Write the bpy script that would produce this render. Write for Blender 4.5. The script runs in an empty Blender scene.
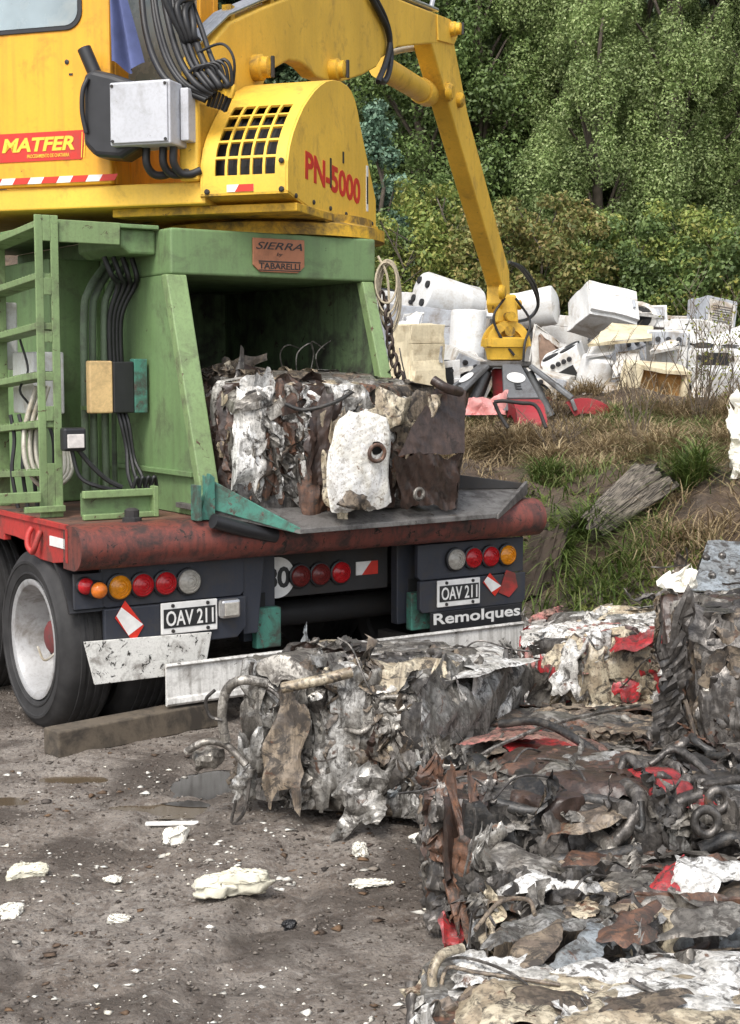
import bpy, math, random
import numpy as np
from mathutils import Vector, Matrix, Euler

random.seed(7)
C = bpy.context.scene.collection
PI = math.pi

# ------------------------------------------------------------------ measuring frame
F = 1477.0
PITCH = math.atan(142 / 1477)
H = 1.7
cp, sp = math.cos(PITCH), math.sin(PITCH)

def ray(u, v):
    a = (u - 370) / F
    b = (512 - v) / F
    return (a, cp + b * sp, -sp + b * cp)

def at(u, v, D):
    r = ray(u, v)
    t = D / r[1]
    return Vector((t * r[0], D, H + t * r[2]))

class Frame:
    """a right-handed frame standing on the ground: origin and a turn about z"""
    def __init__(s, ox, oy, deg):
        s.o = (ox, oy); s.a = math.radians(deg)
        s.ex = (math.cos(s.a), math.sin(s.a)); s.ey = (-math.sin(s.a), math.cos(s.a))
    def w(s, p):
        return Vector((s.o[0] + p[0] * s.ex[0] + p[1] * s.ey[0], s.o[1] + p[0] * s.ex[1] + p[1] * s.ey[1], p[2]))
    def onY(s, u, v, y):
        r = ray(u, v)
        t = (y + s.o[0] * s.ey[0] + s.o[1] * s.ey[1]) / (r[0] * s.ey[0] + r[1] * s.ey[1])
        w = (t * r[0] - s.o[0], t * r[1] - s.o[1])
        return Vector((w[0] * s.ex[0] + w[1] * s.ex[1], y, H + t * r[2]))

T = Frame(-1.266, 6.448, 33.5)       # truck: x along the rear edge, y towards the front of the truck
K = Frame(-0.4046, 7.2, -18.0)       # slewed upper structure: origin under the corner of the engine hood
W = Frame(0, 0, 0)

# ------------------------------------------------------------------ things and meshes
OFF = {}

def thing(name, label, cat, frame=W, base=(0, 0, 0), group=None, rot=None, kind=None):
    o = bpy.data.objects.new(name, None)
    C.objects.link(o)
    o.empty_display_size = 0.2
    o.location = frame.w(base)
    o.rotation_euler = rot if rot is not None else (0, 0, frame.a)
    o['label'] = label; o['category'] = cat
    if group: o['group'] = group
    if kind: o['kind'] = kind
    OFF[o.name] = Vector(base) if rot is None else Vector((0, 0, 0))
    return o

def tag(o, label, cat, group=None, kind=None):
    o['label'] = label; o['category'] = cat
    if group: o['group'] = group
    if kind: o['kind'] = kind
    return o

def link_mesh(name, V, Fc, mat, parent=None, smooth=None, bevel=0, seg=2, label=None, mats=None, midx=None, origin=None):
    V = np.asarray(V, dtype=np.float32).reshape(-1, 3)
    if parent is not None:
        V = V - np.array(OFF[parent.name], dtype=np.float32)
    elif origin is not None:
        V = V - np.array(origin, dtype=np.float32)
    me = bpy.data.meshes.new(name)
    if isinstance(Fc, np.ndarray):
        n, k = Fc.shape
        me.vertices.add(len(V)); me.vertices.foreach_set('co', V.ravel())
        me.loops.add(n * k); me.loops.foreach_set('vertex_index', Fc.astype(np.int32).ravel())
        me.polygons.add(n)
        me.polygons.foreach_set('loop_start', np.arange(0, n * k, k, dtype=np.int32))
        me.polygons.foreach_set('loop_total', np.full(n, k, dtype=np.int32))
        me.update(calc_edges=True)
    else:
        me.from_pydata([tuple(p) for p in V], [], Fc)
        me.update()
    if mats:
        for m in mats: me.materials.append(m)
        if midx is not None: me.polygons.foreach_set('material_index', np.asarray(midx, dtype=np.int32))
    else:
        me.materials.append(mat)
    if smooth is not None:
        me.polygons.foreach_set('use_smooth', np.ones(len(me.polygons), dtype=bool))
        if smooth < 179: me.set_sharp_from_angle(angle=math.radians(smooth))
    o = bpy.data.objects.new(name, me)
    C.objects.link(o)
    if parent is not None:
        o.parent = parent
        OFF[o.name] = OFF[parent.name]
    elif origin is not None:
        o.location = origin
    if bevel:
        b = o.modifiers.new('bevel', 'BEVEL')
        b.width = bevel; b.segments = seg; b.limit_method = 'ANGLE'; b.angle_limit = math.radians(35)
        b.harden_normals = False
    if label: o['label'] = label
    return o

class MB:
    def __init__(s): s.v = []; s.f = []
    def raw(s, V, Fc):
        n = len(s.v)
        s.v += [tuple(p) for p in V]
        s.f += [tuple(i + n for i in f) for f in Fc]
        return s
    def box(s, x0, x1, y0, y1, z0, z1):
        return s.raw([(x0, y0, z0), (x1, y0, z0), (x1, y1, z0), (x0, y1, z0), (x0, y0, z1), (x1, y0, z1), (x1, y1, z1), (x0, y1, z1)],
                     [(0, 3, 2, 1), (4, 5, 6, 7), (0, 1, 5, 4), (1, 2, 6, 5), (2, 3, 7, 6), (3, 0, 4, 7)])
    def obox(s, c, size, R=None):
        hx, hy, hz = size[0] / 2, size[1] / 2, size[2] / 2
        P = [Vector(p) for p in [(-hx, -hy, -hz), (hx, -hy, -hz), (hx, hy, -hz), (-hx, hy, -hz), (-hx, -hy, hz), (hx, -hy, hz), (hx, hy, hz), (-hx, hy, hz)]]
        M = R if R is not None else Matrix.Identity(3)
        return s.raw([(M @ p) + Vector(c) for p in P], [(0, 3, 2, 1), (4, 5, 6, 7), (0, 1, 5, 4), (1, 2, 6, 5), (2, 3, 7, 6), (3, 0, 4, 7)])
    def prism(s, pts, axis, a, b):
        """pts: polygon in the two remaining axes (in order), extruded from a to b along axis"""
        n = len(pts)
        def mk(p, c):
            if axis == 'x': return (c, p[0], p[1])
            if axis == 'y': return (p[0], c, p[1])
            return (p[0], p[1], c)
        V = [mk(p, a) for p in pts] + [mk(p, b) for p in pts]
        Fc = [tuple(range(n))[::-1], tuple(range(n, 2 * n))] + [(i, (i + 1) % n, n + (i + 1) % n, n + i) for i in range(n)]
        return s.raw(V, Fc)
    def hull8(s, A, B):
        """two quads (4 pts each) joined"""
        return s.raw(list(A) + list(B), [(3, 2, 1, 0), (4, 5, 6, 7), (0, 1, 5, 4), (1, 2, 6, 5), (2, 3, 7, 6), (3, 0, 4, 7)])
    def tube(s, path, r, seg=8, caps=True):
        P = [Vector(p) for p in path]
        n = len(P)
        rs = r if isinstance(r, (list, tuple)) else [r] * n
        up = None
        rings = []
        for i in range(n):
            d = (P[min(i + 1, n - 1)] - P[max(i - 1, 0)])
            if d.length < 1e-9: d = Vector((0, 0, 1))
            d.normalize()
            if up is None:
                up = d.orthogonal().normalized()
            else:
                up = (up - d * up.dot(d))
                up = up.normalized() if up.length > 1e-6 else d.orthogonal().normalized()
            sd = d.cross(up)
            rings.append([P[i] + (up * math.cos(2 * PI * k / seg) + sd * math.sin(2 * PI * k / seg)) * rs[i] for k in range(seg)])
        V = [p for ring in rings for p in ring]
        Fc = []
        for i in range(n - 1):
            for k in range(seg):
                a = i * seg + k; b = i * seg + (k + 1) % seg
                Fc.append((a, b, b + seg, a + seg))
        if caps:
            Fc.append(tuple(range(seg))[::-1]); Fc.append(tuple(range((n - 1) * seg, n * seg)))
        return s.raw(V, Fc)
    def lathe(s, prof, o, axis, seg=32, close=False):
        """prof: (radius, height along axis) list"""
        ax = Vector(axis).normalized(); u = ax.orthogonal().normalized(); w = ax.cross(u); o = Vector(o)
        V = []
        for r, h in prof:
            for k in range(seg):
                a = 2 * PI * k / seg
                V.append(o + ax * h + (u * math.cos(a) + w * math.sin(a)) * max(r, 1e-4))
        Fc = []
        m = len(prof)
        for i in range(m - 1 if not close else m):
            j = (i + 1) % m
            for k in range(seg):
                k2 = (k + 1) % seg
                Fc.append((i * seg + k, i * seg + k2, j * seg + k2, j * seg + k))
        if not close:
            Fc.append(tuple(range(seg))[::-1]); Fc.append(tuple(range((m - 1) * seg, m * seg)))
        return s.raw(V, Fc)
    def build(s, name, mat, parent=None, bevel=0, smooth=None, label=None, seg=2, origin=None):
        return link_mesh(name, s.v, s.f, mat, parent, smooth, bevel, seg, label, origin=origin)

def smooth_path(pts, n=6):
    """Catmull-Rom through pts"""
    P = [Vector(p) for p in pts]
    if len(P) < 3: return P
    out = []
    Q = [P[0] * 2 - P[1]] + P + [P[-1] * 2 - P[-2]]
    for i in range(1, len(Q) - 2):
        p0, p1, p2, p3 = Q[i - 1], Q[i], Q[i + 1], Q[i + 2]
        for k in range(n):
            t = k / n
            out.append(0.5 * ((2 * p1) + (p2 - p0) * t + (2 * p0 - 5 * p1 + 4 * p2 - p3) * t * t + (3 * p1 - p0 - 3 * p2 + p3) * t ** 3))
    out.append(P[-1])
    return out

def text_part(name, body, mat, parent, org, xdir, ydir, width, height=None, shear=0, bold=0.0, depth=0.002, font_spacing=1.0, label=None):
    """lettering as a thin raised mesh; org = lower left corner in the parent's frame"""
    cu = bpy.data.curves.new('lettering', 'FONT')
    cu.body = body; cu.size = 1; cu.extrude = 0.01; cu.offset = bold; cu.shear = shear
    cu.space_character = font_spacing; cu.resolution_u = 3
    tmp = bpy.data.objects.new('lettering', cu)
    C.objects.link(tmp)
    dg = bpy.context.evaluated_depsgraph_get()
    me = bpy.data.meshes.new_from_object(tmp.evaluated_get(dg))
    bpy.data.objects.remove(tmp)
    n = len(me.vertices)
    co = np.zeros(n * 3, dtype=np.float32); me.vertices.foreach_get('co', co); co = co.reshape(-1, 3)
    mn, mx = co.min(0), co.max(0)
    s = (co - mn) / (mx - mn)
    if height is None: height = width * (mx[1] - mn[1]) / (mx[0] - mn[0])
    xd = Vector(xdir).normalized(); yd = Vector(ydir).normalized(); nd = xd.cross(yd)
    V = np.array(org)[None, :] + s[:, :1] * width * np.array(xd)[None] + s[:, 1:2] * height * np.array(yd)[None] + (s[:, 2:3] * depth) * np.array(nd)[None]
    V = V - np.array(OFF[parent.name])[None]
    me.vertices.foreach_set('co', V.astype(np.float32).ravel())
    me.materials.clear(); me.materials.append(mat)
    me.update()
    o = bpy.data.objects.new(name, me)
    C.objects.link(o); o.parent = parent; OFF[o.name] = OFF[parent.name]
    if label: o['label'] = label
    return o

# ------------------------------------------------------------------ materials
def new_mat(name):
    m = bpy.data.materials.new(name); m.use_nodes = True
    nt = m.node_tree; b = nt.nodes['Principled BSDF']
    return m, nt, b

def N(nt, t, **kw):
    n = nt.nodes.new(t)
    for k, v in kw.items():
        if k in n.inputs: n.inputs[k].default_value = v
        else: setattr(n, k, v)
    return n

def noise(nt, vec, scale, detail=6, rough=0.55, dist=0.0):
    n = N(nt, 'ShaderNodeTexNoise'); n.inputs['Scale'].default_value = scale
    n.inputs['Detail'].default_value = detail; n.inputs['Roughness'].default_value = rough; n.inputs['Distortion'].default_value = dist
    nt.links.new(vec, n.inputs['Vector'])
    return n.outputs['Fac']

def ramp(nt, fac, lo, hi, a=0.0, b=1.0):
    r = N(nt, 'ShaderNodeMapRange'); r.inputs['From Min'].default_value = lo; r.inputs['From Max'].default_value = hi
    r.inputs['To Min'].default_value = a; r.inputs['To Max'].default_value = b; r.clamp = True
    nt.links.new(fac, r.inputs['Value'])
    return r.outputs['Result']

def mixc(nt, fac, a, b):
    m = N(nt, 'ShaderNodeMix'); m.data_type = 'RGBA'
    for i, x in ((6, a), (7, b)):
        if hasattr(x, 'node'): nt.links.new(x, m.inputs[i])
        else: m.inputs[i].default_value = (*x, 1)
    if hasattr(fac, 'node'): nt.links.new(fac, m.inputs[0])
    else: m.inputs[0].default_value = fac
    return m.outputs[2]

def math_node(nt, op, a, b=None):
    m = N(nt, 'ShaderNodeMath'); m.operation = op
    for i, x in ((0, a), (1, b)):
        if x is None: continue
        if hasattr(x, 'node'): nt.links.new(x, m.inputs[i])
        else: m.inputs[i].default_value = x
    return m.outputs[0]

def objvec(nt, scale=(1, 1, 1)):
    tc = N(nt, 'ShaderNodeTexCoord')
    if scale == (1, 1, 1): return tc.outputs['Object']
    mp = N(nt, 'ShaderNodeMapping'); mp.inputs['Scale'].default_value = scale
    nt.links.new(tc.outputs['Object'], mp.inputs['Vector'])
    return mp.outputs['Vector']

def paint(name, base, rough=0.45, dirt=0.35, dirtcol=(0.05, 0.042, 0.035), chips=0.1, chipcol=(0.10, 0.045, 0.025),
          metal=0.0, fade=0.12, streak=0.0, scale=1.0, bump=0.15, spec=0.5, vary=0.0, fine=0.25):
    """worn, dirty paint: faded tone, grime, vertical dirt runs, chipped patches showing rust"""
    m, nt, b = new_mat(name)
    v = objvec(nt)
    n0 = noise(nt, v, 1.7 * scale, 4)
    c = mixc(nt, ramp(nt, n0, 0.35, 0.65), tuple(x * (1 - fade) for x in base), tuple(min(1, x * (1 + fade) + 0.02 * fade) for x in base))
    nd = noise(nt, v, 5.5 * scale, 9, 0.68, 0.4)
    fd = ramp(nt, nd, 0.565 - 0.22 * dirt, 0.70 - 0.18 * dirt, 0, min(0.93, 0.45 + dirt))
    c = mixc(nt, fd, c, dirtcol)
    nf = noise(nt, v, 60 * scale, 5, 0.7)
    c = mixc(nt, ramp(nt, nf, 0.47, 0.66, 0, fine), c, dirtcol)
    if streak:
        vs = objvec(nt, (26 * scale, 26 * scale, 1.3 * scale))
        ns = noise(nt, vs, 1.0, 5, 0.6)
        c = mixc(nt, ramp(nt, ns, 0.47, 0.64, 0, streak), c, dirtcol)
    nr = noise(nt, v, 13 * scale, 10, 0.72, 0.8)
    lo = 0.67 - 0.24 * chips
    fr = ramp(nt, nr, lo, lo + 0.035)
    cc = mixc(nt, ramp(nt, noise(nt, v, 40 * scale, 6), 0.35, 0.65), chipcol, tuple(x * 0.35 for x in chipcol))
    c = mixc(nt, fr, c, cc)
    if vary:
        oi = N(nt, 'ShaderNodeObjectInfo')
        hs = N(nt, 'ShaderNodeHueSaturation')
        nt.links.new(ramp(nt, oi.outputs['Random'], 0, 1, 1 - vary, 1 + vary), hs.inputs['Value'])
        nt.links.new(c, hs.inputs['Color']); c = hs.outputs['Color']
    nt.links.new(c, b.inputs['Base Color'])
    rr = ramp(nt, nd, 0.3, 0.75, rough, min(1, rough + 0.35))
    rr = math_node(nt, 'MAXIMUM', rr, math_node(nt, 'MULTIPLY', fr, 0.85))
    nt.links.new(rr, b.inputs['Roughness'])
    if metal:
        mm = math_node(nt, 'MULTIPLY', math_node(nt, 'SUBTRACT', 1.0, math_node(nt, 'MAXIMUM', fd, fr)), metal)
        nt.links.new(mm, b.inputs['Metallic'])
    b.inputs['Specular IOR Level'].default_value = spec
    if bump:
        bp = N(nt, 'ShaderNodeBump'); bp.inputs['Strength'].default_value = bump; bp.inputs['Distance'].default_value = 0.004
        h = math_node(nt, 'SUBTRACT', noise(nt, v, 45 * scale, 6, 0.65), fr)
        nt.links.new(h, bp.inputs['Height']); nt.links.new(bp.outputs['Normal'], b.inputs['Normal'])
    return m

def plain(name, col, rough=0.5, metal=0.0, emit=None, trans=0, alpha=None, var=0.25, scale=20, bump=0.0):
    m, nt, b = new_mat(name)
    v = objvec(nt)
    c = mixc(nt, ramp(nt, noise(nt, v, scale, 6, 0.6), 0.3, 0.7), tuple(x * (1 - var) for x in col), tuple(min(1, x * (1 + var)) for x in col))
    nt.links.new(c, b.inputs['Base Color'])
    b.inputs['Roughness'].default_value = rough; b.inputs['Metallic'].default_value = metal
    if trans: b.inputs['Transmission Weight'].default_value = trans
    if bump:
        bp = N(nt, 'ShaderNodeBump'); bp.inputs['Strength'].default_value = bump; bp.inputs['Distance'].default_value = 0.005
        nt.links.new(noise(nt, v, scale * 3, 5), bp.inputs['Height']); nt.links.new(bp.outputs['Normal'], b.inputs['Normal'])
    return m

M = {}
M['cab_yellow'] = paint('cab_yellow_paint', (0.77, 0.36, 0.018), 0.38, 0.10, (0.28, 0.14, 0.03), 0.0, streak=0.22, fine=0.12, bump=0.05)
M['yellow'] = paint('yellow_paint', (0.78, 0.475, 0.05), 0.4, 0.1, (0.30, 0.17, 0.04), 0.03, (0.10, 0.05, 0.03), streak=0.10, fine=0.15, bump=0.08)
M['yellow_dark'] = paint('yellow_worn_paint', (0.66, 0.38, 0.02), 0.5, 0.42, (0.10, 0.07, 0.03), 0.16, streak=0.15)
M['green'] = paint('green_press_paint', (0.150, 0.245, 0.100), 0.42, 0.22, (0.085, 0.10, 0.055), 0.07, (0.09, 0.06, 0.04), streak=0.25, fine=0.2, bump=0.1)
M['green_light'] = paint('pale_green_paint', (0.195, 0.285, 0.120), 0.42, 0.24, (0.08, 0.08, 0.05), 0.25, (0.10, 0.055, 0.035), streak=0.2, scale=1.3)
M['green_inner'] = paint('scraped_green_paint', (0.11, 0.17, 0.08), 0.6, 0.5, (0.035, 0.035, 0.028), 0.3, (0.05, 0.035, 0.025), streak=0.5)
M['teal'] = paint('teal_paint', (0.055, 0.20, 0.15), 0.5, 0.5, (0.05, 0.05, 0.04), 0.42, (0.13, 0.11, 0.09), scale=1.4)
M['bumper'] = paint('worn_red_tube_paint', (0.17, 0.042, 0.030), 0.42, 0.45, (0.030, 0.022, 0.02), 0.36, (0.035, 0.026, 0.022), scale=1.5, streak=0.55, bump=0.25)
M['red'] = paint('red_paint', (0.42, 0.03, 0.025), 0.45, 0.3, (0.08, 0.04, 0.03), 0.12)
M['red_claw'] = paint('red_claw_paint', (0.30, 0.016, 0.024), 0.45, 0.3, (0.09, 0.04, 0.03), 0.14)
M['hub_red'] = paint('dusty_red_hub', (0.15, 0.022, 0.022), 0.6, 0.4, (0.06, 0.045, 0.04), 0.15)
M['deck'] = paint('rusty_deck', (0.16, 0.075, 0.05), 0.55, 0.6, (0.05, 0.035, 0.03), 0.3, (0.12, 0.06, 0.035))
M['navy'] = paint('dark_navy_paint', (0.026, 0.030, 0.042), 0.4, 0.3, (0.05, 0.045, 0.04), 0.08, streak=0.2)
M['dark_steel'] = paint('dark_steel', (0.020, 0.019, 0.019), 0.6, 0.5, (0.035, 0.03, 0.026), 0.2, (0.05, 0.03, 0.02))
M['plate_steel'] = paint('scuffed_plate_steel', (0.20, 0.19, 0.18), 0.4, 0.55, (0.045, 0.04, 0.036), 0.28, (0.07, 0.05, 0.035), metal=0.5, scale=1.5)
M['white_board'] = paint('dirty_white_board', (0.62, 0.61, 0.58), 0.5, 0.22, (0.16, 0.145, 0.125), 0.22, (0.06, 0.05, 0.045), streak=0.45, scale=1.6)
M['white_flap'] = paint('spattered_white_flap', (0.66, 0.65, 0.61), 0.5, 0.3, (0.14, 0.12, 0.10), 0.42, (0.04, 0.035, 0.03), scale=1.9)
M['rubber'] = plain('tyre_rubber', (0.022, 0.021, 0.021), 0.75, var=0.5, scale=9, bump=0.2)
M['black'] = plain('black_plastic', (0.018, 0.018, 0.020), 0.42, var=0.3, scale=8)
M['hose'] = plain('black_hose_rubber', (0.016, 0.016, 0.017), 0.5, var=0.4, scale=12)
M['grey_conduit'] = paint('green_grey_conduit', (0.10, 0.14, 0.085), 0.5, 0.3, (0.05, 0.05, 0.045), 0.02)
M['rim'] = paint('silver_rim_paint', (0.40, 0.40, 0.40), 0.35, 0.35, (0.13, 0.11, 0.09), 0.1, metal=0.3)
M['box_grey'] = paint('grey_box_paint', (0.50, 0.51, 0.54), 0.45, 0.1, (0.25, 0.24, 0.23), 0.03, bump=0.04)
M['cream'] = paint('cream_box', (0.68, 0.47, 0.22), 0.5, 0.15, (0.3, 0.2, 0.1), 0.03)
M['white'] = paint('white_enamel', (0.66, 0.66, 0.645), 0.35, 0.2, (0.34, 0.28, 0.20), 0.05, (0.16, 0.07, 0.03), vary=0.12, streak=0.12, bump=0.05)
M['white_dirty'] = paint('stained_white_enamel', (0.58, 0.57, 0.535), 0.4, 0.4, (0.26, 0.19, 0.12), 0.16, (0.17, 0.075, 0.03), vary=0.12, streak=0.25)
M['cream_enamel'] = paint('cream_enamel', (0.66, 0.58, 0.40), 0.42, 0.25, (0.30, 0.22, 0.12), 0.08, (0.15, 0.07, 0.03), streak=0.2)
M['grey_enamel'] = paint('grey_back_panel', (0.36, 0.38, 0.41), 0.5, 0.3, (0.18, 0.15, 0.12), 0.12)
M['insulation'] = plain('ochre_insulation', (0.33, 0.18, 0.06), 0.95, var=0.5, scale=14, bump=0.8)
M['brown_board'] = plain('brown_board', (0.20, 0.13, 0.09), 0.9, var=0.4, scale=9, bump=0.3)
M['dark_hole'] = plain('dark_interior', (0.012, 0.012, 0.012), 0.8)  # near-black colour stands in for the shade inside holes and slots
M['glass'] = plain('dark_cab_glass', (0.10, 0.13, 0.15), 0.08, var=0.35, scale=2.5)
M['window_glass'] = paint('dusty_cab_glass', (0.22, 0.27, 0.29), 0.12, 0.3, (0.32, 0.35, 0.34), 0.0, fine=0.1, bump=0, fade=0.4)
M['sign_red'] = paint('red_sticker', (0.50, 0.022, 0.012), 0.4, 0.12, (0.35, 0.06, 0.04), 0.02, bump=0)
M['sign_yellow'] = plain('yellow_lettering', (0.85, 0.55, 0.05), 0.45, var=0.08)
M['letter_red'] = plain('red_lettering', (0.58, 0.03, 0.015), 0.45, var=0.12)
M['letter_white'] = plain('white_lettering', (0.72, 0.71, 0.68), 0.5, var=0.12)
M['letter_black'] = plain('black_lettering', (0.02, 0.02, 0.02), 0.5)
M['sticker_white'] = plain('white_sticker', (0.74, 0.73, 0.70), 0.4, var=0.12)
M['lens_red'] = plain('red_lens', (0.40, 0.012, 0.016), 0.22, var=0.25, scale=60)
M['lens_dull'] = plain('dull_red_lens', (0.14, 0.018, 0.016), 0.35, var=0.3, scale=60)
M['lens_amber'] = plain('amber_lens', (0.62, 0.23, 0.01), 0.22, var=0.2, scale=60)
M['lens_orange'] = plain('orange_lens', (0.62, 0.16, 0.02), 0.22, var=0.2, scale=60)
M['lens_clear'] = plain('clouded_clear_lens', (0.36, 0.34, 0.30), 0.25, var=0.3, scale=50)
M['lamp_glass'] = plain('work_lamp_glass', (0.62, 0.58, 0.55), 0.15, var=0.2, scale=30)
M['chrome'] = plain('bright_steel', (0.62, 0.61, 0.60), 0.28, 0.85, var=0.15)
M['pipe_steel'] = paint('painted_steel_pipe', (0.50, 0.47, 0.40), 0.4, 0.3, (0.2, 0.16, 0.1), 0.08, metal=0.4)
M['badge'] = paint('copper_badge', (0.42, 0.17, 0.085), 0.5, 0.3, (0.20, 0.09, 0.05), 0.06, bump=0.05)
M['cloth_blue'] = plain('blue_cloth', (0.085, 0.105, 0.23), 0.9, var=0.25, scale=7)
M['pink'] = plain('faded_pink_plastic', (0.62, 0.27, 0.25), 0.6, var=0.25, scale=9)
M['rope'] = plain('pale_rope', (0.42, 0.36, 0.26), 0.9, var=0.3, scale=60)
M['timber'] = paint('weathered_timber', (0.125, 0.10, 0.072), 0.8, 0.5, (0.04, 0.033, 0.026), 0.1, (0.05, 0.035, 0.025), bump=0.4)
M['chain'] = plain('rusty_chain', (0.05, 0.035, 0.028), 0.6, 0.4, var=0.4, scale=40)
M['claw_grey'] = paint('claw_guard_steel', (0.17, 0.175, 0.18), 0.42, 0.35, (0.06, 0.055, 0.05), 0.12, metal=0.3)
M['foam'] = plain('cream_foam', (0.64, 0.61, 0.49), 0.95, var=0.15, scale=25, bump=0.5)
M['foam_white'] = plain('white_foam', (0.78, 0.75, 0.66), 0.95, var=0.12, scale=25, bump=0.5)

# scrap metals: torn sheet with patchy tone, grime in sharp-edged patches, rust, and small dents
def scrap_mat(name, base, base2, grime=0.4, rust=0.25, metal=0.0, rough=0.32, grimecol=(0.035, 0.029, 0.024), rustcol=(0.13, 0.06, 0.032), vary=0.25, streak=0.75):
    m, nt, b = new_mat(name)
    v = objvec(nt)
    oi = N(nt, 'ShaderNodeObjectInfo')
    off = N(nt, 'ShaderNodeVectorMath'); off.operation = 'MULTIPLY_ADD'
    nt.links.new(oi.outputs['Random'], off.inputs[0]); off.inputs[1].default_value = (7.3, 3.1, 5.7); nt.links.new(v, off.inputs[2])
    v = off.outputs[0]
    c = mixc(nt, ramp(nt, noise(nt, v, 6, 6, 0.6, 1.2), 0.44, 0.56), base, base2)
    st = N(nt, 'ShaderNodeMapping'); st.inputs['Scale'].default_value = (34, 34, 4); nt.links.new(v, st.inputs['Vector'])
    c = mixc(nt, ramp(nt, noise(nt, st.outputs['Vector'], 1.0, 6, 0.65, 0.6), 0.47, 0.60, 0, streak), c, tuple(x * 0.45 for x in base2))
    g1 = ramp(nt, noise(nt, v, 15, 10, 0.72, 1.0), 0.60 - 0.2 * grime, 0.665 - 0.2 * grime, 0, 0.9)
    c = mixc(nt, g1, c, grimecol)
    c = mixc(nt, ramp(nt, noise(nt, v, 70, 6, 0.7), 0.50, 0.62, 0, 0.55), c, tuple(x * 1.2 for x in grimecol))
    r1 = ramp(nt, noise(nt, v, 9, 10, 0.74, 0.7), 0.66 - 0.2 * rust, 0.70 - 0.2 * rust, 0, 0.92)
    rc = mixc(nt, ramp(nt, noise(nt, v, 38, 6), 0.38, 0.62), rustcol, tuple(x * 0.4 for x in rustcol))
    c = mixc(nt, r1, c, rc)
    hs = N(nt, 'ShaderNodeHueSaturation')
    nt.links.new(ramp(nt, oi.outputs['Random'], 0, 1, 1 - vary, 1 + vary), hs.inputs['Value'])
    nt.links.new(c, hs.inputs['Color'])
    nt.links.new(hs.outputs['Color'], b.inputs['Base Color'])
    cov = math_node(nt, 'MAXIMUM', g1, r1)
    nt.links.new(ramp(nt, cov, 0, 1, rough, 0.72), b.inputs['Roughness'])
    if metal:
        nt.links.new(math_node(nt, 'MULTIPLY', math_node(nt, 'SUBTRACT', 1.0, cov), metal), b.inputs['Metallic'])
    vo = N(nt, 'ShaderNodeTexVoronoi'); vo.inputs['Scale'].default_value = 22; nt.links.new(v, vo.inputs['Vector'])
    h = math_node(nt, 'ADD', math_node(nt, 'MULTIPLY', vo.outputs['Distance'], 0.9), math_node(nt, 'MULTIPLY', noise(nt, v, 50, 6, 0.65), 0.7))
    bp = N(nt, 'ShaderNodeBump'); bp.inputs['Strength'].default_value = 0.35; bp.inputs['Distance'].default_value = 0.010
    nt.links.new(h, bp.inputs['Height']); nt.links.new(bp.outputs['Normal'], b.inputs['Normal'])
    return m
SC = {}
SC['white'] = scrap_mat('scrap_white_enamel', (0.72, 0.71, 0.68), (0.52, 0.50, 0.46), 0.35, 0.3, vary=0.15)
SC['cream'] = scrap_mat('scrap_cream_enamel', (0.56, 0.49, 0.36), (0.36, 0.29, 0.20), 0.4, 0.35)
SC['galv'] = scrap_mat('scrap_galvanised', (0.50, 0.485, 0.455), (0.25, 0.235, 0.21), 0.4, 0.25, 0.5, 0.38)
SC['grey'] = scrap_mat('scrap_grey_metal', (0.38, 0.355, 0.315), (0.165, 0.15, 0.13), 0.42, 0.28, 0.42, 0.38)
SC['dark'] = scrap_mat('scrap_oily_dark_metal', (0.17, 0.155, 0.14), (0.065, 0.058, 0.052), 0.38, 0.22, 0.4, 0.32, (0.022, 0.019, 0.017))
SC['black'] = scrap_mat('scrap_black_rubber', (0.028, 0.027, 0.026), (0.018, 0.017, 0.016), 0.3, 0.1, 0, 0.42, (0.06, 0.052, 0.044), (0.06, 0.045, 0.035))
SC['rust'] = scrap_mat('scrap_rusty_sheet', (0.15, 0.075, 0.045), (0.075, 0.042, 0.03), 0.4, 0.4, 0, 0.5)
SC['brown'] = scrap_mat('scrap_dark_brown_sheet', (0.062, 0.038, 0.029), (0.045, 0.028, 0.022), 0.25, 0.2, 0, 0.36, (0.024, 0.017, 0.014), (0.10, 0.055, 0.035), 0.12)
SC['tan'] = scrap_mat('scrap_muddy_sheet', (0.24, 0.19, 0.135), (0.13, 0.10, 0.075), 0.5, 0.35, 0, 0.5)
SC['red'] = scrap_mat('scrap_red_paint', (0.40, 0.022, 0.028), (0.26, 0.03, 0.03), 0.32, 0.25, 0, 0.32, vary=0.12)
SC['pinkred'] = scrap_mat('scrap_dusty_red_paint', (0.36, 0.14, 0.12), (0.27, 0.16, 0.125), 0.42, 0.3, 0, 0.45)
SC['tank'] = scrap_mat('scrap_tank_enamel', (0.76, 0.75, 0.72), (0.66, 0.64, 0.58), 0.12, 0.26, 0, 0.3, (0.16, 0.12, 0.08), (0.20, 0.10, 0.045), 0.05, 0.12)
SC['bluegrey'] = scrap_mat('scrap_blue_grey_paint', (0.28, 0.31, 0.33), (0.20, 0.21, 0.21), 0.38, 0.3, 0, 0.32)
# ------------------------------------------------------------------ crushed metal
def tri(x):
    return 4 * np.abs(x - np.floor(x + 0.5)) - 1

def unit(rng):
    a = rng.normal(size=3)
    return a / np.linalg.norm(a)

def crumple(P, rng, amp, f0, n=6, gain=0.62, lac=1.75, stretch=(1, 1, 1), dirw=(1, 1, 1), sharp=0.85):
    Q = P.copy()
    st = np.array(stretch); dw = np.array(dirw)
    for k in range(n):
        a = unit(rng) * st
        d = unit(rng) * dw
        ph = Q @ a * (f0 * lac ** k) + rng.random()
        w = tri(ph) if rng.random() < sharp else np.sin(2 * PI * ph)
        Q = Q + d[None] * (amp * gain ** k) * w[:, None]
    return Q

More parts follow.
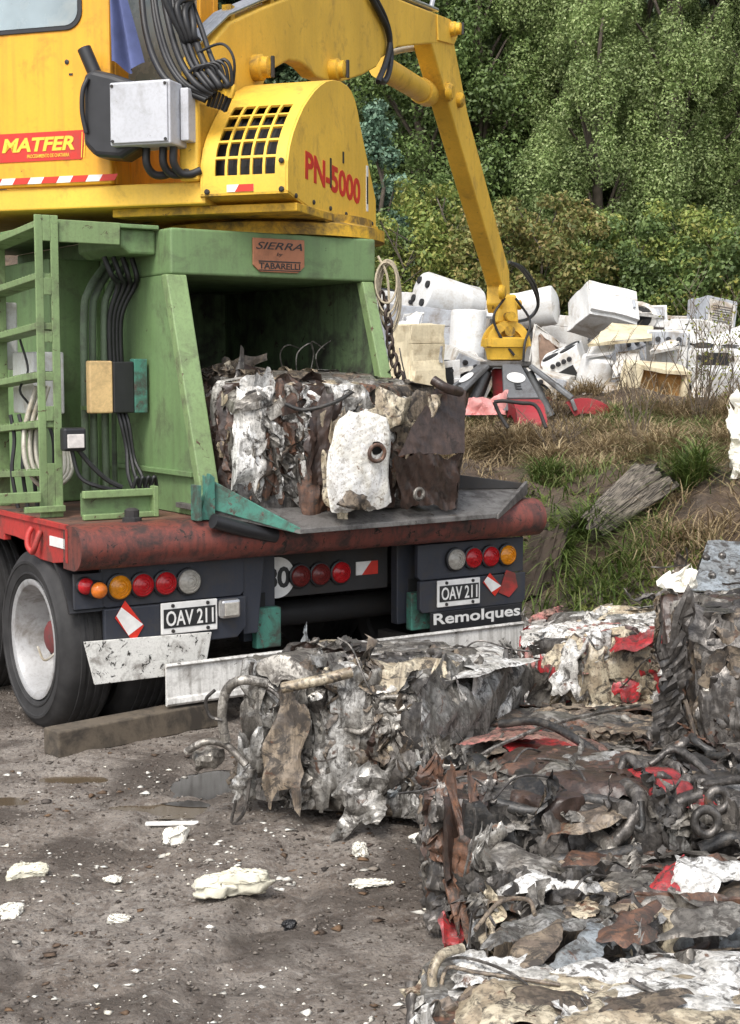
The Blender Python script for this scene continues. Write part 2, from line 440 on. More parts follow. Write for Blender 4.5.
def grid_faces(nu, nv):
    i = np.arange(nu - 1)[:, None] * nv + np.arange(nv - 1)[None]
    i = i.ravel()
    return np.stack([i, i + nv, i + nv + 1, i + 1], 1)

def sheet(name, parent, c, u, v, su, sv, rng, mat, amp=0.05, f0=None, res=0.015, stretch=(1, 1, 1), curl=0.05, flat=(-0.07, 0.035), ragged=0.25, n=6, label=None, nscale=1.0, floor=0.004, gain=0.62, wrap=None):
    """one torn, crushed piece of sheet metal pressed on to a face; c,u,v in the thing's frame"""
    u = np.array(u, float); v = np.array(v, float); u /= np.linalg.norm(u); v /= np.linalg.norm(v)
    w = np.cross(u, v)
    nu = max(8, int(su / res)); nv = max(8, int(sv / res))
    s = np.linspace(-1, 1, nu); t = np.linspace(-1, 1, nv)
    S, Tt = np.meshgrid(s, t, indexing='ij')
    S = S.ravel(); Tt = Tt.ravel()
    def edge(x):
        r = 0
        for k in range(3):
            r = r + (0.5 ** k) * np.sin(2 * PI * (x * (0.45 * 1.9 ** k) * rng.uniform(0.7, 1.3) + rng.random()))
        return r * 0.5
    # ragged outline: each of the four sides moves on its own; corners get cut
    e1, e2, e3, e4 = edge(Tt), edge(Tt), edge(S), edge(S)
    X = S * (1 + ragged * np.where(S > 0, e1, e2) * np.abs(S))
    Y = Tt * (1 + ragged * np.where(Tt > 0, e3, e4) * np.abs(Tt))
    sh = rng.uniform(-0.25, 0.25)
    X, Y = X + sh * Y * rng.uniform(0, 1), Y + rng.uniform(-0.2, 0.2) * X
    P = np.stack([X * su / 2, Y * sv / 2, np.zeros_like(X)], 1)
    if f0 is None: f0 = 0.9 / max(su, sv) * 1.6
    Q = crumple(P, rng, amp, f0, n, gain=gain, stretch=stretch, dirw=(0.6, 0.6, 1.3 * nscale))
    z = Q[:, 2] - Q[:, 2].mean()
    m = np.maximum(np.abs(S), np.abs(Tt))
    z = z - curl * m ** 5
    lo, hi = flat
    zc = hi * 0.45      # folds pressed flat by the ram, valleys left deep
    z = np.where(z > zc, zc + 0.14 * (z - zc), z)
    z = np.where(z < 0, lo * np.tanh(z / lo), z)
    V = np.array(c)[None] + Q[:, :1] * u[None] + Q[:, 1:2] * v[None] + z[:, None] * w[None]
    if wrap is not None:      # what sticks out past the block's edge is folded round it
        fc, fu, fv, lu, lv = wrap
        fw = np.cross(fu, fv)
        for d, L in ((fu, lu), (fv, lv)):
            a = (V - fc) @ d
            ex = np.maximum(np.abs(a) - L / 2 - 0.004, 0)
            V = V - (np.sign(a) * ex * 0.88)[:, None] * d[None] - (ex * 0.75)[:, None] * fw[None]
    if floor is not None: V[:, 2] = np.maximum(V[:, 2], floor + 0.02 * np.clip(V[:, 2] - floor, -1, 0))
    return link_mesh(name, V, grid_faces(nu, nv), mat, parent, smooth=32, label=label)

def quad_sheet(name, parent, corners, mat, rng, amp=0.02, res=0.015, f0=2.0, stretch=(1, 1, 1), n=5, label=None, keep=0.0, ragged=0.10, curl=0.010):
    """a folded panel spanning four given corners (p00,p10,p11,p01)"""
    p = [np.array(q, float) for q in corners]
    su = max(np.linalg.norm(p[1] - p[0]), np.linalg.norm(p[2] - p[3])); sv = max(np.linalg.norm(p[3] - p[0]), np.linalg.norm(p[2] - p[1]))
    nu = max(6, int(su / res)); nv = max(6, int(sv / res))
    S, Tt = np.meshgrid(np.linspace(0, 1, nu), np.linspace(0, 1, nv), indexing='ij')
    S = S.ravel()[:, None]; Tt = Tt.ravel()[:, None]
    rim = np.maximum(np.abs(2 * S - 1), np.abs(2 * Tt - 1)) ** 6
    def wav(x): return sum(0.6 ** k * np.sin(2 * PI * (x * (0.7 * 1.9 ** k) * rng.uniform(0.7, 1.3) + rng.random())) for k in range(3))
    S0, T0 = S, Tt
    S = S0 + ragged * np.where(S0 > 0.5, wav(T0), wav(T0 + 3)) * np.abs(2 * S0 - 1) ** 2
    Tt = T0 + ragged * np.where(T0 > 0.5, wav(S0), wav(S0 + 3)) * np.abs(2 * T0 - 1) ** 2
    V = p[0] * (1 - S) * (1 - Tt) + p[1] * S * (1 - Tt) + p[2] * S * Tt + p[3] * (1 - S) * Tt
    Q = crumple(V, rng, amp, f0, n, stretch=stretch)
    nn = np.cross(p[1] - p[0], p[3] - p[0]); nn /= np.linalg.norm(nn) + 1e-9
    Q = Q - nn[None] * curl * rim
    if keep:
        e = np.minimum.reduce([S, 1 - S, Tt, 1 - Tt]) * 4
        k = np.clip(e, 1 - keep, 1)
        Q = V + (Q - V) * k
    return link_mesh(name, Q, grid_faces(nu, nv), mat, parent, smooth=32, label=label)

def kinked(rng, p0, p1, n, j):
    p0 = np.array(p0, float); p1 = np.array(p1, float)
    out = []
    for i in range(n):
        t = i / (n - 1)
        q = p0 * (1 - t) + p1 * t
        if 0 < i < n - 1: q = q + rng.normal(size=3) * j
        out.append(tuple(q))
    return out

def pick(rng, pal):
    ks = list(pal); w = np.array([pal[k] for k in ks], float); w /= w.sum()
    return ks[rng.choice(len(ks), p=w)]

def bale(name, label, loc, size, deg, seed, pal, counts, frame=W, group='bales of crushed scrap metal', tilt=(0, 0), top_pal=None, smin=0.16, smax=0.42,
         pipes=6, strips=10, wires=3, amp=0.055, res=0.014, pleat=1.5, core='dark', layers=7, top_gain=0.54, pipe_mats=('dark', 'grey', 'rust')):
    """a pressed block of scrap: dark core, crushed sheets over every face, bent pipes, folded strips, wire ends.
    counts = sheets on (front -y, top, right +x, left -x, back +y)"""
    rng = np.random.default_rng(seed)
    r = thing(name, label, 'scrap bale', group=group, rot=(math.radians(tilt[0]), math.radians(tilt[1]), frame.a + math.radians(deg)))
    r.location = frame.w(loc)
    sx, sy, sz = size
    # core
    k = 0.92
    V = []; Fs = []
    def face(o, a, b, na, nb):
        n = len(V)
        for i in range(na):
            for j in range(nb):
                V.append(tuple(np.array(o) + np.array(a) * i / (na - 1) + np.array(b) * j / (nb - 1)))
        for i in range(na - 1):
            for j in range(nb - 1):
                q = n + i * nb + j
                Fs.append((q, q + nb, q + nb + 1, q + 1))
    hx, hy = sx * k / 2, sy * k / 2; z0, z1 = 0.01, sz * 0.95
    g = lambda L: max(6, int(L / 0.03))
    face((-hx, -hy, z0), (2 * hx, 0, 0), (0, 0, z1 - z0), g(sx), g(sz))
    face((-hx, hy, z0), (2 * hx, 0, 0), (0, 0, z1 - z0), g(sx), g(sz))
    face((-hx, -hy, z0), (0, 2 * hy, 0), (0, 0, z1 - z0), g(sy), g(sz))
    face((hx, -hy, z0), (0, 2 * hy, 0), (0, 0, z1 - z0), g(sy), g(sz))
    face((-hx, -hy, z1), (2 * hx, 0, 0), (0, 2 * hy, 0), g(sx), g(sy))
    face((-hx, -hy, z0), (2 * hx, 0, 0), (0, 2 * hy, 0), g(sx), g(sy))
    Q = crumple(np.array(V), rng, 0.035, 2.2, 6)
    link_mesh('pressed_core', Q, np.array(Fs), SC[core], r, smooth=50)
    counts = [int(round(c_ * 0.45)) for c_ in counts]
    faces = {
        'front': ((0, -sy / 2, sz / 2), (1, 0, 0), (0, 0, 1), sx, sz),
        'top': ((0, 0, sz), (1, 0, 0), (0, 1, 0), sx, sy),
        'right': ((sx / 2, 0, sz / 2), (0, 1, 0), (0, 0, 1), sy, sz),
        'left': ((-sx / 2, 0, sz / 2), (0, -1, 0), (0, 0, 1), sy, sz),
        'back': ((0, sy / 2, sz / 2), (-1, 0, 0), (0, 0, 1), sx, sz)}
    for fn, cnt in zip(('front', 'top', 'right', 'left', 'back'), counts):
        c, u, v, lu, lv = faces[fn]
        c = np.array(c); u = np.array(u, float); v = np.array(v, float); w = np.cross(u, v)
        p = top_pal if (fn == 'top' and top_pal) else pal
        # big crushed layers that run through one another: where they cross, one metal gives way to the next
        if cnt:
            for q in range(max(2, int(round(layers * math.sqrt(lu * lv / 0.6))))):
                su = rng.uniform(0.45, 0.95) * lu; sv = rng.uniform(0.55, 1.0) * lv
                a = rng.uniform(-0.5, 0.5) * (lu - su); b = rng.uniform(-0.5, 0.5) * (lv - sv)
                ang = rng.normal() * (0.12 if fn == 'top' else 0.25)
                uu = u * math.cos(ang) + v * math.sin(ang); vv = -u * math.sin(ang) + v * math.cos(ang)
                top = fn == 'top'
                sheet('crushed_layer', r, c + u * a + v * b + w * rng.uniform(-0.02, 0.012), uu, vv, su, sv, rng, SC[pick(rng, p)], amp=(0.042 if top else 0.07) * rng.uniform(0.8, 1.3), f0=rng.uniform(2.2, 4.5) if top else rng.uniform(3.0, 6.5),
                      res=res * 1.05, stretch=(1, 1, 1) if top else (pleat, 0.5, 1), curl=rng.uniform(0.05, 0.14), flat=(-0.10, 0.045), ragged=rng.uniform(0.1, 0.3), n=6, gain=top_gain if top else 0.56, wrap=(c, u, v, lu, lv))
        # stratified centres so that the face is covered
        gx = max(1, int(round(math.sqrt(cnt * lu / lv)))); gy = max(1, int(math.ceil(cnt / gx)))
        cells = [(i, j) for i in range(gx) for j in range(gy)]
        rng.shuffle(cells)
        for (i, j) in cells[:cnt]:
            a = ((i + rng.random()) / gx - 0.5) * lu * 0.96
            b = ((j + rng.random()) / gy - 0.5) * lv * 0.96
            su = rng.uniform(smin, smax); sv = rng.uniform(smin, smax)
            ang = rng.normal() * (0.35 if fn != 'top' else 0.9)
            if fn != 'top':
                su *= 0.75; sv = min(sv * 1.5, lv * 0.95); stretch = (pleat, 0.55, 1)
            else: stretch = (1, 1, 1)
            # keep inside the face with a small overhang
            a = max(-lu / 2 + su * 0.38, min(lu / 2 - su * 0.38, a)); b = max(-lv / 2 + sv * 0.45, min(lv / 2 - sv * 0.40, b))
            uu = u * math.cos(ang) + v * math.sin(ang); vv = -u * math.sin(ang) + v * math.cos(ang)
            cc = c + u * a + v * b + w * rng.uniform(-0.03, 0.03)
            mt = pick(rng, p)
            am = amp * rng.uniform(0.6, 1.4) * (0.55 if fn == 'top' else 1.0)
            sheet('crushed_sheet', r, cc, uu, vv, su, sv, rng, SC[mt], amp=am, f0=rng.uniform(1.6, 3.6), res=res, stretch=stretch,
                  curl=rng.uniform(0.02, 0.09), flat=(-0.08, 0.02 + 0.02 * rng.random()), ragged=rng.uniform(0.1, 0.3), n=5, gain=top_gain if fn == 'top' else 0.55, wrap=(c, u, v, lu, lv))
    wts = np.array([counts[0], counts[1] * 0.8, counts[2], counts[3], counts[4]], float); wts /= wts.sum()
    names = ('front', 'top', 'right', 'left', 'back')
    for q in range(int(strips * 1.3)):
        fn = names[rng.choice(5, p=wts)]
        c, u, v, lu, lv = faces[fn]
        c = np.array(c); u = np.array(u, float); v = np.array(v, float); w = np.cross(u, v)
        a = rng.uniform(-0.45, 0.45) * lu; b = rng.uniform(-0.4, 0.4) * lv
        ang = rng.normal() * 0.4 + (PI / 2 if fn != 'top' else rng.uniform(0, PI))
        uu = u * math.cos(ang) + v * math.sin(ang); vv = -u * math.sin(ang) + v * math.cos(ang)
        L = rng.uniform(0.2, 0.5); b = max(-lv / 2 + L * 0.45, min(lv / 2 - L * 0.35, b)) if fn != 'top' else b
        # stand the strip partly on edge so that its folds stick out of the face
        k2 = rng.uniform(0.2, 0.9); vv2 = vv * (1 - k2) + w * k2
        sheet('folded_strip', r, c + u * a + v * b + w * 0.01, uu, vv2, L, rng.uniform(0.03, 0.09), rng, SC[pick(rng, pal)], amp=0.028, f0=rng.uniform(4, 9),
              res=0.010, stretch=(1.4, 1, 1), curl=0.01, flat=(-0.05, 0.05), ragged=0.3)
    for q in range((pipes + 1) // 2):
        fn = names[rng.choice(5, p=wts)]
        c, u, v, lu, lv = faces[fn]
        c = np.array(c); u = np.array(u, float); v = np.array(v, float); w = np.cross(u, v)
        a = rng.uniform(-0.4, 0.4) * lu; b = rng.uniform(-0.35, 0.4) * lv
        ang = rng.uniform(0, PI); L = rng.uniform(0.15, 0.45)
        d = u * math.cos(ang) + v * math.sin(ang)
        p0 = c + u * a + v * b + w * 0.02 - d * L / 2; p1 = p0 + d * L
        if fn != 'top':
            p0[2] = min(max(p0[2], 0.05), sz); p1[2] = min(max(p1[2], 0.05), sz)
        rad = rng.uniform(0.006, 0.017)
        path = smooth_path(kinked(rng, p0, p1, 6, 0.03), 5)
        MB().tube(path, [rad * rng.uniform(0.75, 1.2) for _ in path], 9).build('bent_pipe', SC[pipe_mats[q % len(pipe_mats)]], r, smooth=50)
    for q in range(wires):
        fn = names[rng.choice(5, p=wts)]
        c, u, v, lu, lv = faces[fn]
        c = np.array(c); u = np.array(u, float); v = np.array(v, float); w = np.cross(u, v)
        p0 = c + u * rng.uniform(-.45, .45) * lu + v * rng.uniform(-.4, .4) * lv
        d = u * rng.normal() + v * rng.normal(); d /= np.linalg.norm(d)
        pts = [p0, p0 + d * 0.08 + w * 0.05, p0 + d * 0.2 + w * 0.06 * rng.random() + v * 0.04, p0 + d * 0.3 + w * 0.02]
        MB().tube(smooth_path(pts, 6), 0.004, 5).build('wire', SC['dark'], r, smooth=60)
    return r, rng

def ring_part(name, parent, c, axis, R, r, mat, seg=24):
    prof = [(R + r * math.cos(a), r * math.sin(a)) for a in [2 * PI * i / 8 for i in range(8)]]
    return MB().lathe(prof, c, axis, seg, close=True).build(name, mat, parent, smooth=60)

dark_pal = {'dark': 4, 'grey': 2, 'black': 2, 'rust': 1.2, 'brown': 1.5, 'galv': 0.6, 'tan': 0.7}

# --- bale lying on the chute of the press
b1, rg = bale('scrap_bale', 'rusty white bale sitting on the chute of the green press', (1.40, 0.50, 1.06), (1.02, 0.96, 0.60), -9, 11,
              {'white': 2.6, 'cream': 2.6, 'rust': 2.2, 'brown': 1.2, 'tan': 2, 'galv': 1.2, 'grey': 1}, (20, 20, 8, 10, 3), frame=T,
              top_pal={'tan': 2.4, 'grey': 2.8, 'rust': 1.5, 'cream': 1.6, 'galv': 1.8}, tilt=(5, 0), pipes=6, strips=16, pleat=2.0, res=0.014)
def tb(u, v, y):      # a point of the picture on the plane y of the truck, in the bale's own frame
    p = T.w(T.onY(u, v, y))
    return tuple(b1.matrix_world.inverted() @ p)
bpy.context.view_layer.update()
# round end of a tank with two holes, in front
def disc_sheet(name, parent, pts_uv, y0, mat, rng, amp=0.027, bulge=0.03, hole=None, rings=26, seg=110):
    P = [np.array(tb(u, v, y0)) for u, v in pts_uv]
    n = len(P)
    B = [P[int(i * n / seg) % n] * (1 - (i * n / seg) % 1) + P[(int(i * n / seg) + 1) % n] * ((i * n / seg) % 1) for i in range(seg)]
    cen = np.mean(B, 0)
    hc, hr = (np.array(tb(*hole[:2], y0)), hole[2]) if hole else (cen, 0.0)
    V = []
    for j in range(rings + 1):
        t = j / rings
        for i in range(seg):
            d = B[i] - hc
            inner = hc + d / np.linalg.norm(d) * hr
            q = inner * (1 - t) + B[i] * t
            q = q + np.array((0, -1, 0)) * bulge * (1 - t ** 2.5)
            if t > 0.95: q = q + np.array((0, 1, 0)) * 0.07
            V.append(q)
    V = np.array(V)
    Q = crumple(V, rng, amp, 1.9, 6, gain=0.58, sharp=0.95)
    Fs = []
    for j in range(rings):
        for i in range(seg):
            k = (i + 1) % seg
            Fs.append((j * seg + i, (j + 1) * seg + i, (j + 1) * seg + k, j * seg + k))
    return link_mesh(name, Q, np.array(Fs), mat, parent, smooth=28)
disc_sheet('tank_end', b1, [(352, 407), (372, 408), (388, 420), (393, 440), (392, 470), (395, 505), (380, 516), (350, 517), (335, 508), (330, 480), (332, 450), (338, 425)], -0.17, SC['tank'], rg,
           hole=(376, 453, 0.035))
MB().lathe([(0.06, 0.0), (0.062, 0.004), (0.06, 0.008)], np.array(tb(376, 453, -0.15)), (0, -1, 0), 20).build('tank_hole', M['dark_hole'], b1)  # near-black disc paints the darkness inside the hole
quad_sheet('rust_scab', b1, [tb(340, 508, -0.205), tb(372, 512, -0.205), tb(366, 496, -0.21), tb(346, 492, -0.21)], SC['tan'], rg, 0.008, 0.008, 6, ragged=0.12)
ring_part('tank_rim', b1, tb(377, 453, -0.222), (0, -1, 0), 0.040, 0.010, SC['rust'])
# folded brown door panel hanging over the right corner
quad_sheet('brown_panel', b1, [tb(397, 456, -0.2), tb(463, 452, -0.16), tb(467, 392, -0.10), tb(438, 384, -0.10)], SC['brown'], rg, 0.010, 0.012, 2.2, keep=0.6, ragged=0.02, curl=0)
quad_sheet('brown_panel', b1, [tb(402, 503, -0.12), tb(456, 510, -0.12), tb(463, 453, -0.16), tb(396, 457, -0.2)], SC['brown'], rg, 0.022, 0.012, 3.5, ragged=0.03, curl=0)
quad_sheet('brown_panel', b1, [tb(463, 452, -0.16), tb(458, 470, 0.35), tb(462, 395, 0.35), tb(467, 392, -0.10)], SC['brown'], rg, 0.012, 0.014, 2.5, ragged=0.02, curl=0)
quad_sheet('brown_panel', b1, [tb(456, 508, -0.12), tb(455, 505, 0.35), tb(460, 455, 0.35), tb(463, 452, -0.16)], SC['brown'], rg, 0.012, 0.014, 2.5, ragged=0.02, curl=0)
ring_part('pipe_mouth', b1, tb(419, 494, -0.2), (0.2, -1, 0.1), 0.026, 0.010, SC['grey'])
MB().tube(smooth_path([tb(433, 380, -0.15), tb(446, 388, -0.2), tb(460, 392, -0.16)], 5), 0.025, 9).build('bent_pipe', SC['brown'], b1, smooth=50)
# upright rusty panels and white sheet to the left of the tank end
for (q, m, y) in (([(300, 470), (330, 480), (345, 398), (322, 395)], 'brown', -0.04), ([(262, 478), (298, 490), (305, 400), (275, 392)], 'rust', 0.06), ([(243, 470), (268, 480), (280, 385), (246, 376)], 'white', 0.12),
                  ([(318, 505), (345, 512), (352, 418), (330, 412)], 'cream', -0.06), ([(378, 425), (420, 430), (440, 395), (372, 392)], 'cream', -0.13), ([(300, 512), (330, 518), (336, 440), (304, 432)], 'rust', 0.0),
                  ([(402, 470), (440, 430), (432, 390), (398, 405)], 'tan', -0.12)):
    quad_sheet('upright_panel', b1, [tb(u, v, y) for u, v in q], SC[m], rg, 0.028, 0.012, 3.0, stretch=(1.8, 1, .5))
MB().tube(smooth_path([tb(285, 404, 0.0), tb(305, 410, -0.05), tb(335, 402, -0.1), tb(352, 392, -0.1)], 6), 0.010, 8).build('rubber_strip', SC['black'], b1, smooth=50)

# --- bale on the ground behind the trailer
b2, rg = bale('scrap_bale', 'grey crumpled bale on the ground below the trailer, bent pipe at its corner', (0.045, 5.88, 0.0), (0.86, 1.0, 0.55), -17, 23,
              {'grey': 3, 'galv': 2.6, 'dark': 2.0, 'tan': 1.9, 'bluegrey': 0.5, 'cream': 0.9, 'white': 0.35, 'rust': 0.7, 'brown': 0.6}, (30, 24, 10, 8, 3),
              tilt=(-5, 0), top_pal={'white': 2, 'galv': 2, 'grey': 2, 'dark': 1.5, 'cream': 1.2}, pipes=10, strips=26, wires=8, pleat=2.0, res=0.012, amp=0.07)
bpy.context.view_layer.update()
def wl(o, u, v, D): return tuple(o.matrix_world.inverted() @ at(u, v, D))
# bright tin right side, pressed from one big sheet
quad_sheet('tin_sheet', b2, [wl(b2, 446, 768, 5.16), wl(b2, 526, 742, 6.02), wl(b2, 528, 648, 6.02), wl(b2, 428, 676, 5.14)], SC['galv'], rg, 0.05, 0.012, 2.2, n=6)
quad_sheet('tin_sheet', b2, [wl(b2, 470, 735, 5.4), wl(b2, 515, 720, 5.85), wl(b2, 505, 662, 5.85), wl(b2, 455, 680, 5.3)], SC['white'], rg, 0.04, 0.012, 3.0, n=6)
quad_sheet('tin_sheet', b2, [wl(b2, 405, 684, 5.16), wl(b2, 522, 662, 5.75), wl(b2, 508, 644, 6.2), wl(b2, 375, 650, 6.05)], SC['white'], rg, 0.022, 0.012, 2.6)
quad_sheet('tin_sheet', b2, [wl(b2, 322, 836, 5.22), wl(b2, 378, 828, 5.2), wl(b2, 400, 760, 5.24), wl(b2, 345, 770, 5.26)], SC['galv'], rg, 0.04, 0.011, 3.2)
quad_sheet('tin_sheet', b2, [wl(b2, 265, 800, 5.36), wl(b2, 300, 806, 5.34), wl(b2, 308, 700, 5.38), wl(b2, 274, 694, 5.40)], SC['tan'], rg, 0.035, 0.011, 3.0, stretch=(1.8, 1, .5))
pp = [wl(b2, 226, 742, 5.42), wl(b2, 222, 715, 5.42), wl(b2, 227, 690, 5.42), wl(b2, 243, 680, 5.40), wl(b2, 268, 684, 5.42)]
MB().tube(smooth_path(pp, 8), 0.019, 10).build('bent_pipe', SC['grey'], b2, smooth=50)
MB().tube(smooth_path([wl(b2, 282, 688, 5.38), wl(b2, 320, 680, 5.36), wl(b2, 352, 672, 5.38)], 5), 0.021, 10).build('bent_pipe', SC['cream'], b2, smooth=50)
MB().tube(smooth_path([wl(b2, 186, 752, 5.42), wl(b2, 205, 742, 5.40), wl(b2, 226, 745, 5.42), wl(b2, 246, 765, 5.40)], 6), 0.014, 8).build('bent_pipe', SC['grey'], b2, smooth=50)
sheet('crushed_sheet', b2, wl(b2, 205, 760, 5.42), (1, 0, 0.2), (-.2, 0.2, 1), 0.13, 0.10, rg, SC['grey'], amp=0.04, f0=4, res=0.010)
for q in ([(236, 800), (232, 822), (244, 812), (250, 780)], [(215, 690), (206, 700), (210, 716), (222, 720)]):
    MB().tube(smooth_path([wl(b2, u, v, 5.4) for u, v in q], 6), 0.007, 6).build('wire', SC['dark'], b2, smooth=50)

# --- bale with red and white car panels
b3, rg = bale('scrap_bale', 'bale of white and red car panels between the bank and the tall dark bale', (1.20, 7.36, 0), (0.74, 0.72, 0.44), -12, 31,
              {'white': 4, 'red': 1.4, 'pinkred': 1.2, 'cream': 1.2, 'galv': 0.8, 'rust': .4}, (10, 12, 4, 10, 2), pipes=3, strips=8, res=0.018, pleat=1.2, tilt=(0, -6))
bpy.context.view_layer.update()
for q, m in (([(612, 702, 6.95), (640, 698, 6.95), (655, 655, 6.98), (625, 655, 6.98)], 'red'), ([(590, 660, 7.0), (655, 640, 7.05), (655, 618, 7.3), (600, 628, 7.3)], 'white'),
             ([(548, 700, 6.98), (575, 706, 6.96), (590, 640, 7.0), (560, 645, 7.02)], 'white'), ([(578, 700, 6.95), (605, 708, 6.94), (612, 650, 6.98), (588, 645, 6.98)], 'cream'),
             ([(590, 668, 6.97), (650, 650, 6.97), (650, 630, 7.2), (595, 640, 7.2)], 'pinkred'), ([(560, 716, 6.9), (655, 705, 6.9), (655, 697, 6.93), (562, 704, 6.93)], 'cream'),
             ([(600, 640, 7.1), (660, 622, 7.1), (668, 605, 7.5), (615, 615, 7.5)], 'white'), ([(612, 655, 6.9), (652, 640, 6.9), (650, 628, 7.0), (618, 640, 7.0)], 'red')):
    quad_sheet('car_panel', b3, [wl(b3, *p) for p in q], SC[m], rg, 0.025, 0.014, 3.0)

# --- low bale with a dusty red sheet on top
b4, rg = bale('scrap_bale', 'low bale topped with muddy layers and a crumpled pinkish red sheet', (0.80, 5.60, 0), (1.02, 0.92, 0.31), -6, 41,
              {'tan': 2, 'grey': 2, 'rust': 1.5, 'dark': 2, 'cream': 1}, (12, 26, 5, 10, 2), top_pal={'tan': 2.2, 'grey': 3, 'rust': 1.2, 'pinkred': 0.7, 'galv': 1.8, 'cream': 0.8, 'dark': 1.4},
              pipes=4, strips=20, res=0.014)
bpy.context.view_layer.update()
quad_sheet('red_sheet', b4, [wl(b4, 515, 745, 5.163), wl(b4, 585, 782, 4.825), wl(b4, 612, 768, 4.902), wl(b4, 540, 728, 5.500)], SC['red'], rg, 0.028, 0.012, 3.0)
quad_sheet('red_sheet', b4, [wl(b4, 470, 742, 5.114), wl(b4, 540, 735, 5.114), wl(b4, 540, 722, 5.452), wl(b4, 490, 728, 5.404)], SC['pinkred'], rg, 0.016, 0.012, 3.4)
MB().tube(smooth_path([wl(b4, 500, 724, 5.308), wl(b4, 540, 722, 5.211), wl(b4, 585, 745, 5.018), wl(b4, 620, 775, 4.825)], 6), 0.016, 8).build('rubber_strip', SC['black'], b4, smooth=50)
MB().tube(smooth_path([wl(b4, 470, 762, 4.921), wl(b4, 500, 745, 5.018), wl(b4, 560, 722, 5.308), wl(b4, 640, 705, 5.597)], 6), 0.007, 6).build('wire', SC['grey'], b4, smooth=50)

# --- oily bale full of pipes
b5, rg = bale('scrap_bale', 'oily black bale of pipes and engine parts in the middle of the right-hand stack', (0.80, 4.60, 0), (1.18, 0.62, 0.43), 3, 53,
              dict(dark_pal, **{'galv': 0.9, 'tan': 1.2, 'grey': 2.2, 'dark': 5, 'black': 1.6, 'red': 0.15}), (24, 22, 2, 16, 2), pipes=20, strips=34, wires=6, res=0.011, amp=0.06, pleat=1.8, smin=0.14, smax=0.36, pipe_mats=('dark', 'black', 'grey', 'dark', 'rust'))
bpy.context.view_layer.update()
for pts, r_, m in (([(560, 900, 4.2), (590, 880, 4.2), (610, 850, 4.22), (590, 830, 4.3)], 0.024, 'grey'), ([(600, 855, 4.25), (625, 830, 4.25), (640, 800, 4.3), (625, 785, 4.4)], 0.024, 'dark'),
                   ([(545, 862, 4.2), (600, 858, 4.18), (640, 850, 4.2)], 0.022, 'black'), ([(660, 850, 4.3), (668, 810, 4.3), (700, 795, 4.32)], 0.024, 'dark'),
                   ([(480, 800, 4.35), (540, 812, 4.3), (590, 800, 4.35), (640, 812, 4.3)], 0.020, 'black'), ([(700, 850, 4.25), (730, 838, 4.25), (745, 845, 4.25)], 0.024, 'black'),
                   ([(596, 780, 4.7), (625, 776, 4.65), (648, 790, 4.55), (660, 800, 4.5)], 0.024, 'black')):
    MB().tube(smooth_path([wl(b5, *p) for p in pts], 6), r_, 12).build('bent_pipe', SC[m], b5, smooth=50)
for (u, v, D, R) in ((596, 880, 4.15, 0.035), (706, 822, 4.2, 0.036), (718, 800, 4.3, 0.03)):
    ring_part('pipe_mouth', b5, wl(b5, u, v, D), (0.1, -1, 0.15), R, 0.014, SC['dark'])
for q, m in (([(445, 935, 4.22), (468, 940, 4.2), (480, 800, 4.24), (452, 790, 4.26)], 'rust'), ([(465, 925, 4.18), (500, 930, 4.16), (500, 830, 4.2), (476, 830, 4.2)], 'galv'),
             ([(430, 800, 4.3), (530, 835, 4.2), (590, 800, 4.45), (450, 782, 4.6)], 'grey'), ([(530, 835, 4.22), (620, 828, 4.2), (640, 800, 4.35), (520, 805, 4.4)], 'tan'),
             ([(495, 922, 4.16), (530, 922, 4.16), (535, 880, 4.18), (500, 886, 4.18)], 'red'), ([(640, 830, 4.3), (668, 834, 4.3), (672, 800, 4.3), (650, 796, 4.35)], 'galv'),
             ([(440, 955, 4.22), (462, 955, 4.2), (462, 915, 4.22), (444, 910, 4.24)], 'red')):
    quad_sheet('crushed_sheet', b5, [wl(b5, *p) for p in q], SC[m], rg, 0.03, 0.010, 4.0)

# --- tall dark bale standing on end
b6, rg = bale('scrap_bale', 'tall dark bale standing on end at the right edge of the picture', (1.57, 5.56, 0.0), (0.80, 0.60, 0.82), 4, 61,
              {'dark': 6, 'brown': 2.0, 'black': 1.6, 'grey': 1.2, 'tan': 0.9}, (34, 10, 3, 14, 2), pipes=8, strips=22, wires=5, res=0.012, amp=0.06, pleat=2.2)
bpy.context.view_layer.update()
MB().tube(smooth_path([wl(b6, 685, 700, 5.2), wl(b6, 700, 745, 5.17), wl(b6, 725, 780, 5.15), wl(b6, 745, 790, 5.15)], 6), 0.008, 7).build('wire', SC['tan'], b6, smooth=50)
quad_sheet('crushed_sheet', b6, [wl(b6, 655, 790, 5.22), wl(b6, 680, 796, 5.22), wl(b6, 690, 606, 5.22), wl(b6, 664, 622, 5.2)], SC['dark'], rg, 0.06, 0.011, 4.5, stretch=(2, 1, .4))
quad_sheet('crushed_sheet', b6, [wl(b6, 690, 740, 5.22), wl(b6, 745, 750, 5.2), wl(b6, 745, 690, 5.2), wl(b6, 705, 680, 5.22)], SC['dark'], rg, 0.04, 0.012, 2.4)
quad_sheet('crushed_sheet', b6, [wl(b6, 678, 645, 5.22), wl(b6, 745, 645, 5.2), wl(b6, 745, 612, 5.3), wl(b6, 682, 612, 5.35)], SC['dark'], rg, 0.03, 0.012, 3.0)

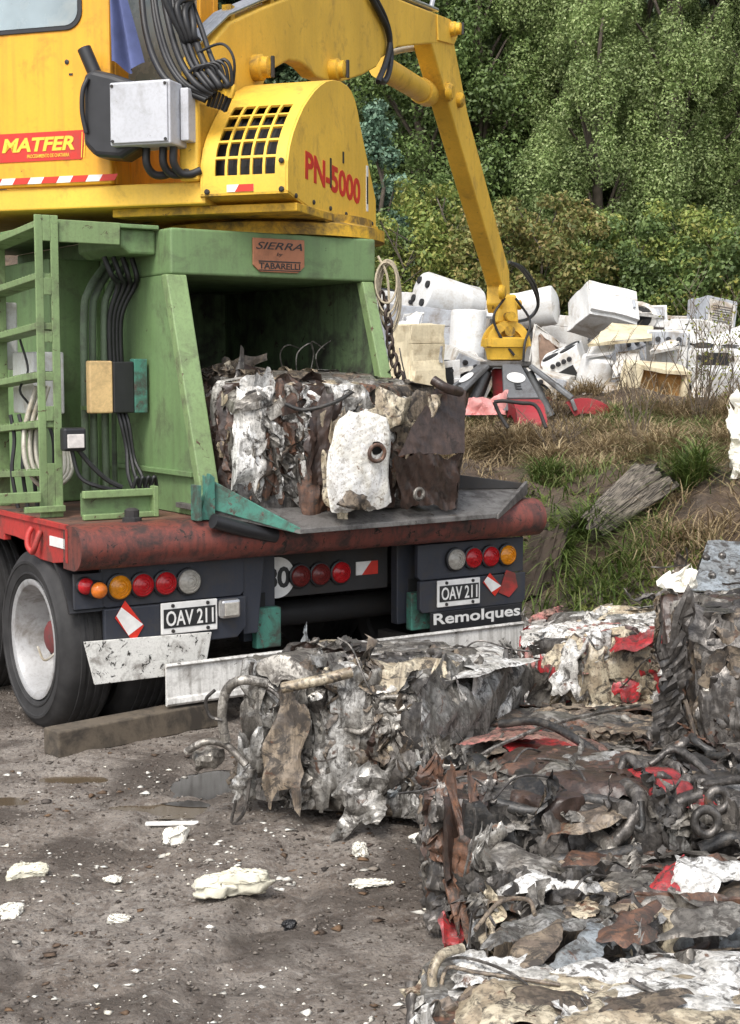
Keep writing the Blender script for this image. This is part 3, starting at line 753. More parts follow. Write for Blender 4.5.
# --- two bales in the foreground
b7, rg = bale('scrap_bale', 'flat bale of mixed grey-brown sheets lying behind the white-topped front bale', (0.90, 3.96, 0), (1.16, 0.50, 0.29), 2, 71,
              {'grey': 3, 'tan': 2.2, 'dark': 1.8, 'bluegrey': 1.0, 'galv': 1.6, 'rust': 1.3, 'cream': 1.0, 'white': 0.5}, (10, 30, 2, 10, 2), pipes=6, strips=22, wires=6, res=0.010, smin=0.16, smax=0.40, top_gain=0.5)
bpy.context.view_layer.update()
for q, m in (([(545, 965, 3.383), (585, 968, 3.374), (625, 918, 3.591), (572, 915, 3.591)], 'bluegrey'), ([(505, 962, 3.383), (548, 964, 3.374), (572, 918, 3.572), (535, 925, 3.544)], 'tan'),
             ([(660, 900, 3.799), (720, 905, 3.761), (745, 860, 3.922), (690, 848, 3.969)], 'white'), ([(650, 890, 3.827), (680, 893, 3.808), (690, 855, 3.922), (662, 860, 3.922)], 'red'),
             ([(490, 950, 3.421), (590, 915, 3.638), (560, 900, 3.733), (500, 920, 3.638)], 'galv'), ([(600, 940, 3.478), (660, 935, 3.497), (660, 900, 3.667), (610, 905, 3.638)], 'rust'),
             ([(660, 930, 3.515), (745, 925, 3.515), (745, 905, 3.638), (670, 908, 3.638)], 'grey')):
    quad_sheet('crushed_sheet', b7, [wl(b7, *p) for p in q], SC[m], rg, 0.022, 0.010, 3.0)
b8, rg = bale('scrap_bale', 'front bale with crumpled white enamel and muddy tan sheets on top', (0.68, 3.20, 0), (1.10, 0.58, 0.27), 2, 83,
              {'white': 3, 'cream': 2, 'tan': 2, 'rust': 1, 'galv': 1}, (10, 24, 2, 12, 2), pipes=4, strips=12, wires=5, res=0.010, smin=0.22, smax=0.5, top_gain=0.45,
              top_pal={'white': 4, 'tan': 1.8, 'cream': 2.0, 'rust': 0.6, 'galv': 1.2, 'bluegrey': 0.5})
bpy.context.view_layer.update()
for q, m in (([(448, 985, 3.272), (560, 992, 3.252), (548, 960, 3.407), (470, 955, 3.427)], 'white'), ([(540, 990, 3.252), (670, 985, 3.262), (640, 955, 3.388), (560, 965, 3.369)], 'white'),
             ([(500, 1012, 3.098), (700, 1018, 3.078), (680, 988, 3.214), (530, 990, 3.214)], 'tan'), ([(455, 1020, 3.098), (500, 1020, 3.078), (515, 985, 3.214), (480, 982, 3.233)], 'cream'),
             ([(560, 1040, 2.981), (745, 1035, 3.001), (740, 1005, 3.098), (570, 1010, 3.098)], 'cream'), ([(690, 990, 3.252), (745, 985, 3.272), (745, 955, 3.388), (700, 958, 3.388)], 'white')):
    quad_sheet('crushed_sheet', b8, [wl(b8, *p) for p in q], SC[m], rg, 0.018, 0.010, 3.4)
for pts, r_, m in (([(436, 1000, 3.291), (432, 975, 3.311), (442, 955, 3.340), (462, 948, 3.388)], 0.012, 'cream'), ([(440, 990, 3.311), (448, 968, 3.330), (475, 972, 3.311), (560, 985, 3.252)], 0.005, 'tan'),
                   ([(475, 930, 3.504), (500, 902, 3.582), (528, 900, 3.630), (535, 915, 3.582)], 0.006, 'tan'), ([(630, 980, 3.243), (660, 996, 3.194), (690, 1005, 3.175)], 0.007, 'dark')):
    MB().tube(smooth_path([wl(b8, *p) for p in pts], 6), r_, 8).build('wire', SC[m], b8, smooth=50)

# --- bale at the back right under the grey hood
b9, rg = bale('scrap_bale', 'dark bale at the right edge behind the tall one, under a grey metal lid', (1.86, 6.86, 0), (0.70, 0.60, 0.72), 0, 97,
              {'dark': 3, 'rust': 1.4, 'tan': 2, 'grey': 1.5}, (10, 6, 2, 8, 2), pipes=5, strips=12, res=0.018)
lid = thing('machine_lid', 'grey metal lid with bolt heads lying tilted on the dark bale at the right edge', 'metal lid', rot=(0, 0, 0))
lid.location = at(720, 572, 6.6)
bpy.context.view_layer.update()
rl = np.random.default_rng(5)
A = [wl(lid, 690, 592, 6.45), wl(lid, 748, 590, 6.45), wl(lid, 748, 542, 6.85), wl(lid, 708, 540, 6.85)]
quad_sheet('lid_plate', lid, A, SC['bluegrey'], rl, 0.006, 0.02, 1.5, ragged=0.01, curl=0)
quad_sheet('lid_edge', lid, [np.array(A[0]) - (0, 0, .05), np.array(A[1]) - (0, 0, .05), A[1], A[0]], SC['dark'], rl, 0.006, 0.02, 1.5, ragged=0.0, curl=0)
quad_sheet('lid_edge', lid, [np.array(A[3]) - (0, 0, .05), np.array(A[0]) - (0, 0, .05), A[0], A[3]], SC['dark'], rl, 0.006, 0.02, 1.5, ragged=0.0, curl=0)
for (u, v) in ((706, 560), (722, 558), (712, 578), (732, 574)):
    p = Vector(wl(lid, u, v, 6.45 + (592 - v) / 52 * 0.4))
    MB().lathe([(0.018, -0.01), (0.018, 0.02), (0.012, 0.026)], p, (0, -0.3, 1), 6).build('bolt_head', SC['dark'], lid)
# ------------------------------------------------------------------ trailer
tr = thing('flatbed_trailer', 'red and black flatbed trailer with worn red tube bumper carrying the green press', 'trailer', T, (1.33, 2.5, 0))
MB().box(0.02, 2.64, 0.12, 6.5, 0.93, 1.0).build('deck', M['deck'], tr, bevel=0.006)
arc = [(0.11 - 0.105 * math.cos(a), 0.905 + 0.1 * math.sin(a)) for a in [(-0.5 + i / 14) * PI for i in range(15)]]
bump = MB().prism([(0.22, 0.806)] + arc + [(0.22, 1.004)], 'x', 0.0, 2.665).build('bumper_tube', M['bumper'], tr, smooth=40)
MB().tube([T.onY(213, 521, -0.02), T.onY(246, 530, -0.0), T.onY(275, 536, 0.02)], 0.035, 12).build('exhaust_pipe', M['black'], tr, smooth=50)
MB().lathe([(0.045, 0), (0.045, 0.02), (0.034, 0.024), (0.034, 0.055), (0.02, 0.065)], (0.33, 0.2, 1.0), (0, 0, 1), 10).build('deck_bolt', M['dark_steel'], tr, smooth=30)
# side rail with wheel arch
WY, WZ, WR = 0.645, 0.415, 0.435
arch = [(WY + 0.485 * math.cos(a), WZ + 0.02 + 0.46 * math.sin(a)) for a in [math.radians(112 - i * 4.6) for i in range(11)]]
top = [(0.16, 0.995), (6.4, 0.995), (6.4, 0.86), (1.0, 0.86)]
arch2 = [(1.0, 0.892), (0.85, 0.892), (0.73, 0.885), (0.66, 0.86), (0.60, 0.826), (0.52, 0.815), (0.35, 0.815), (0.22, 0.832), (0.16, 0.832)]
MB().prism([(0.16, 0.995), (6.4, 0.995), (6.4, 0.86), (1.0, 0.86)] + arch2[0:], 'x', 0.004, 0.04).build('side_rail', M['red'], tr, bevel=0.004)
MB().box(-0.006, 0.018, 0.18, 6.4, 0.985, 1.006).box(-0.004, 0.016, 0.165, 0.185, 0.835, 0.99).build('rail_edge', M['red'], tr)
MB().box(0.0, 0.0035, 0.20, 0.385, 0.895, 0.94).build('reflector_sticker', M['sticker_white'], tr)
hk = [(-0.01, 0.58, 0.96), (-0.03, 0.575, 0.93), (-0.04, 0.56, 0.88), (-0.03, 0.53, 0.85), (-0.035, 0.49, 0.87), (-0.02, 0.48, 0.92), (-0.005, 0.485, 0.95)]
MB().tube(smooth_path(hk, 5), 0.014, 8).build('tie_hook', M['red'], tr, smooth=50)
# wheels
def wheel(y, x0, side, outer=True):
    s = side
    prof = [(0.285, 0.03), (0.30, 0.008), (0.312, 0.003), (0.315, -0.002), (0.322, -0.002), (0.325, 0.002), (0.345, -0.002), (0.362, -0.006), (0.365, -0.010), (0.378, -0.010), (0.381, -0.005), (0.40, 0.004), (0.425, 0.025), (0.435, 0.05), (0.437, 0.10), (0.437, 0.19), (0.430, 0.23), (0.40, 0.255), (0.30, 0.26), (0.285, 0.24)]
    t = MB().lathe(prof, (x0, y, WZ), (s, 0, 0), 64, close=True).build('wheel', M['rubber'], tr, smooth=35)
    # tread ribs
    rb = MB()
    for h in (0.085, 0.125, 0.165, 0.205):
        rb.lathe([(0.432, h - 0.013), (0.4425, h - 0.010), (0.4425, h + 0.010), (0.432, h + 0.013)], (x0, y, WZ), (s, 0, 0), 64, close=True)
    rb.build('tread', M['rubber'], t, smooth=30)
    if outer:
        # deep dish rim
        MB().lathe([(0.262, 0.19), (0.258, 0.10), (0.268, 0.04), (0.290, 0.018), (0.290, 0.006), (0.278, 0.004), (0.262, 0.012), (0.252, 0.04), (0.245, 0.12), (0.23, 0.175), (0.15, 0.19), (0.11, 0.185)],
                   (x0, y, WZ), (s, 0, 0), 48).build('rim', M['rim'], t, smooth=40)
        MB().lathe([(0.12, 0.19), (0.12, 0.15), (0.085, 0.13), (0.08, 0.10), (0.06, 0.085), (0.0, 0.082)], (x0, y, WZ), (s, 0, 0), 24).build('hub', M['hub_red'], t, smooth=35)
        nb = MB()
        for k in range(10):
            a = 2 * PI * k / 10
            nb.lathe([(0.018, 0.185), (0.018, 0.155), (0.010, 0.145)], (x0, y + 0.165 * math.cos(a), WZ + 0.165 * math.sin(a)), (s, 0, 0), 6)
        nb.build('wheel_nuts', M['dark_steel'], t)
        MB().tube(smooth_path([(x0 + 0.05 * s, y + 0.05, WZ - 0.05), (x0 + 0.03 * s, y - 0.08, WZ - 0.09), (x0 + 0.05 * s, y - 0.16, WZ - 0.05), (x0 + 0.12 * s, y - 0.15, WZ + 0.02)], 6), 0.006, 6).build('valve_hose', M['pipe_steel'], t, smooth=50)
    return t
for yy in (WY, WY + 1.05, WY + 2.1):
    wheel(yy, 0.0, 1); wheel(yy, 0.31, 1, False)
    wheel(yy, 2.66, -1); wheel(yy, 2.35, -1, False)
MB().tube([(0.2, WY, WZ), (2.46, WY, WZ)], 0.07, 12).tube([(0.2, WY + 1.05, WZ), (2.46, WY + 1.05, WZ)], 0.07, 12).tube([(0.2, WY + 2.1, WZ), (2.46, WY + 2.1, WZ)], 0.07, 12).build('axle', M['dark_steel'], tr, smooth=40)
MB().box(0.62, 0.78, 0.45, 6.4, 0.55, 0.928).build('chassis_beam', M['dark_steel'], tr, bevel=0.01)
MB().box(1.88, 2.04, 0.45, 6.4, 0.55, 0.928).build('chassis_beam', M['dark_steel'], tr, bevel=0.01)
MB().box(0.1, 2.55, 0.50, 0.60, 0.62, 0.928).box(0.80, 1.86, 1.6, 1.7, 0.25, 0.9).build('cross_member_blocker', M['dark_steel'], tr, bevel=0.008)  # dark boxes added under the deck so that no light passes
# mud guards behind the wheels
for x0, x1 in ((0.01, 0.30), (2.36, 2.65)):
    g = [(WY - 0.50 * math.cos(a), WZ + 0.50 * math.sin(a)) for a in [math.radians(22 + i * 6.5) for i in range(11)]]
    g2 = [(WY - 0.482 * math.cos(a), WZ + 0.482 * math.sin(a)) for a in [math.radians(22 + i * 6.5) for i in range(11)]]
    mb = MB()
    for i in range(10):
        mb.hull8([(x0, *g[i]), (x1, *g[i]), (x1, *g2[i]), (x0, *g2[i])], [(x0, *g[i + 1]), (x1, *g[i + 1]), (x1, *g2[i + 1]), (x0, *g2[i + 1])])
    mb.build('mudguard', M['black'], tr, smooth=30)
# rear boards and lamps
def board(name, x0, x1, z0, z1, y0, y1, mat, cut=0.03, bevel=0.004):
    return MB().prism([(x0 + cut, z0), (x1 - cut, z0), (x1, z0 + cut), (x1, z1), (x0, z1), (x0, z0 + cut)], 'y', y0, y1).build(name, mat, tr, bevel=bevel)
def round_lamp(x, z, r, y, mat, label=None):
    o = MB().lathe([(r + 0.008, 0), (r + 0.008, 0.018), (r, 0.022)], (x, y, z), (0, -1, 0), 28).build('tail_lamp', M['black'], tr, smooth=40, label=label)
    MB().lathe([(r, 0.018), (r * 0.97, 0.028), (r * 0.82, 0.033), (r * 0.79, 0.029), (r * 0.58, 0.036), (r * 0.55, 0.031), (r * 0.32, 0.038), (r * 0.28, 0.033), (0.0, 0.037)], (x, y, z), (0, -1, 0), 28).build('lens', mat, o, smooth=60)
    return o
def plate(x0, x1, z0, z1, y):
    o = MB().box(x0, x1, y - 0.012, y, z0, z1).build('number_plate', M['sticker_white'], tr, bevel=0.004)
    w, h = x1 - x0, z1 - z0
    MB().box(x0 + w * 0.04, x1 - w * 0.04, y - 0.0145, y - 0.0121, z0 + h * 0.2, z1 - h * 0.2).build('plate_ground', M['letter_black'], o)
    text_part('plate_lettering', 'OAV 211', M['letter_white'], o, (x0 + w * 0.08, y - 0.0148, z0 + h * 0.26), (1, 0, 0), (0, 0, 1), w * 0.84, h * 0.48, bold=0.012)
    tx = MB()
    for fx in (0.2, 0.82):
        tx.lathe([(0.009, 0), (0.009, 0.006), (0.004, 0.008)], (x0 + w * fx, y - 0.012, z1 - h * 0.1), (0, -1, 0), 8).lathe([(0.009, 0), (0.009, 0.006), (0.004, 0.008)], (x0 + w * fx, y - 0.012, z0 + h * 0.1), (0, -1, 0), 8)
    tx.build('plate_screws', M['dark_steel'], o)
    return o
def diamond(cx, cz, y, w, h, tilt):
    pts = [(-0.42 * w, 0.12 * h), (-0.12 * w, 0.5 * h), (0.42 * w, -0.12 * h), (0.12 * w, -0.5 * h)]
    o = MB().prism([(cx + p[0], cz + p[1]) for p in pts], 'y', y - 0.003, y).build('hazard_sticker', M['letter_red'], tr)
    a, b, c, d = pts
    lp = lambda p, q, t: (p[0] + (q[0] - p[0]) * t, p[1] + (q[1] - p[1]) * t)
    w4 = [lp(a, b, .55), lp(b, c, 0.12), lp(b, c, .92), lp(c, d, .3), lp(d, a, .62), lp(d, a, .97)]
    w4 = [lp(a, b, .25), lp(a, b, .75), lp(b, c, .70), lp(c, d, .30), lp(d, a, .35), lp(d, a, .80)]
    w4 = [lp(a, b, .12), lp(a, b, .62), lp(b, c, 0.95), lp(d, a, 0.30)]
    MB().prism([(cx + p[0], cz + p[1]) for p in w4], 'y', y - 0.0045, y - 0.0031).build('sticker_band', M['sticker_white'], o)
YB = 0.15
board('lamp_board', 0.16, 0.90, 0.615, 0.80, YB + 0.02, YB + 0.05, M['navy'], 0.02)
board('plate_board', 0.165, 0.90, 0.415, 0.612, YB, YB + 0.03, M['navy'], 0.05, 0.006)
MB().prism([(0.90, 0.42), (0.98, 0.42), (1.02, 0.80), (0.90, 0.80)], 'y', YB + 0.03, YB + 0.28).build('bracket', M['navy'], tr, bevel=0.004)
round_lamp(0.243, 0.708, 0.056, YB + 0.02, M['lens_amber'], 'round amber tail lamp on the left lamp board')
round_lamp(0.358, 0.708, 0.054, YB + 0.02, M['lens_red'])
round_lamp(0.475, 0.708, 0.054, YB + 0.02, M['lens_red'])
round_lamp(0.597, 0.706, 0.058, YB + 0.02, M['lens_clear'], 'round clouded clear tail lamp on the left lamp board')
for (u, v, m, yy) in ((85, 586, 'lens_red', 0.16), (98, 590, 'lens_orange', 0.12)):
    p = T.onY(u, v, yy)
    o = MB().lathe([(0.042, 0.03), (0.042, 0.0), (0.038, -0.01)], p, (0, 1, 0), 24).build('marker_lamp', M['black'], tr, smooth=40)
    MB().lathe([(0.038, 0.0), (0.037, -0.022), (0.026, -0.040), (0.0, -0.046)], p, (0, 1, 0), 24).build('lens', M[m], o, smooth=60)
MB().box(0.03, 0.17, 0.17, 0.19, 0.62, 0.78).build('marker_bracket', M['navy'], tr)
plate(0.441, 0.735, 0.468, 0.617, YB - 0.004)
diamond(0.285, 0.545, YB - 0.004, 0.17, 0.20, 0)
lp_ = MB().box(0.738, 0.842, YB - 0.055, YB - 0.006, 0.520, 0.612).build('plate_lamp', M['chrome'], tr, bevel=0.015)
MB().box(0.752, 0.828, YB - 0.063, YB - 0.0551, 0.534, 0.598).build('lens', M['lens_clear'], lp_, bevel=0.004)
# right hand boards
board('lamp_board', 1.93, 2.64, 0.60, 0.79, YB + 0.02, YB + 0.05, M['navy'], 0.02)
board('plate_board', 1.93, 2.64, 0.43, 0.597, YB, YB + 0.03, M['navy'], 0.02)
round_lamp(2.168, 0.70, 0.056, YB + 0.02, M['lens_clear'], 'round clear tail lamp on the right lamp board')
round_lamp(2.284, 0.70, 0.054, YB + 0.02, M['lens_red'])
round_lamp(2.400, 0.70, 0.054, YB + 0.02, M['lens_red'])
round_lamp(2.516, 0.70, 0.054, YB + 0.02, M['lens_amber'], 'round amber tail lamp on the right lamp board')
plate(2.034, 2.315, 0.455, 0.597, YB - 0.004)
diamond(2.405, 0.548, YB - 0.004, 0.15, 0.13, 0)
MB().prism([(2.45, 0.50), (2.52, 0.47), (2.58, 0.52), (2.56, 0.60), (2.50, 0.62)], 'y', YB - 0.008, YB - 0.0045).build('rust_patch', M['red'], tr)
MB().box(2.0, 2.62, 0.152, 0.162, 0.30, 0.4285).build('mud_flap', M['black'], tr, bevel=0.004)
text_part('mud_flap_lettering', 'Remolques', M['letter_white'], tr, (2.02, 0.1515, 0.343), (1, 0, 0), (0, 0, 1), 0.585, 0.078, bold=0.02)
# middle: uprights, green shoes, dim lamps, speed disc
for x0, x1 in ((0.955, 1.135), (1.875, 2.075)):
    u = MB().prism([(x0, 0.36), (x1, 0.36), (x1, 0.80), (x0, 0.80)], 'y', 0.28, 0.34).build('upright', M['navy'], tr, bevel=0.006)
    MB().box((x0 + x1) / 2 - 0.03, (x0 + x1) / 2 + 0.03, 0.272, 0.2799, 0.50, 0.60).build('upright_slot', M['dark_hole'], u, bevel=0.003)
    MB().box((x0 + x1) / 2 - 0.05, (x0 + x1) / 2 + 0.09, 0.22, 0.27, 0.33, 0.53).build('shoe', M['teal'], u, bevel=0.006)
MB().box(1.14, 1.87, 0.36, 0.39, 0.55, 0.80).build('middle_board', M['dark_steel'], tr, bevel=0.004)
for x in (1.32, 1.44, 1.565):
    round_lamp(x, 0.655, 0.056, 0.36, M['lens_red'] if x > 1.5 else M['lens_dull'])
sp_ = MB().lathe([(0.105, 0), (0.105, 0.004)], (1.19, 0.358, 0.655), (0, -1, 0), 36).build('speed_disc', M['sticker_white'], tr)
text_part('speed_numerals', '80', M['letter_black'], sp_, (1.115, 0.3535, 0.600), (1, 0, 0), (0, 0, 1), 0.15, 0.11, bold=0.03)
rs = MB().box(1.665, 1.80, 0.352, 0.3585, 0.63, 0.70).build('reflector_sticker', M['sticker_white'], tr)
MB().prism([(1.70, 0.63), (1.80, 0.63), (1.80, 0.70), (1.76, 0.70)], 'y', 0.350, 0.3519).build('sticker_band', M['letter_red'], rs)
# white boards
q = [T.onY(84, 642, 0.13), T.onY(212, 632, 0.13), T.onY(205, 672, 0.13), T.onY(95, 685, 0.13)]
MB().hull8([(p.x, 0.13, p.z) for p in q], [(p.x, 0.142, p.z) for p in q]).build('white_flap', M['white_flap'], tr, bevel=0.003)
MB().prism([(0.10, 0.338), (0.085, 0.338), (0.078, 0.329), (0.085, 0.322), (0.092, 0.318), (0.085, 0.18), (0.078, 0.172), (0.074, 0.150), (0.085, 0.138), (0.10, 0.138)], 'x', 0.44, 2.58).build('underrun_board', M['white_board'], tr, bevel=0.002)
for x in (0.70, 1.9): MB().box(x, x + 0.06, 0.1, 0.5, 0.22, 0.30).build('board_arm', M['dark_steel'], tr)

tim = thing('wood_block', 'square weathered timber block lying beside the trailer wheel', 'timber', rot=(0, 0, 0))
a_ = Vector((-1.36, 6.33, 0)); b_ = Vector((-0.72, 6.93, 0))
d_ = (b_ - a_).normalized(); n_ = Vector((-d_.y, d_.x, 0))
tim.location = (a_ + b_) / 2; tim.rotation_euler = (0, 0, math.atan2(d_.y, d_.x))
L_ = (b_ - a_).length
MB().box(-L_ / 2, L_ / 2, 0, 0.13, 0.004, 0.125).build('timber', M['timber'], tim, bevel=0.008)

# ------------------------------------------------------------------ green press
pr = thing('scrap_press', 'green scrap baling press standing on the red trailer, its opening full of crushed metal', 'baling press', T, (1.28, 1.6, 1.0))
MB().prism([(0.50, 2.164), (0.50, 2.388), (2.6, 2.388), (2.6, 2.164)], 'x', 0.69, 1.885).build('header_beam', M['green'], pr, bevel=0.012, seg=3)
# front posts: leaning flanges
def leaning_post(xa, xb, xa2, xb2, name='front_post'):
    A = [(xa, 0.50, 2.163), (xb, 0.50, 2.163), (xb, 0.56, 2.163), (xa, 0.56, 2.163)]
    B = [(xa2, 0.10, 1.02), (xb2, 0.10, 1.02), (xb2, 0.16, 1.02), (xa2, 0.16, 1.02)]
    return MB().hull8(B, A).build(name, M['green_light'], pr, bevel=0.006)
leaning_post(0.665, 0.775, 0.655, 0.755)
leaning_post(1.80, 1.872, 1.80, 1.872)
for x0, x1 in ((0.69, 0.715), (1.835, 1.86)):
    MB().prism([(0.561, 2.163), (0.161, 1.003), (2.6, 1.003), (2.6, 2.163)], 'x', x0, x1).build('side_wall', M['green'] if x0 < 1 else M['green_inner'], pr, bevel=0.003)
MB().box(0.64, 0.688, 1.30, 1.345, 1.003, 2.163).build('side_rib', M['green'], pr, bevel=0.004)
MB().box(0.66, 0.689, 0.25, 1.29, 1.19, 1.215).build('side_rib', M['green'], pr, bevel=0.003)
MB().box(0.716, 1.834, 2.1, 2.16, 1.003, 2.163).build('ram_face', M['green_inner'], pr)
MB().box(0.716, 1.834, 0.2, 2.1, 1.003, 1.02).build('press_floor', M['plate_steel'], pr)
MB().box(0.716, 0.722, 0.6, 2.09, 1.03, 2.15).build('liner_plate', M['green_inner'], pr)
# chute
def plateq(name, P, th, mat, n=(0, 0, 1)):
    n = Vector(n)
    return MB().hull8([Vector(p) - n * th for p in P], [Vector(p) for p in P]).build(name, mat, pr, bevel=0.003)
plateq('chute_floor', [(0.66, 0.14, 1.055), (1.04, -0.13, 0.955), (2.22, -0.12, 0.965), (2.62, 0.14, 1.05)], 0.025, M['plate_steel'])
plateq('chute_floor', [(0.66, 0.145, 1.057), (2.62, 0.145, 1.052), (2.62, 0.42, 1.06), (0.66, 0.42, 1.06)], 0.025, M['plate_steel'])
plateq('chute_side', [(0.655, 0.12, 1.21), (0.655, 0.12, 1.06), (1.035, -0.125, 0.93), (1.04, -0.13, 0.958)], 0.02, M['teal'], (-0.5, -0.8, 0))
plateq('chute_side', [(2.625, 0.12, 1.10), (2.625, 0.12, 1.03), (2.23, -0.125, 0.935), (2.23, -0.125, 0.96)], 0.02, M['plate_steel'], (0.5, -0.8, 0))
MB().hull8([(1.93, 0.40, 1.063), (2.64, 0.16, 1.055), (2.64, 0.18, 1.055), (1.93, 0.42, 1.063)], [(1.93, 0.40, 1.19), (2.64, 0.16, 1.085), (2.64, 0.18, 1.085), (1.93, 0.42, 1.19)]).build('chute_back_plate', M['dark_steel'], pr, bevel=0.004)
MB().prism([(0.61, 1.003), (0.69, 1.003), (0.69, 1.20), (0.665, 1.22)], 'y', 0.06, 0.095).build('gusset', M['teal'], pr, bevel=0.003)
MB().box(0.58, 0.60, 0.02, 0.095, 1.004, 1.17).build('gusset', M['teal'], pr, bevel=0.003)
# badge
bd = MB().prism([(1.14, 2.225), (1.18, 2.192), (1.40, 2.192), (1.44, 2.225), (1.44, 2.36), (1.14, 2.36)], 'y', 0.488, 0.4995).build('maker_badge', M['badge'], pr, bevel=0.003)
text_part('badge_lettering', 'SIERRA', M['letter_black'], bd, (1.155, 0.4875, 2.305), (1, 0, 0), (0, 0, 1), 0.27, 0.036, shear=0.35, bold=0.004)
text_part('badge_lettering', 'by', M['letter_black'], bd, (1.275, 0.4875, 2.268), (1, 0, 0), (0, 0, 1), 0.035, 0.024, shear=0.3)
text_part('badge_lettering', 'TABARELLI', M['letter_black'], bd, (1.172, 0.4875, 2.208), (1, 0, 0), (0, 0, 1), 0.24, 0.030, bold=0.012)
MB().box(1.17, 1.415, 0.4855, 0.4878, 2.242, 2.248).box(1.17, 1.415, 0.4855, 0.4878, 2.199, 2.203).build('badge_lines', M['letter_black'], bd)
# top gallery and ladder on the left
MB().prism([(0.47, 2.30), (0.16, 2.30), (0.16, 2.405), (0.475, 2.405)], 'y', 0.60, 0.62).build('gallery_beam', M['green_light'], pr, bevel=0.004)
MB().box(0.16, 0.688, 0.62, 2.6, 2.385, 2.405).build('gallery_floor', M['green'], pr, bevel=0.004)
MB().prism([(0.50, 2.30), (0.55, 2.265), (0.688, 2.265), (0.688, 2.385), (0.50, 2.385)], 'y', 0.66, 1.2).build('header_side', M['green'], pr, bevel=0.012)
MB().box(0.40, 0.688, 1.35, 2.6, 1.003, 2.28).build('side_tank', M['green'], pr, bevel=0.01)
MB().hull8([(0.05, 2.2, 1.003), (0.395, 2.2, 1.003), (0.395, 3.4, 1.003), (0.05, 3.4, 1.003)], [(0.05, 2.2, 2.3), (0.395, 2.2, 2.3), (0.395, 3.4, 2.3), (0.05, 3.4, 2.3)]).build('oil_tank', M['green'], pr, bevel=0.01)
ld = MB()
# near stile: plate with slots (built from bars round the slots)
X0, X1, YS = 0.035, 0.150, 0.58
slots = [(1.10, 1.11)]
zs = [1.003]
sl = [(1.26, 1.46), (1.53, 1.65), (1.69, 1.83), (1.88, 2.05), (2.13, 2.30)]
ld.box(X0, X0 + 0.038, YS, YS + 0.012, 1.003, 2.42).box(X1 - 0.038, X1, YS, YS + 0.012, 1.003, 2.42)
prev = 1.003
for a, b in sl:
    ld.box(X0 + 0.0381, X1 - 0.0381, YS, YS + 0.012, prev, a); prev = b
ld.box(X0 + 0.0381, X1 - 0.0381, YS, YS + 0.012, prev, 2.42)
lad = ld.build('ladder', M['green_light'], pr, bevel=0.003)
l2 = MB()
l2.box(X0 + 0.01, X0 + 0.035, 1.30, 1.31, 1.003, 2.34).box(X1 - 0.06, X1, 1.30, 1.31, 1.003, 2.34)
l2.build('stile', M['green_light'], lad, bevel=0.003)
for z in (1.20, 1.43, 1.66, 1.89, 2.12, 2.36):
    MB().hull8([(X0, YS + 0.013, z), (X1, YS + 0.013, z), (X1, 1.299, z - 0.05), (X0, 1.299, z - 0.05)], [(X0, YS + 0.013, z + 0.03), (X1, YS + 0.013, z + 0.03), (X1, 1.299, z - 0.02), (X0, 1.299, z - 0.02)]).build('tread', M['green_light'], lad, bevel=0.003)
    th = MB()
    for k in range(16):
        y = YS + 0.03 + k * 0.043
        zz = z + 0.031 - 0.05 * (y - YS) / 0.72
        for i in range(3):
            th.box(X0 + 0.015 + i * 0.033, X0 + 0.036 + i * 0.033, y, y + 0.02, zz, zz + 0.006)
    th.build('tread_studs', M['green_light'], lad)
# base frame
MB().box(0.155, 0.52, 0.34, 0.37, 1.004, 1.03).box(0.155, 0.52, 0.34, 0.37, 1.105, 1.14).box(0.505, 0.53, 0.33, 0.38, 1.004, 1.15).box(-0.05, 0.15, 0.55, 0.578, 1.03, 1.06).box(-0.35, 0.03, 0.55, 0.578, 1.08, 1.13).build('base_frame', M['green_light'], pr, bevel=0.004)
MB().box(0.155, 0.52, 0.375, 0.385, 1.02, 1.13).build('base_frame', M['green'], pr)
# conduits
top_pts = [T.onY(118, 262, 0.95), T.onY(104, 272, 0.95), T.onY(96, 262, 0.95)]
for i, (x, yy) in enumerate(((0.42, 0.95), (0.475, 0.97), (0.53, 0.95), (0.60, 1.0))):
    p = [(x, yy, 1.01), (x, yy, 1.5), (x + 0.005, yy, 1.98), (x + 0.03, yy, 2.09), (x + 0.09, yy + 0.03, 2.17), (x + 0.16, yy + 0.06, 2.24)]
    MB().tube(smooth_path(p, 6), 0.019 if i < 3 else 0.013, 10).build('conduit', M['grey_conduit'], pr, smooth=50)
MB().box(0.39, 0.66, 0.915, 0.93, 1.50, 1.52).build('conduit_clamp', M['green'], pr)
for i in range(4):
    p = [(0.50 + 0.05 * i, 0.86, 2.26), (0.53 + 0.045 * i, 0.84, 2.17), (0.58 + 0.03 * i, 0.88, 2.12), (0.55 + 0.02 * i, 0.92, 1.95), (0.56 + 0.02 * i, 0.93, 1.6)]
    MB().tube(smooth_path(p, 6), 0.014, 8).build('hose', M['hose'], pr, smooth=50)
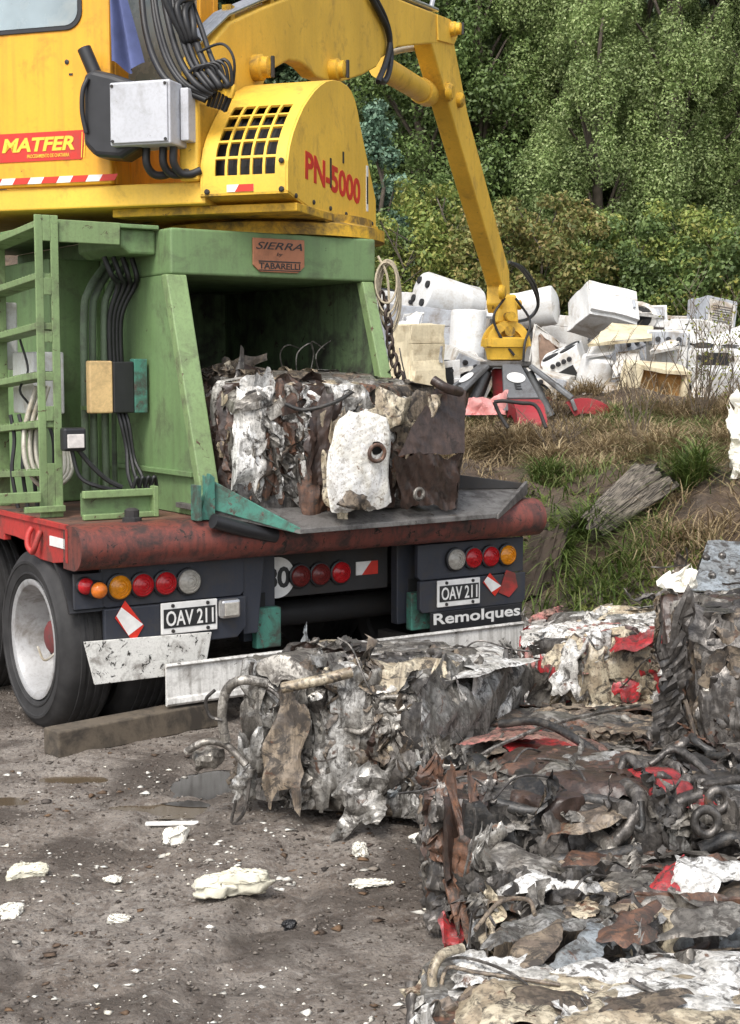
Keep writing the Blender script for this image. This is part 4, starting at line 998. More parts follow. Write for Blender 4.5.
# electrical box, lamp, cables, white cabinet, hoses
eb = MB().box(0.365, 0.488, 0.75, 0.80, 1.487, 1.745).build('switch_box', M['cream'], pr, bevel=0.008)
MB().box(0.489, 0.60, 0.745, 0.84, 1.487, 1.742).build('box_side', M['black'], eb, bevel=0.006)
MB().box(0.602, 0.672, 0.745, 0.80, 1.487, 1.755).build('box_bracket', M['teal'], eb, bevel=0.003)
for i in range(3):
    p = [(0.53 + 0.02 * i, 0.79, 1.487), (0.54 + 0.02 * i, 0.77, 1.42), (0.56 + 0.02 * i, 0.76, 1.30 - 0.02 * i), (0.54 + 0.035 * i, 0.70, 1.18), (0.56 + 0.04 * i, 0.66, 1.08)]
    MB().tube(smooth_path(p, 6), 0.010, 7).build('cable', M['hose'], pr, smooth=50)
wlp = MB().box(0.115, 0.228, 0.47, 0.53, 1.32, 1.43).build('work_lamp', M['black'], pr, bevel=0.012)
MB().box(0.130, 0.213, 0.462, 0.4699, 1.335, 1.40).build('lamp_glass', M['lamp_glass'], wlp, bevel=0.003)
MB().tube(smooth_path([(0.20, 0.52, 1.33), (0.26, 0.50, 1.25), (0.33, 0.48, 1.18), (0.40, 0.46, 1.14)], 6), 0.012, 7).tube(smooth_path([(0.17, 0.52, 1.33), (0.20, 0.50, 1.20), (0.28, 0.47, 1.15), (0.42, 0.46, 1.12)], 6), 0.010, 7).build('cable', M['hose'], pr, smooth=50)
for i in range(4):
    p = [(0.44 + 0.03 * i, 0.42, 1.14), (0.45 + 0.03 * i, 0.40, 1.19), (0.47 + 0.03 * i, 0.42, 1.15), (0.48 + 0.03 * i, 0.44, 1.11)]
    MB().tube(smooth_path(p, 6), 0.010, 7).build('cable', M['hose'], pr, smooth=50)
cb = MB().box(0.06, 0.215, 1.32, 1.34, 1.70, 2.045).box(0.17, 0.335, 1.0, 1.29, 1.48, 1.79).build('control_cabinet', M['white'], pr, bevel=0.008)
MB().tube(smooth_path([(0.10, 0.98, 1.85), (0.13, 0.96, 1.7), (0.09, 0.97, 1.6), (0.14, 0.95, 1.5), (0.10, 0.96, 1.35)], 6), 0.006, 6).build('cable', M['hose'], cb, smooth=50)
for i in range(3):
    p = [(0.13 + .03 * i, 0.85, 1.62), (0.06 + .03 * i, 0.83, 1.42), (0.05 + .03 * i, 0.80, 1.25), (0.12 + .03 * i, 0.78, 1.14), (0.24 + .02 * i, 0.80, 1.20), (0.25 + .01 * i, 0.84, 1.35), (0.20, 0.86, 1.50)]
    MB().tube(smooth_path(p, 6), 0.013, 8).build('hose', M['pipe_steel'], pr, smooth=50)
for i in range(5):
    p = [(0.05 + 0.05 * i, 1.0 + 0.02 * i, 1.48), (0.06 + 0.05 * i, 0.98, 1.36), (0.04 + 0.055 * i, 0.97, 1.2), (0.06 + 0.05 * i, 0.95, 1.02)]
    MB().tube(smooth_path(p, 6), 0.010, 7).build('hose', M['hose'], pr, smooth=50)
# right side: pulley
MB().lathe([(0.07, 0), (0.07, 0.012), (0.05, 0.016), (0.05, 0.05), (0.07, 0.054), (0.07, 0.066)], (1.89, 0.62, 2.16), (1, 0, 0), 20).build('pulley', M['black'], pr, smooth=35)

# chain hanging beside the opening
ch = thing('chain', 'rusty chain hanging at the right corner of the green press', 'chain', T, (1.93, 0.42, 1.6))
prevp = None
pts = [(1.925 + 0.012 * math.sin(i * 0.8), 0.50 - 0.018 * i, 2.08 - 0.047 * i) for i in range(13)]
for i, p in enumerate(pts):
    ang = (i % 2) * PI / 2 + 0.3
    loop = []
    for k in range(13):
        a = 2 * PI * k / 12
        r1 = 0.020 * math.cos(a); r2 = 0.036 * math.sin(a)
        loop.append((p[0] + r1 * math.cos(ang), p[1] + r1 * math.sin(ang), p[2] + r2))
    MB().tube(loop, 0.0085, 7, caps=False).build('link', M['chain'], ch, smooth=60)
rp = thing('rope_coil', 'loose coil of pale rope hanging from the upper right corner of the green press', 'rope', T, (1.93, 0.5, 2.0))
for k in range(5):
    p = []
    for i in range(22):
        a = 2 * PI * i / 21
        p.append((1.925 + 0.055 * math.sin(a) + 0.012 * k, 0.46 - 0.02 * math.sin(a) + 0.008 * k, 2.16 - 0.02 * k + (0.12 + 0.02 * k) * math.cos(a) * (1 if k % 2 else 0.9)))
    MB().tube(p, 0.006, 6).build('rope_turn', M['rope'], rp, smooth=60)
MB().tube(smooth_path([(1.90, 0.5, 2.3), (1.93, 0.46, 2.2), (1.95, 0.47, 2.05), (1.93, 0.46, 1.95)], 6), 0.007, 6).build('rope_turn', M['rope'], rp, smooth=60)

# loose scrap heap inside the press
hp, rg = bale('loose_scrap_heap', 'dark heap of loose scrap deep inside the opening of the green press', (1.27, 1.42, 1.03), (1.02, 0.75, 0.62), 0, 101,
              {'dark': 4, 'black': 2, 'rust': 1, 'brown': 1.5, 'tan': 0.8, 'grey': 1}, (16, 12, 0, 0, 0), frame=T, group='loose scrap heaps', pipes=6, strips=14, wires=8, res=0.02)
hp['category'] = 'scrap heap'; del hp['group']
bpy.context.view_layer.update()
for q, m in (([(206, 378), (262, 372), (272, 352), (215, 360)], 'tan'), ([(212, 470), (226, 470), (246, 360), (236, 356)], 'dark'), ([(204, 440), (222, 445), (236, 385), (206, 372)], 'black'), ([(214, 380), (260, 395), (270, 372), (210, 366)], 'brown')):
    quad_sheet('loose_sheet', hp, [tuple(hp.matrix_world.inverted() @ T.w(T.onY(u, v, 0.8 if m != 'dark' else 0.5))) for u, v in q], SC[m], rg, 0.025, 0.014, 3)
for k in range(7):
    p = T.w(T.onY(285 + k * 12, 360, 0.9)); p = hp.matrix_world.inverted() @ p
    MB().tube(smooth_path([p + Vector((0, 0, -0.1)), p + Vector((0.03 * (k % 3 - 1), 0, 0.03)), p + Vector((0.06 * (k % 2), -0.03, 0.08 + 0.01 * k)), p + Vector((0.10, 0.0, 0.06))], 6), 0.004, 5).build('wire', SC['grey'], hp, smooth=60)

# ------------------------------------------------------------------ yellow crane
cr = thing('hydraulic_crane', 'yellow scrap crane with cab and raised boom mounted above the green press', 'crane', K, (-0.5, 0.9, 2.39))
# slewing base and deck
MB().lathe([(0.62, 0.0), (0.62, 0.06), (0.55, 0.08), (0.55, 0.12)], (-0.45, 0.95, 2.392), (0, 0, 1), 48).build('slew_ring', M['yellow_dark'], cr, smooth=35)
MB().prism([(-2.4, 0.02), (-0.43, 0.02), (-0.43, 1.9), (-2.4, 1.9)], 'z', 2.512, 2.62).build('deck_frame', M['yellow'], cr, bevel=0.008)
MB().box(-0.98, 0.02, 0.10, 1.4, 2.47, 2.511).build('deck_plate', M['yellow_dark'], cr, bevel=0.004)
# cab
cab = MB().prism([(-2.3, 2.625), (-0.927, 2.625), (-0.927, 4.1), (-2.3, 4.1)], 'y', 0.0, 0.05).build('cab', M['cab_yellow'], cr, bevel=0.012)
MB().box(-2.3, -0.92, 1.25, 1.32, 2.625, 4.1).build('front_wall', M['cab_yellow'], cab, bevel=0.01)
MB().box(-0.975, -0.925, 0.0505, 0.20, 2.625, 4.1).box(-0.975, -0.925, 1.08, 1.25, 2.625, 4.1).box(-0.975, -0.925, 0.20, 1.08, 2.625, 3.02).build('side_frame', M['cab_yellow'], cab, bevel=0.008)
MB().box(-2.29, -0.98, 0.06, 1.24, 4.0, 4.1).build('cab_roof', M['cab_yellow'], cab, bevel=0.01)
MB().box(-0.955, -0.947, 0.2005, 1.0795, 3.02, 4.0).build('side_window', M['window_glass'], cab)
sd = MB().box(-1.3, -1.15, 0.5, 0.9, 2.7, 3.4).build('operator_seat', M['black'], cab, bevel=0.05)
# rear window with rubber seal, rounded corners
def rrect(x0, x1, z0, z1, r, n=6):
    P = []
    for cx, cz, a0 in ((x1 - r, z1 - r, 0), (x0 + r, z1 - r, 90), (x0 + r, z0 + r, 180), (x1 - r, z0 + r, 270)):
        for i in range(n + 1):
            a = math.radians(a0 + 90 * i / n)
            P.append((cx + r * math.cos(a), cz + r * math.sin(a)))
    return P
wn = MB().prism(rrect(-2.05, -1.075, 3.385, 3.98, 0.09), 'y', -0.008, -0.0005).build('rear_window', M['black'], cab, bevel=0.003)
MB().prism(rrect(-2.03, -1.098, 3.408, 3.957, 0.07), 'y', -0.011, -0.0085).build('pane', M['window_glass'], wn)
kh = MB().lathe([(0.012, 0), (0.012, 0.004), (0.005, 0.006)], K.onY(67, 62, -0.0005), (0, -1, 0), 12).build('door_lock', M['letter_black'], cab, smooth=30)
MB().box(-1.155, -1.135, -0.004, -0.0005, 3.165, 3.175).build('lock_plate', M['letter_black'], cab)
sg = MB().prism([(-1.66, 2.752), (-1.09, 2.752), (-1.07, 2.895), (-1.66, 2.895)], 'y', -0.0045, -0.0005).build('maker_sign', M['sign_red'], cr)
text_part('sign_lettering', 'MATFER', M['sign_yellow'], sg, (-1.545, -0.0050, 2.800), (1, 0, 0), (0, 0, 1), 0.415, 0.070, shear=0.22, bold=0.035)
text_part('sign_lettering', 'PROCESAMIENTO DE CHATARRA', M['sign_yellow'], sg, (-1.40, -0.0050, 2.768), (1, 0, 0), (0, 0, 1), 0.24, 0.018, bold=0.008)
for x in (-1.095, -1.080):
    MB().prism([(x, 2.76), (x + 0.005, 2.76), (x + 0.012, 2.885), (x + 0.007, 2.885)], 'y', -0.0052, -0.0047).build('sign_line', M['sign_yellow'], sg)
MB().prism([(-1.70, 2.752), (-1.661, 2.752), (-1.661, 2.895), (-1.70, 2.895)], 'y', -0.0045, -0.0005).build('sign_end', M['sign_red'], sg)
st = MB().box(-2.2, -0.928, -0.0035, -0.0005, 2.640, 2.672).build('warning_stripe', M['sticker_white'], cr)
z0, z1 = 2.640, 2.672
for k in range(8):
    sb = MB()
    x = -2.15 + 0.165 * k
    sb.prism([(x, z0), (x + 0.085, z0), (x + 0.105, z1), (x + 0.02, z1)], 'y', -0.0055, -0.0036)
    sb.build('red_bar', M['letter_red'], st)
# counterweight hood with a grille
prof = [(0.0, 2.555), (0.0, 2.62), (0.004, 2.70), (0.03, 2.77), (0.08, 2.845), (0.15, 2.92), (0.22, 2.985), (0.30, 3.04), (0.38, 3.09), (0.46, 3.13), (0.55, 3.167), (0.66, 3.195), (0.78, 3.208), (0.88, 3.205), (0.95, 3.19), (1.01, 3.155), (1.06, 3.10), (1.10, 3.03), (1.38, 2.66), (1.385, 2.51), (0.55, 2.47)]
PV = [Vector((y, z)) for y, z in prof]
top_i = 17
cum = [0]
for i in range(1, len(PV)): cum.append(cum[-1] + (PV[i] - PV[i - 1]).length)
def prof_at(s):
    for i in range(1, len(cum)):
        if s <= cum[i]:
            t = (s - cum[i - 1]) / (cum[i] - cum[i - 1]); return PV[i - 1].lerp(PV[i], t)
    return PV[-1]
XA, XB = -0.435, 0.0
GX0, GX1 = XA + 0.065, XB - 0.055
gs0, gs1 = 0.085, 0.55
ncol, nrow, bar = 5, 5, 0.013
xs = [XA, XA + 0.03]
holes_x = []
cw = (GX1 - GX0 - bar * (ncol - 1)) / ncol
for i in range(ncol):
    a = GX0 + i * (cw + bar); xs += [a, a + cw]; holes_x.append((a, a + cw))
xs += [XB]
chh = (gs1 - gs0 - bar * (nrow - 1)) / nrow
ss = [0.0, 0.04]
holes_s = []
for i in range(nrow):
    a = gs0 + i * (chh + bar); ss += [a, a + chh / 2, a + chh]; holes_s.append((a, a + chh))
end = cum[17]
ss += [gs1 + (end - gs1) * i / 26 for i in range(1, 27)]
V = []; Fs = []
def off_in(s, d):
    p = prof_at(s); q = prof_at(min(s + 0.004, cum[-1])); t = (q - p); t.normalize()
    return (p.x + t.y * d, p.y - t.x * d)
th = 0.012
for lay in (0, th):
    for x in xs:
        for s in ss:
            y, z = off_in(s, lay); V.append((x, y, z))
nS = len(ss); nX = len(xs); LAY = nX * nS
def is_hole(i, j):
    xm = (xs[i] + xs[i + 1]) / 2; sm = (ss[j] + ss[j + 1]) / 2
    return any(a < xm < b for a, b in holes_x) and any(a < sm < b for a, b in holes_s)
H_ = [[is_hole(i, j) for j in range(nS - 1)] for i in range(nX - 1)]
for i in range(nX - 1):
    for j in range(nS - 1):
        if H_[i][j]: continue
        a, b, c, d = i * nS + j, (i + 1) * nS + j, (i + 1) * nS + j + 1, i * nS + j + 1
        Fs.append((a, b, c, d)); Fs.append((d + LAY, c + LAY, b + LAY, a + LAY))
        # walls of the holes
        for (di, dj, p, q) in ((1, 0, b, c), (-1, 0, d, a), (0, 1, c, d), (0, -1, a, b)):
            ii, jj = i + di, j + dj
            if 0 <= ii < nX - 1 and 0 <= jj < nS - 1 and H_[ii][jj]:
                Fs.append((q, p, p + LAY, q + LAY))
hood = link_mesh('engine_hood', V, Fs, M['yellow'], cr, smooth=30)
# flank panels
for xa, xb in ((XB, XB + 0.012), (XA - 0.012, XA)):
    MB().prism([(y, z) for y, z in prof], 'x', xa, xb).build('hood_flank', M['yellow'], hood, bevel=0.003)
MB().prism([(prof[17][0], prof[17][1]), (1.38, 2.66), (1.385, 2.515), (1.37, 2.515), (1.365, 2.66), (prof[17][0] - 0.02, prof[17][1] - 0.01)], 'x', XA, XB).build('hood_end', M['yellow'], hood)
MB().hull8([(XA - 0.01, 0.0, 2.545), (XB + 0.01, 0.0, 2.545), (XB + 0.01, 0.55, 2.462), (XA - 0.3, 0.55, 2.462)], [(XA - 0.01, 0.0, 2.5545), (XB + 0.01, 0.0, 2.5545), (XB + 0.01, 0.55, 2.472), (XA - 0.3, 0.55, 2.472)]).build('hood_underside', M['yellow_dark'], hood)
MB().hull8([(XA - 0.3, 0.55, 2.462), (XB + 0.01, 0.55, 2.462), (XB + 0.01, 1.385, 2.50), (XA, 1.385, 2.50)], [(XA - 0.3, 0.55, 2.472), (XB + 0.01, 0.55, 2.472), (XB + 0.01, 1.385, 2.511), (XA, 1.385, 2.511)]).build('hood_underside', M['yellow_dark'], hood)
inn = [off_in(ss[k], 0.09) for k in range(0, nS, 2)]
gm = MB()
for k in range(len(inn) - 1):
    gm.raw([(XA + .02, *inn[k]), (XB - .02, *inn[k]), (XB - .02, *inn[k + 1]), (XA + .02, *inn[k + 1])], [(0, 1, 2, 3)])
gm.build('grille_shade', M['dark_hole'], hood)  # near-black sheet paints the shaded inside of the hood behind the grille
ftin = MB()
for k in range(9):
    x = GX0 + 0.02 + k * 0.036
    for j in range(4, 18):
        a = off_in(ss[j], 0.075); b = off_in(ss[j], 0.085)
        c = off_in(ss[j + 1], 0.075); d = off_in(ss[j + 1], 0.085)
        ftin.raw([(x, *a), (x + 0.004, *a), (x + 0.004, *c), (x, *c)], [(0, 1, 2, 3)])
ftin.build('radiator_fins', M['dark_steel'], hood)
XF = XB + 0.0125
text_part('hood_lettering', 'PN-5000', M['letter_red'], hood, (XF, 0.235, 2.640), (0, 1, -0.048), (0, 0.02, 1), 0.86, 0.140, bold=0.03)
for (y, z, h) in ((0.60, 2.64, 0.15), (0.80, 2.79, 0.06)):
    MB().box(XF, XF + 0.004, y, y + 0.018, z, z + h).build('flank_slot', M['letter_black'], hood)
fs = MB().box(XF - 0.0005, XF + 0.002, 1.20, 1.235, 2.58, 2.83).build('data_strip', M['sticker_white'], hood)
MB().box(XF + 0.0021, XF + 0.003, 1.205, 1.23, 2.62, 2.77).build('strip_mark', M['letter_black'], fs)
rs2 = MB().box(-0.305, -0.165, -0.004, -0.0005, 2.56, 2.595).build('hood_reflector', M['sticker_white'], cr)
MB().prism([(-0.262, 2.56), (-0.165, 2.56), (-0.165, 2.595), (-0.24, 2.595)], 'y', -0.0055, -0.0042).build('sticker_band', M['letter_red'], rs2)
for x, z in ((-0.41, 2.565), (-0.02, 2.565), (-0.02, 2.70)):
    MB().lathe([(0.014, 0), (0.014, 0.008), (0.008, 0.012)], (x, 0.0, z), (0, -1, 0), 8).build('hood_bolt', M['dark_steel'], hood)
for y in (0.1, 0.35, 0.6, 0.85, 1.1, 1.3):
    MB().lathe([(0.012, 0), (0.012, 0.007), (0.006, 0.01)], (XF, y, 2.545 - 0.02 * y), (1, 0, 0), 8).build('hood_bolt', M['dark_steel'], hood)
# side plate between deck and hood
MB().box(-0.52, -0.45, 0.01, 0.30, 2.625, 3.0).build('hood_bracket', M['yellow'], cr, bevel=0.006)
# grey electrical box with glands
gb = MB().box(-0.828, -0.508, -0.20, 0.0, 2.775, 3.075).build('junction_box', M['box_grey'], cr, bevel=0.008)
MB().box(-0.818, -0.518, -0.212, -0.2005, 2.785, 3.065).build('box_lid', M['box_grey'], gb, bevel=0.004)
sc = MB()
for x in (-0.808, -0.528):
    for z in (2.795, 3.055): sc.lathe([(0.008, 0), (0.008, 0.004)], (x, -0.212, z), (0, -1, 0), 8)
sc.build('lid_screws', M['dark_steel'], gb)
MB().box(-0.503, -0.46, -0.10, 0.0, 2.80, 3.05).build('box_side', M['box_grey'], gb, bevel=0.006)
for i, x in enumerate((-0.69, -0.60, -0.545)):
    MB().tube(smooth_path([(x, -0.09, 2.775), (x, -0.09, 2.70), (x + 0.02, -0.06, 2.655), (x + 0.06, -0.03, 2.65), (x + 0.10, 0.0, 2.67)], 6), 0.020, 9).build('cable_gland', M['hose'], gb, smooth=50)
# black plastic tank / mirror body left of the box
tkp = [(-1.005, 2.80), (-0.94, 2.735), (-0.80, 2.72), (-0.72, 2.76), (-0.66, 2.80), (-0.66, 2.95), (-0.73, 3.09), (-0.84, 3.13), (-0.95, 3.16), (-1.0, 3.13)]
tk = MB().prism(tkp, 'y', -0.155, -0.004).build('air_tank', M['black'], cr, bevel=0.035, seg=3)
MB().tube([(-0.965, -0.08, 3.14), (-0.995, -0.085, 3.21), (-1.02, -0.09, 3.27)], 0.035, 14).build('tank_cap', M['black'], tk, smooth=40)
MB().tube(smooth_path([(-0.975, -0.165, 2.85), (-0.99, -0.175, 2.95), (-0.985, -0.175, 3.05), (-0.965, -0.16, 3.11)], 5), 0.012, 8).build('tank_strap', M['black'], tk, smooth=50)
# boom
boom_poly = [(-0.02, 2.62), (-0.02, 3.05), (0.032, 3.222), (0.391, 3.461), (0.81, 3.625), (1.584, 3.91), (2.2, 4.09), (2.844, 4.199), (4.65, 4.416), (4.86, 4.40), (4.895, 4.34), (4.80, 4.25), (4.031, 4.093), (3.322, 3.928), (2.95, 3.78), (2.845, 3.703), (2.548, 3.596), (2.19, 3.493), (1.93, 3.44), (1.68, 3.424), (1.52, 3.452), (1.40, 3.455), (1.22, 3.43), (1.02, 3.35), (0.875, 3.266), (0.78, 3.15), (0.70, 2.9), (0.62, 2.62)]
BX0, BX1 = -0.55, -0.45
bm = MB().prism(boom_poly, 'x', BX0, BX1).build('boom', M['yellow'], cr, bevel=0.014, seg=3)
MB().prism([(4.30, 4.365), (4.66, 4.408), (4.885, 4.385), (4.90, 4.33), (4.80, 4.245), (4.33, 4.18)], 'x', BX1 + 0.0005, BX1 + 0.014).build('boom_cheek', M['yellow'], bm, bevel=0.004)
for (y, z, r) in ((0.706, 3.292, 0.055), (1.929, 3.511, 0.052), (4.70, 4.34, 0.045)):
    b = MB().lathe([(r * 1.25, 0), (r * 1.25, 0.05), (r, 0.06), (r, 0.09), (r * 0.5, 0.10)], (BX1, y, z), (1, 0, 0), 20).build('pin_boss', M['yellow_dark'], bm, smooth=35)
    MB().box(BX1 + 0.10, BX1 + 0.115, y - 0.01, y + 0.01, z - r, z + r).build('pin_keeper', M['dark_steel'], b)
# shiny pipes along the back of the boom
for i in range(4):
    x = BX1 - 0.018 - 0.021 * i
    p = [(x, 0.02, 3.28), (x, 0.391, 3.50), (x, 0.81, 3.665), (x, 1.584, 3.95), (x, 2.2, 4.13), (x, 2.844, 4.235), (x, 4.4, 4.42)]
    MB().tube(p, 0.016, 8).build('boom_pipe', M['chrome'], bm, smooth=50)
for y, z in ((0.45, 3.53), (1.0, 3.74), (1.6, 3.96)):
    MB().box(BX0 + 0.03, BX1 - 0.02, y, y + 0.05, z - 0.06, z + 0.035).build('pipe_clamp', M['yellow_dark'], bm)
# hoses from cab to boom foot
rh = np.random.default_rng(3)
for i in range(8):
    u0 = 146 + i * 6.5 + rh.uniform(-3, 3)
    pts = [K.onY(u0 + rh.uniform(-8, 4), -40, 0.20), K.onY(u0 - 2, -5, 0.14), K.onY(u0 + 2 + i, 30, 0.06), K.onY(u0 + 12 + i * 1.2, 62, -0.03), K.onY(u0 + 28 + i, 84, -0.06), K.onY(min(206 + i * 2.4, 222), 100 - 2 * i, -0.03)]
    MB().tube(smooth_path(pts, 8), 0.013 + 0.004 * (i % 3 == 0), 8).build('hydraulic_hose', M['hose'], cr, smooth=50)
for i in range(5):
    xe = BX1 - 0.018 - 0.021 * min(i, 3)
    pts = [K.onY(176 + i * 9, -40, 0.30), K.onY(186 + i * 8, -8, 0.16), Vector((xe - 0.02 - 0.01 * i, 0.02 - 0.02 * i, 3.40 + 0.03 * i)), Vector((xe, 0.0, 3.31)), Vector((xe, 0.05, 3.295))]
    MB().tube(smooth_path(pts, 8), 0.016, 8).build('hydraulic_hose', M['hose'], cr, smooth=50)
for i in range(6):
    pts = [K.onY(188 + i * 5, 92 + i, 0.0), K.onY(190 + i * 6, 72 - 2 * i, -0.06), K.onY(205 + i * 5, 66, -0.06), K.onY(214 + i * 3.5, 82 + i * 2, -0.03), K.onY(208 + i * 3.5, 106 + i, 0.01)]
    MB().tube(smooth_path(pts, 8), 0.009, 7).build('hydraulic_hose', M['hose'], cr, smooth=50)
    MB().lathe([(0.014, -0.02), (0.017, 0.0), (0.017, 0.03), (0.012, 0.045)], K.onY(214 + i * 3.5, 84 + i * 2, -0.03), (0.3, 0, 1), 8).build('hose_fitting', M['yellow_dark'], cr, smooth=35)
pts = [K.onY(198, 52, -0.02), K.onY(222, 44, -0.05), K.onY(234, 60, -0.05), K.onY(232, 90, -0.02), K.onY(224, 112, 0.0)]
MB().tube(smooth_path(pts, 8), 0.007, 7).build('hydraulic_hose', M['hose'], cr, smooth=50)
# boom hose loop and pipe
def bp(u, v, x=-0.42):
    r = ray(u, v)
    t = (x + K.o[0] * K.ex[0] + K.o[1] * K.ex[1]) / (r[0] * K.ex[0] + r[1] * K.ex[1])
    w = (t * r[0] - K.o[0], t * r[1] - K.o[1])
    return Vector((x, w[0] * K.ey[0] + w[1] * K.ey[1], H + t * r[2]))
for q in ([(370, -4), (380, 14), (388, 32), (391, 55), (389, 72), (384, 82), (379, 78)], [(374, -4), (385, 18), (390, 40), (386, 62), (378, 82)]):
    MB().tube(smooth_path([bp(u, v) for u, v in q], 7), 0.020, 8).build('hydraulic_hose', M['hose'], cr, smooth=50)
MB().tube(smooth_path([bp(390, 6, -0.5), bp(412, 8, -0.5), bp(428, 12, -0.5), bp(432, 4, -0.5), bp(434, -8, -0.5)], 6), 0.02, 8).build('boom_pipe', M['chrome'], bm, smooth=50)
# luffing cylinder of the stick
cy = MB().tube([bp(380, 66, -0.60), bp(420, 90, -0.60)], 0.085, 20).build('stick_cylinder', M['yellow'], cr, smooth=40)
pa, pb = bp(420, 90, -0.60), bp(448, 104, -0.60)
MB().tube([bp(421, 90.5, -0.60), bp(428, 94, -0.60)], 0.098, 20).build('cylinder_head', M['yellow'], cy, smooth=40)
MB().tube([pa, pb], 0.05, 16).build('piston_rod', M['chrome'], cy, smooth=40)
MB().tube(smooth_path([bp(384, 55, -0.62), bp(402, 50, -0.62), bp(420, 48, -0.62), bp(428, 50, -0.6)], 6), 0.022, 8).build('hydraulic_hose', M['pipe_steel'], cr, smooth=50)
# stick
stick = [(4.16, 4.16), (4.26, 4.08), (5.0, 3.56), (6.62, 2.46), (6.60, 2.30), (6.66, 2.22), (6.86, 2.25), (6.95, 2.36), (6.90, 2.62), (5.30, 3.80), (4.90, 4.22), (4.80, 4.32)]
stk = MB().prism(stick, 'x', -0.60, -0.452).build('stick', M['yellow'], cr, bevel=0.014, seg=3)
for (u, v, r) in ((447, 92, 0.06), (458, 100, 0.05), (500, 292, 0.055)):
    MB().lathe([(r * 1.2, 0), (r * 1.2, 0.03), (r * 0.8, 0.05)], bp(u, v, -0.452), (1, 0, 0), 18).build('pin_boss', M['yellow_dark'], stk, smooth=35)
for k in range(3):
    pts = [bp(509, 262, -0.5), bp(520 + 3 * k, 268, -0.45), bp(532 + 3 * k, 285, -0.42), bp(538, 305, -0.42), bp(530 - k, 318, -0.5), bp(516, 322, -0.55)]
    if k < 2: MB().tube(smooth_path(pts, 7), 0.016, 8).build('hydraulic_hose', M['hose'], cr, smooth=50)

# blue cloth hanging at the cab corner
cl = thing('blue_cloth', 'blue cloth hanging from the corner post of the yellow cab', 'cloth', K, (-0.86, 0.05, 3.15))
n1, n2 = 22, 40
V = []
for i in range(n1):
    for j in range(n2):
        s = i / (n1 - 1); t = j / (n2 - 1)
        wd = 0.035 + 0.11 * t ** 0.8
        x = -0.915 + 0.01 + wd * s + 0.02 * t
        y = 0.03 - 0.05 * math.sin(s * 9 + 1.0) * (0.4 + 0.6 * t) - 0.05
        z = 3.62 - t * (0.47 - 0.10 * abs(s - 0.55)) + 0.01 * math.sin(s * 14)
        V.append((x, y, z))
link_mesh('cloth_fold', V, grid_faces(n1, n2), M['cloth_blue'], cl, smooth=180)

# ------------------------------------------------------------------ grapple
gp = thing('orange_peel_grapple', 'open grapple with yellow head, grey guards and red claws under the crane stick', 'grapple', rot=(0, 0, math.radians(12)))
gc = at(505, 425, 13.72); gp.location = gc
S_ = 13.72 / F
zz = lambda v: (425 - v) * S_
yoke = MB()
yoke.prism([(-0.11, zz(324)), (0.11, zz(324)), (0.085, zz(296)), (-0.085, zz(296))], 'y', -0.055, 0.055)
yk = yoke.build('head', M['yellow'], gp, bevel=0.02)
MB().tube([(-0.14, 0, zz(306)), (0.14, 0, zz(306))], 0.045, 14).tube([(0, -0.17, zz(318)), (0, 0.17, zz(318))], 0.045, 14).build('knuckle_pin', M['yellow_dark'], yk, smooth=40)
arch_o = [(0.205 * math.cos(t), zz(347) + 0.235 * math.sin(t)) for t in [PI * k / 18 for k in range(19)]]
arch_i = [(0.135 * math.cos(t), zz(347) + 0.155 * math.sin(t)) for t in [PI * k / 18 for k in range(19)]]
for y0, y1 in ((-0.12, -0.06), (0.06, 0.12)):
    ym = MB()
    for k in range(18):
        ym.hull8([(arch_o[k][0], y0, arch_o[k][1]), (arch_o[k][0], y1, arch_o[k][1]), (arch_i[k][0], y1, arch_i[k][1]), (arch_i[k][0], y0, arch_i[k][1])],
                 [(arch_o[k + 1][0], y0, arch_o[k + 1][1]), (arch_o[k + 1][0], y1, arch_o[k + 1][1]), (arch_i[k + 1][0], y1, arch_i[k + 1][1]), (arch_i[k + 1][0], y0, arch_i[k + 1][1])])
    ym.build('yoke_arch', M['yellow'], yk, smooth=30)
MB().tube([(0, -0.13, zz(332)), (0, 0.13, zz(332))], 0.05, 14).build('knuckle_pin', M['yellow_dark'], yk, smooth=40)
MB().tube(smooth_path([(-0.05, -0.12, zz(300)), (-0.16, -0.14, zz(318)), (-0.10, -0.16, zz(338)), (0.02, -0.2, zz(356))], 5), 0.012, 7).build('hose', M['hose'], yk, smooth=50)
MB().tube(smooth_path([(0.06, -0.10, zz(300)), (0.20, -0.10, zz(322)), (0.12, -0.2, zz(344)), (0.10, -0.22, zz(362))], 5), 0.012, 7).build('hose', M['hose'], yk, smooth=50)
MB().lathe([(0.21, zz(348)), (0.215, zz(345)), (0.215, zz(340)), (0.15, zz(338))], (0, 0, 0), (0, 0, 1), 32).build('rotator', M['yellow'], yk, smooth=35)
MB().lathe([(0.10, zz(362)), (0.17, zz(360)), (0.185, zz(352)), (0.20, zz(348.5)), (0.1, zz(348.4))], (0, 0, 0), (0, 0, 1), 32).build('motor', M['yellow'], yk, smooth=35)
MB().lathe([(0.22, zz(368)), (0.235, zz(366)), (0.235, zz(362)), (0.12, zz(361))], (0, 0, 0), (0, 0, 1), 32).build('top_ring', M['plate_steel'], gp, smooth=35)
MB().lathe([(0.08, zz(412)), (0.11, zz(404)), (0.13, zz(370)), (0.1, zz(368.5))], (0, 0, 0), (0, 0, 1), 24).build('hub', M['red_claw'], gp, smooth=35)
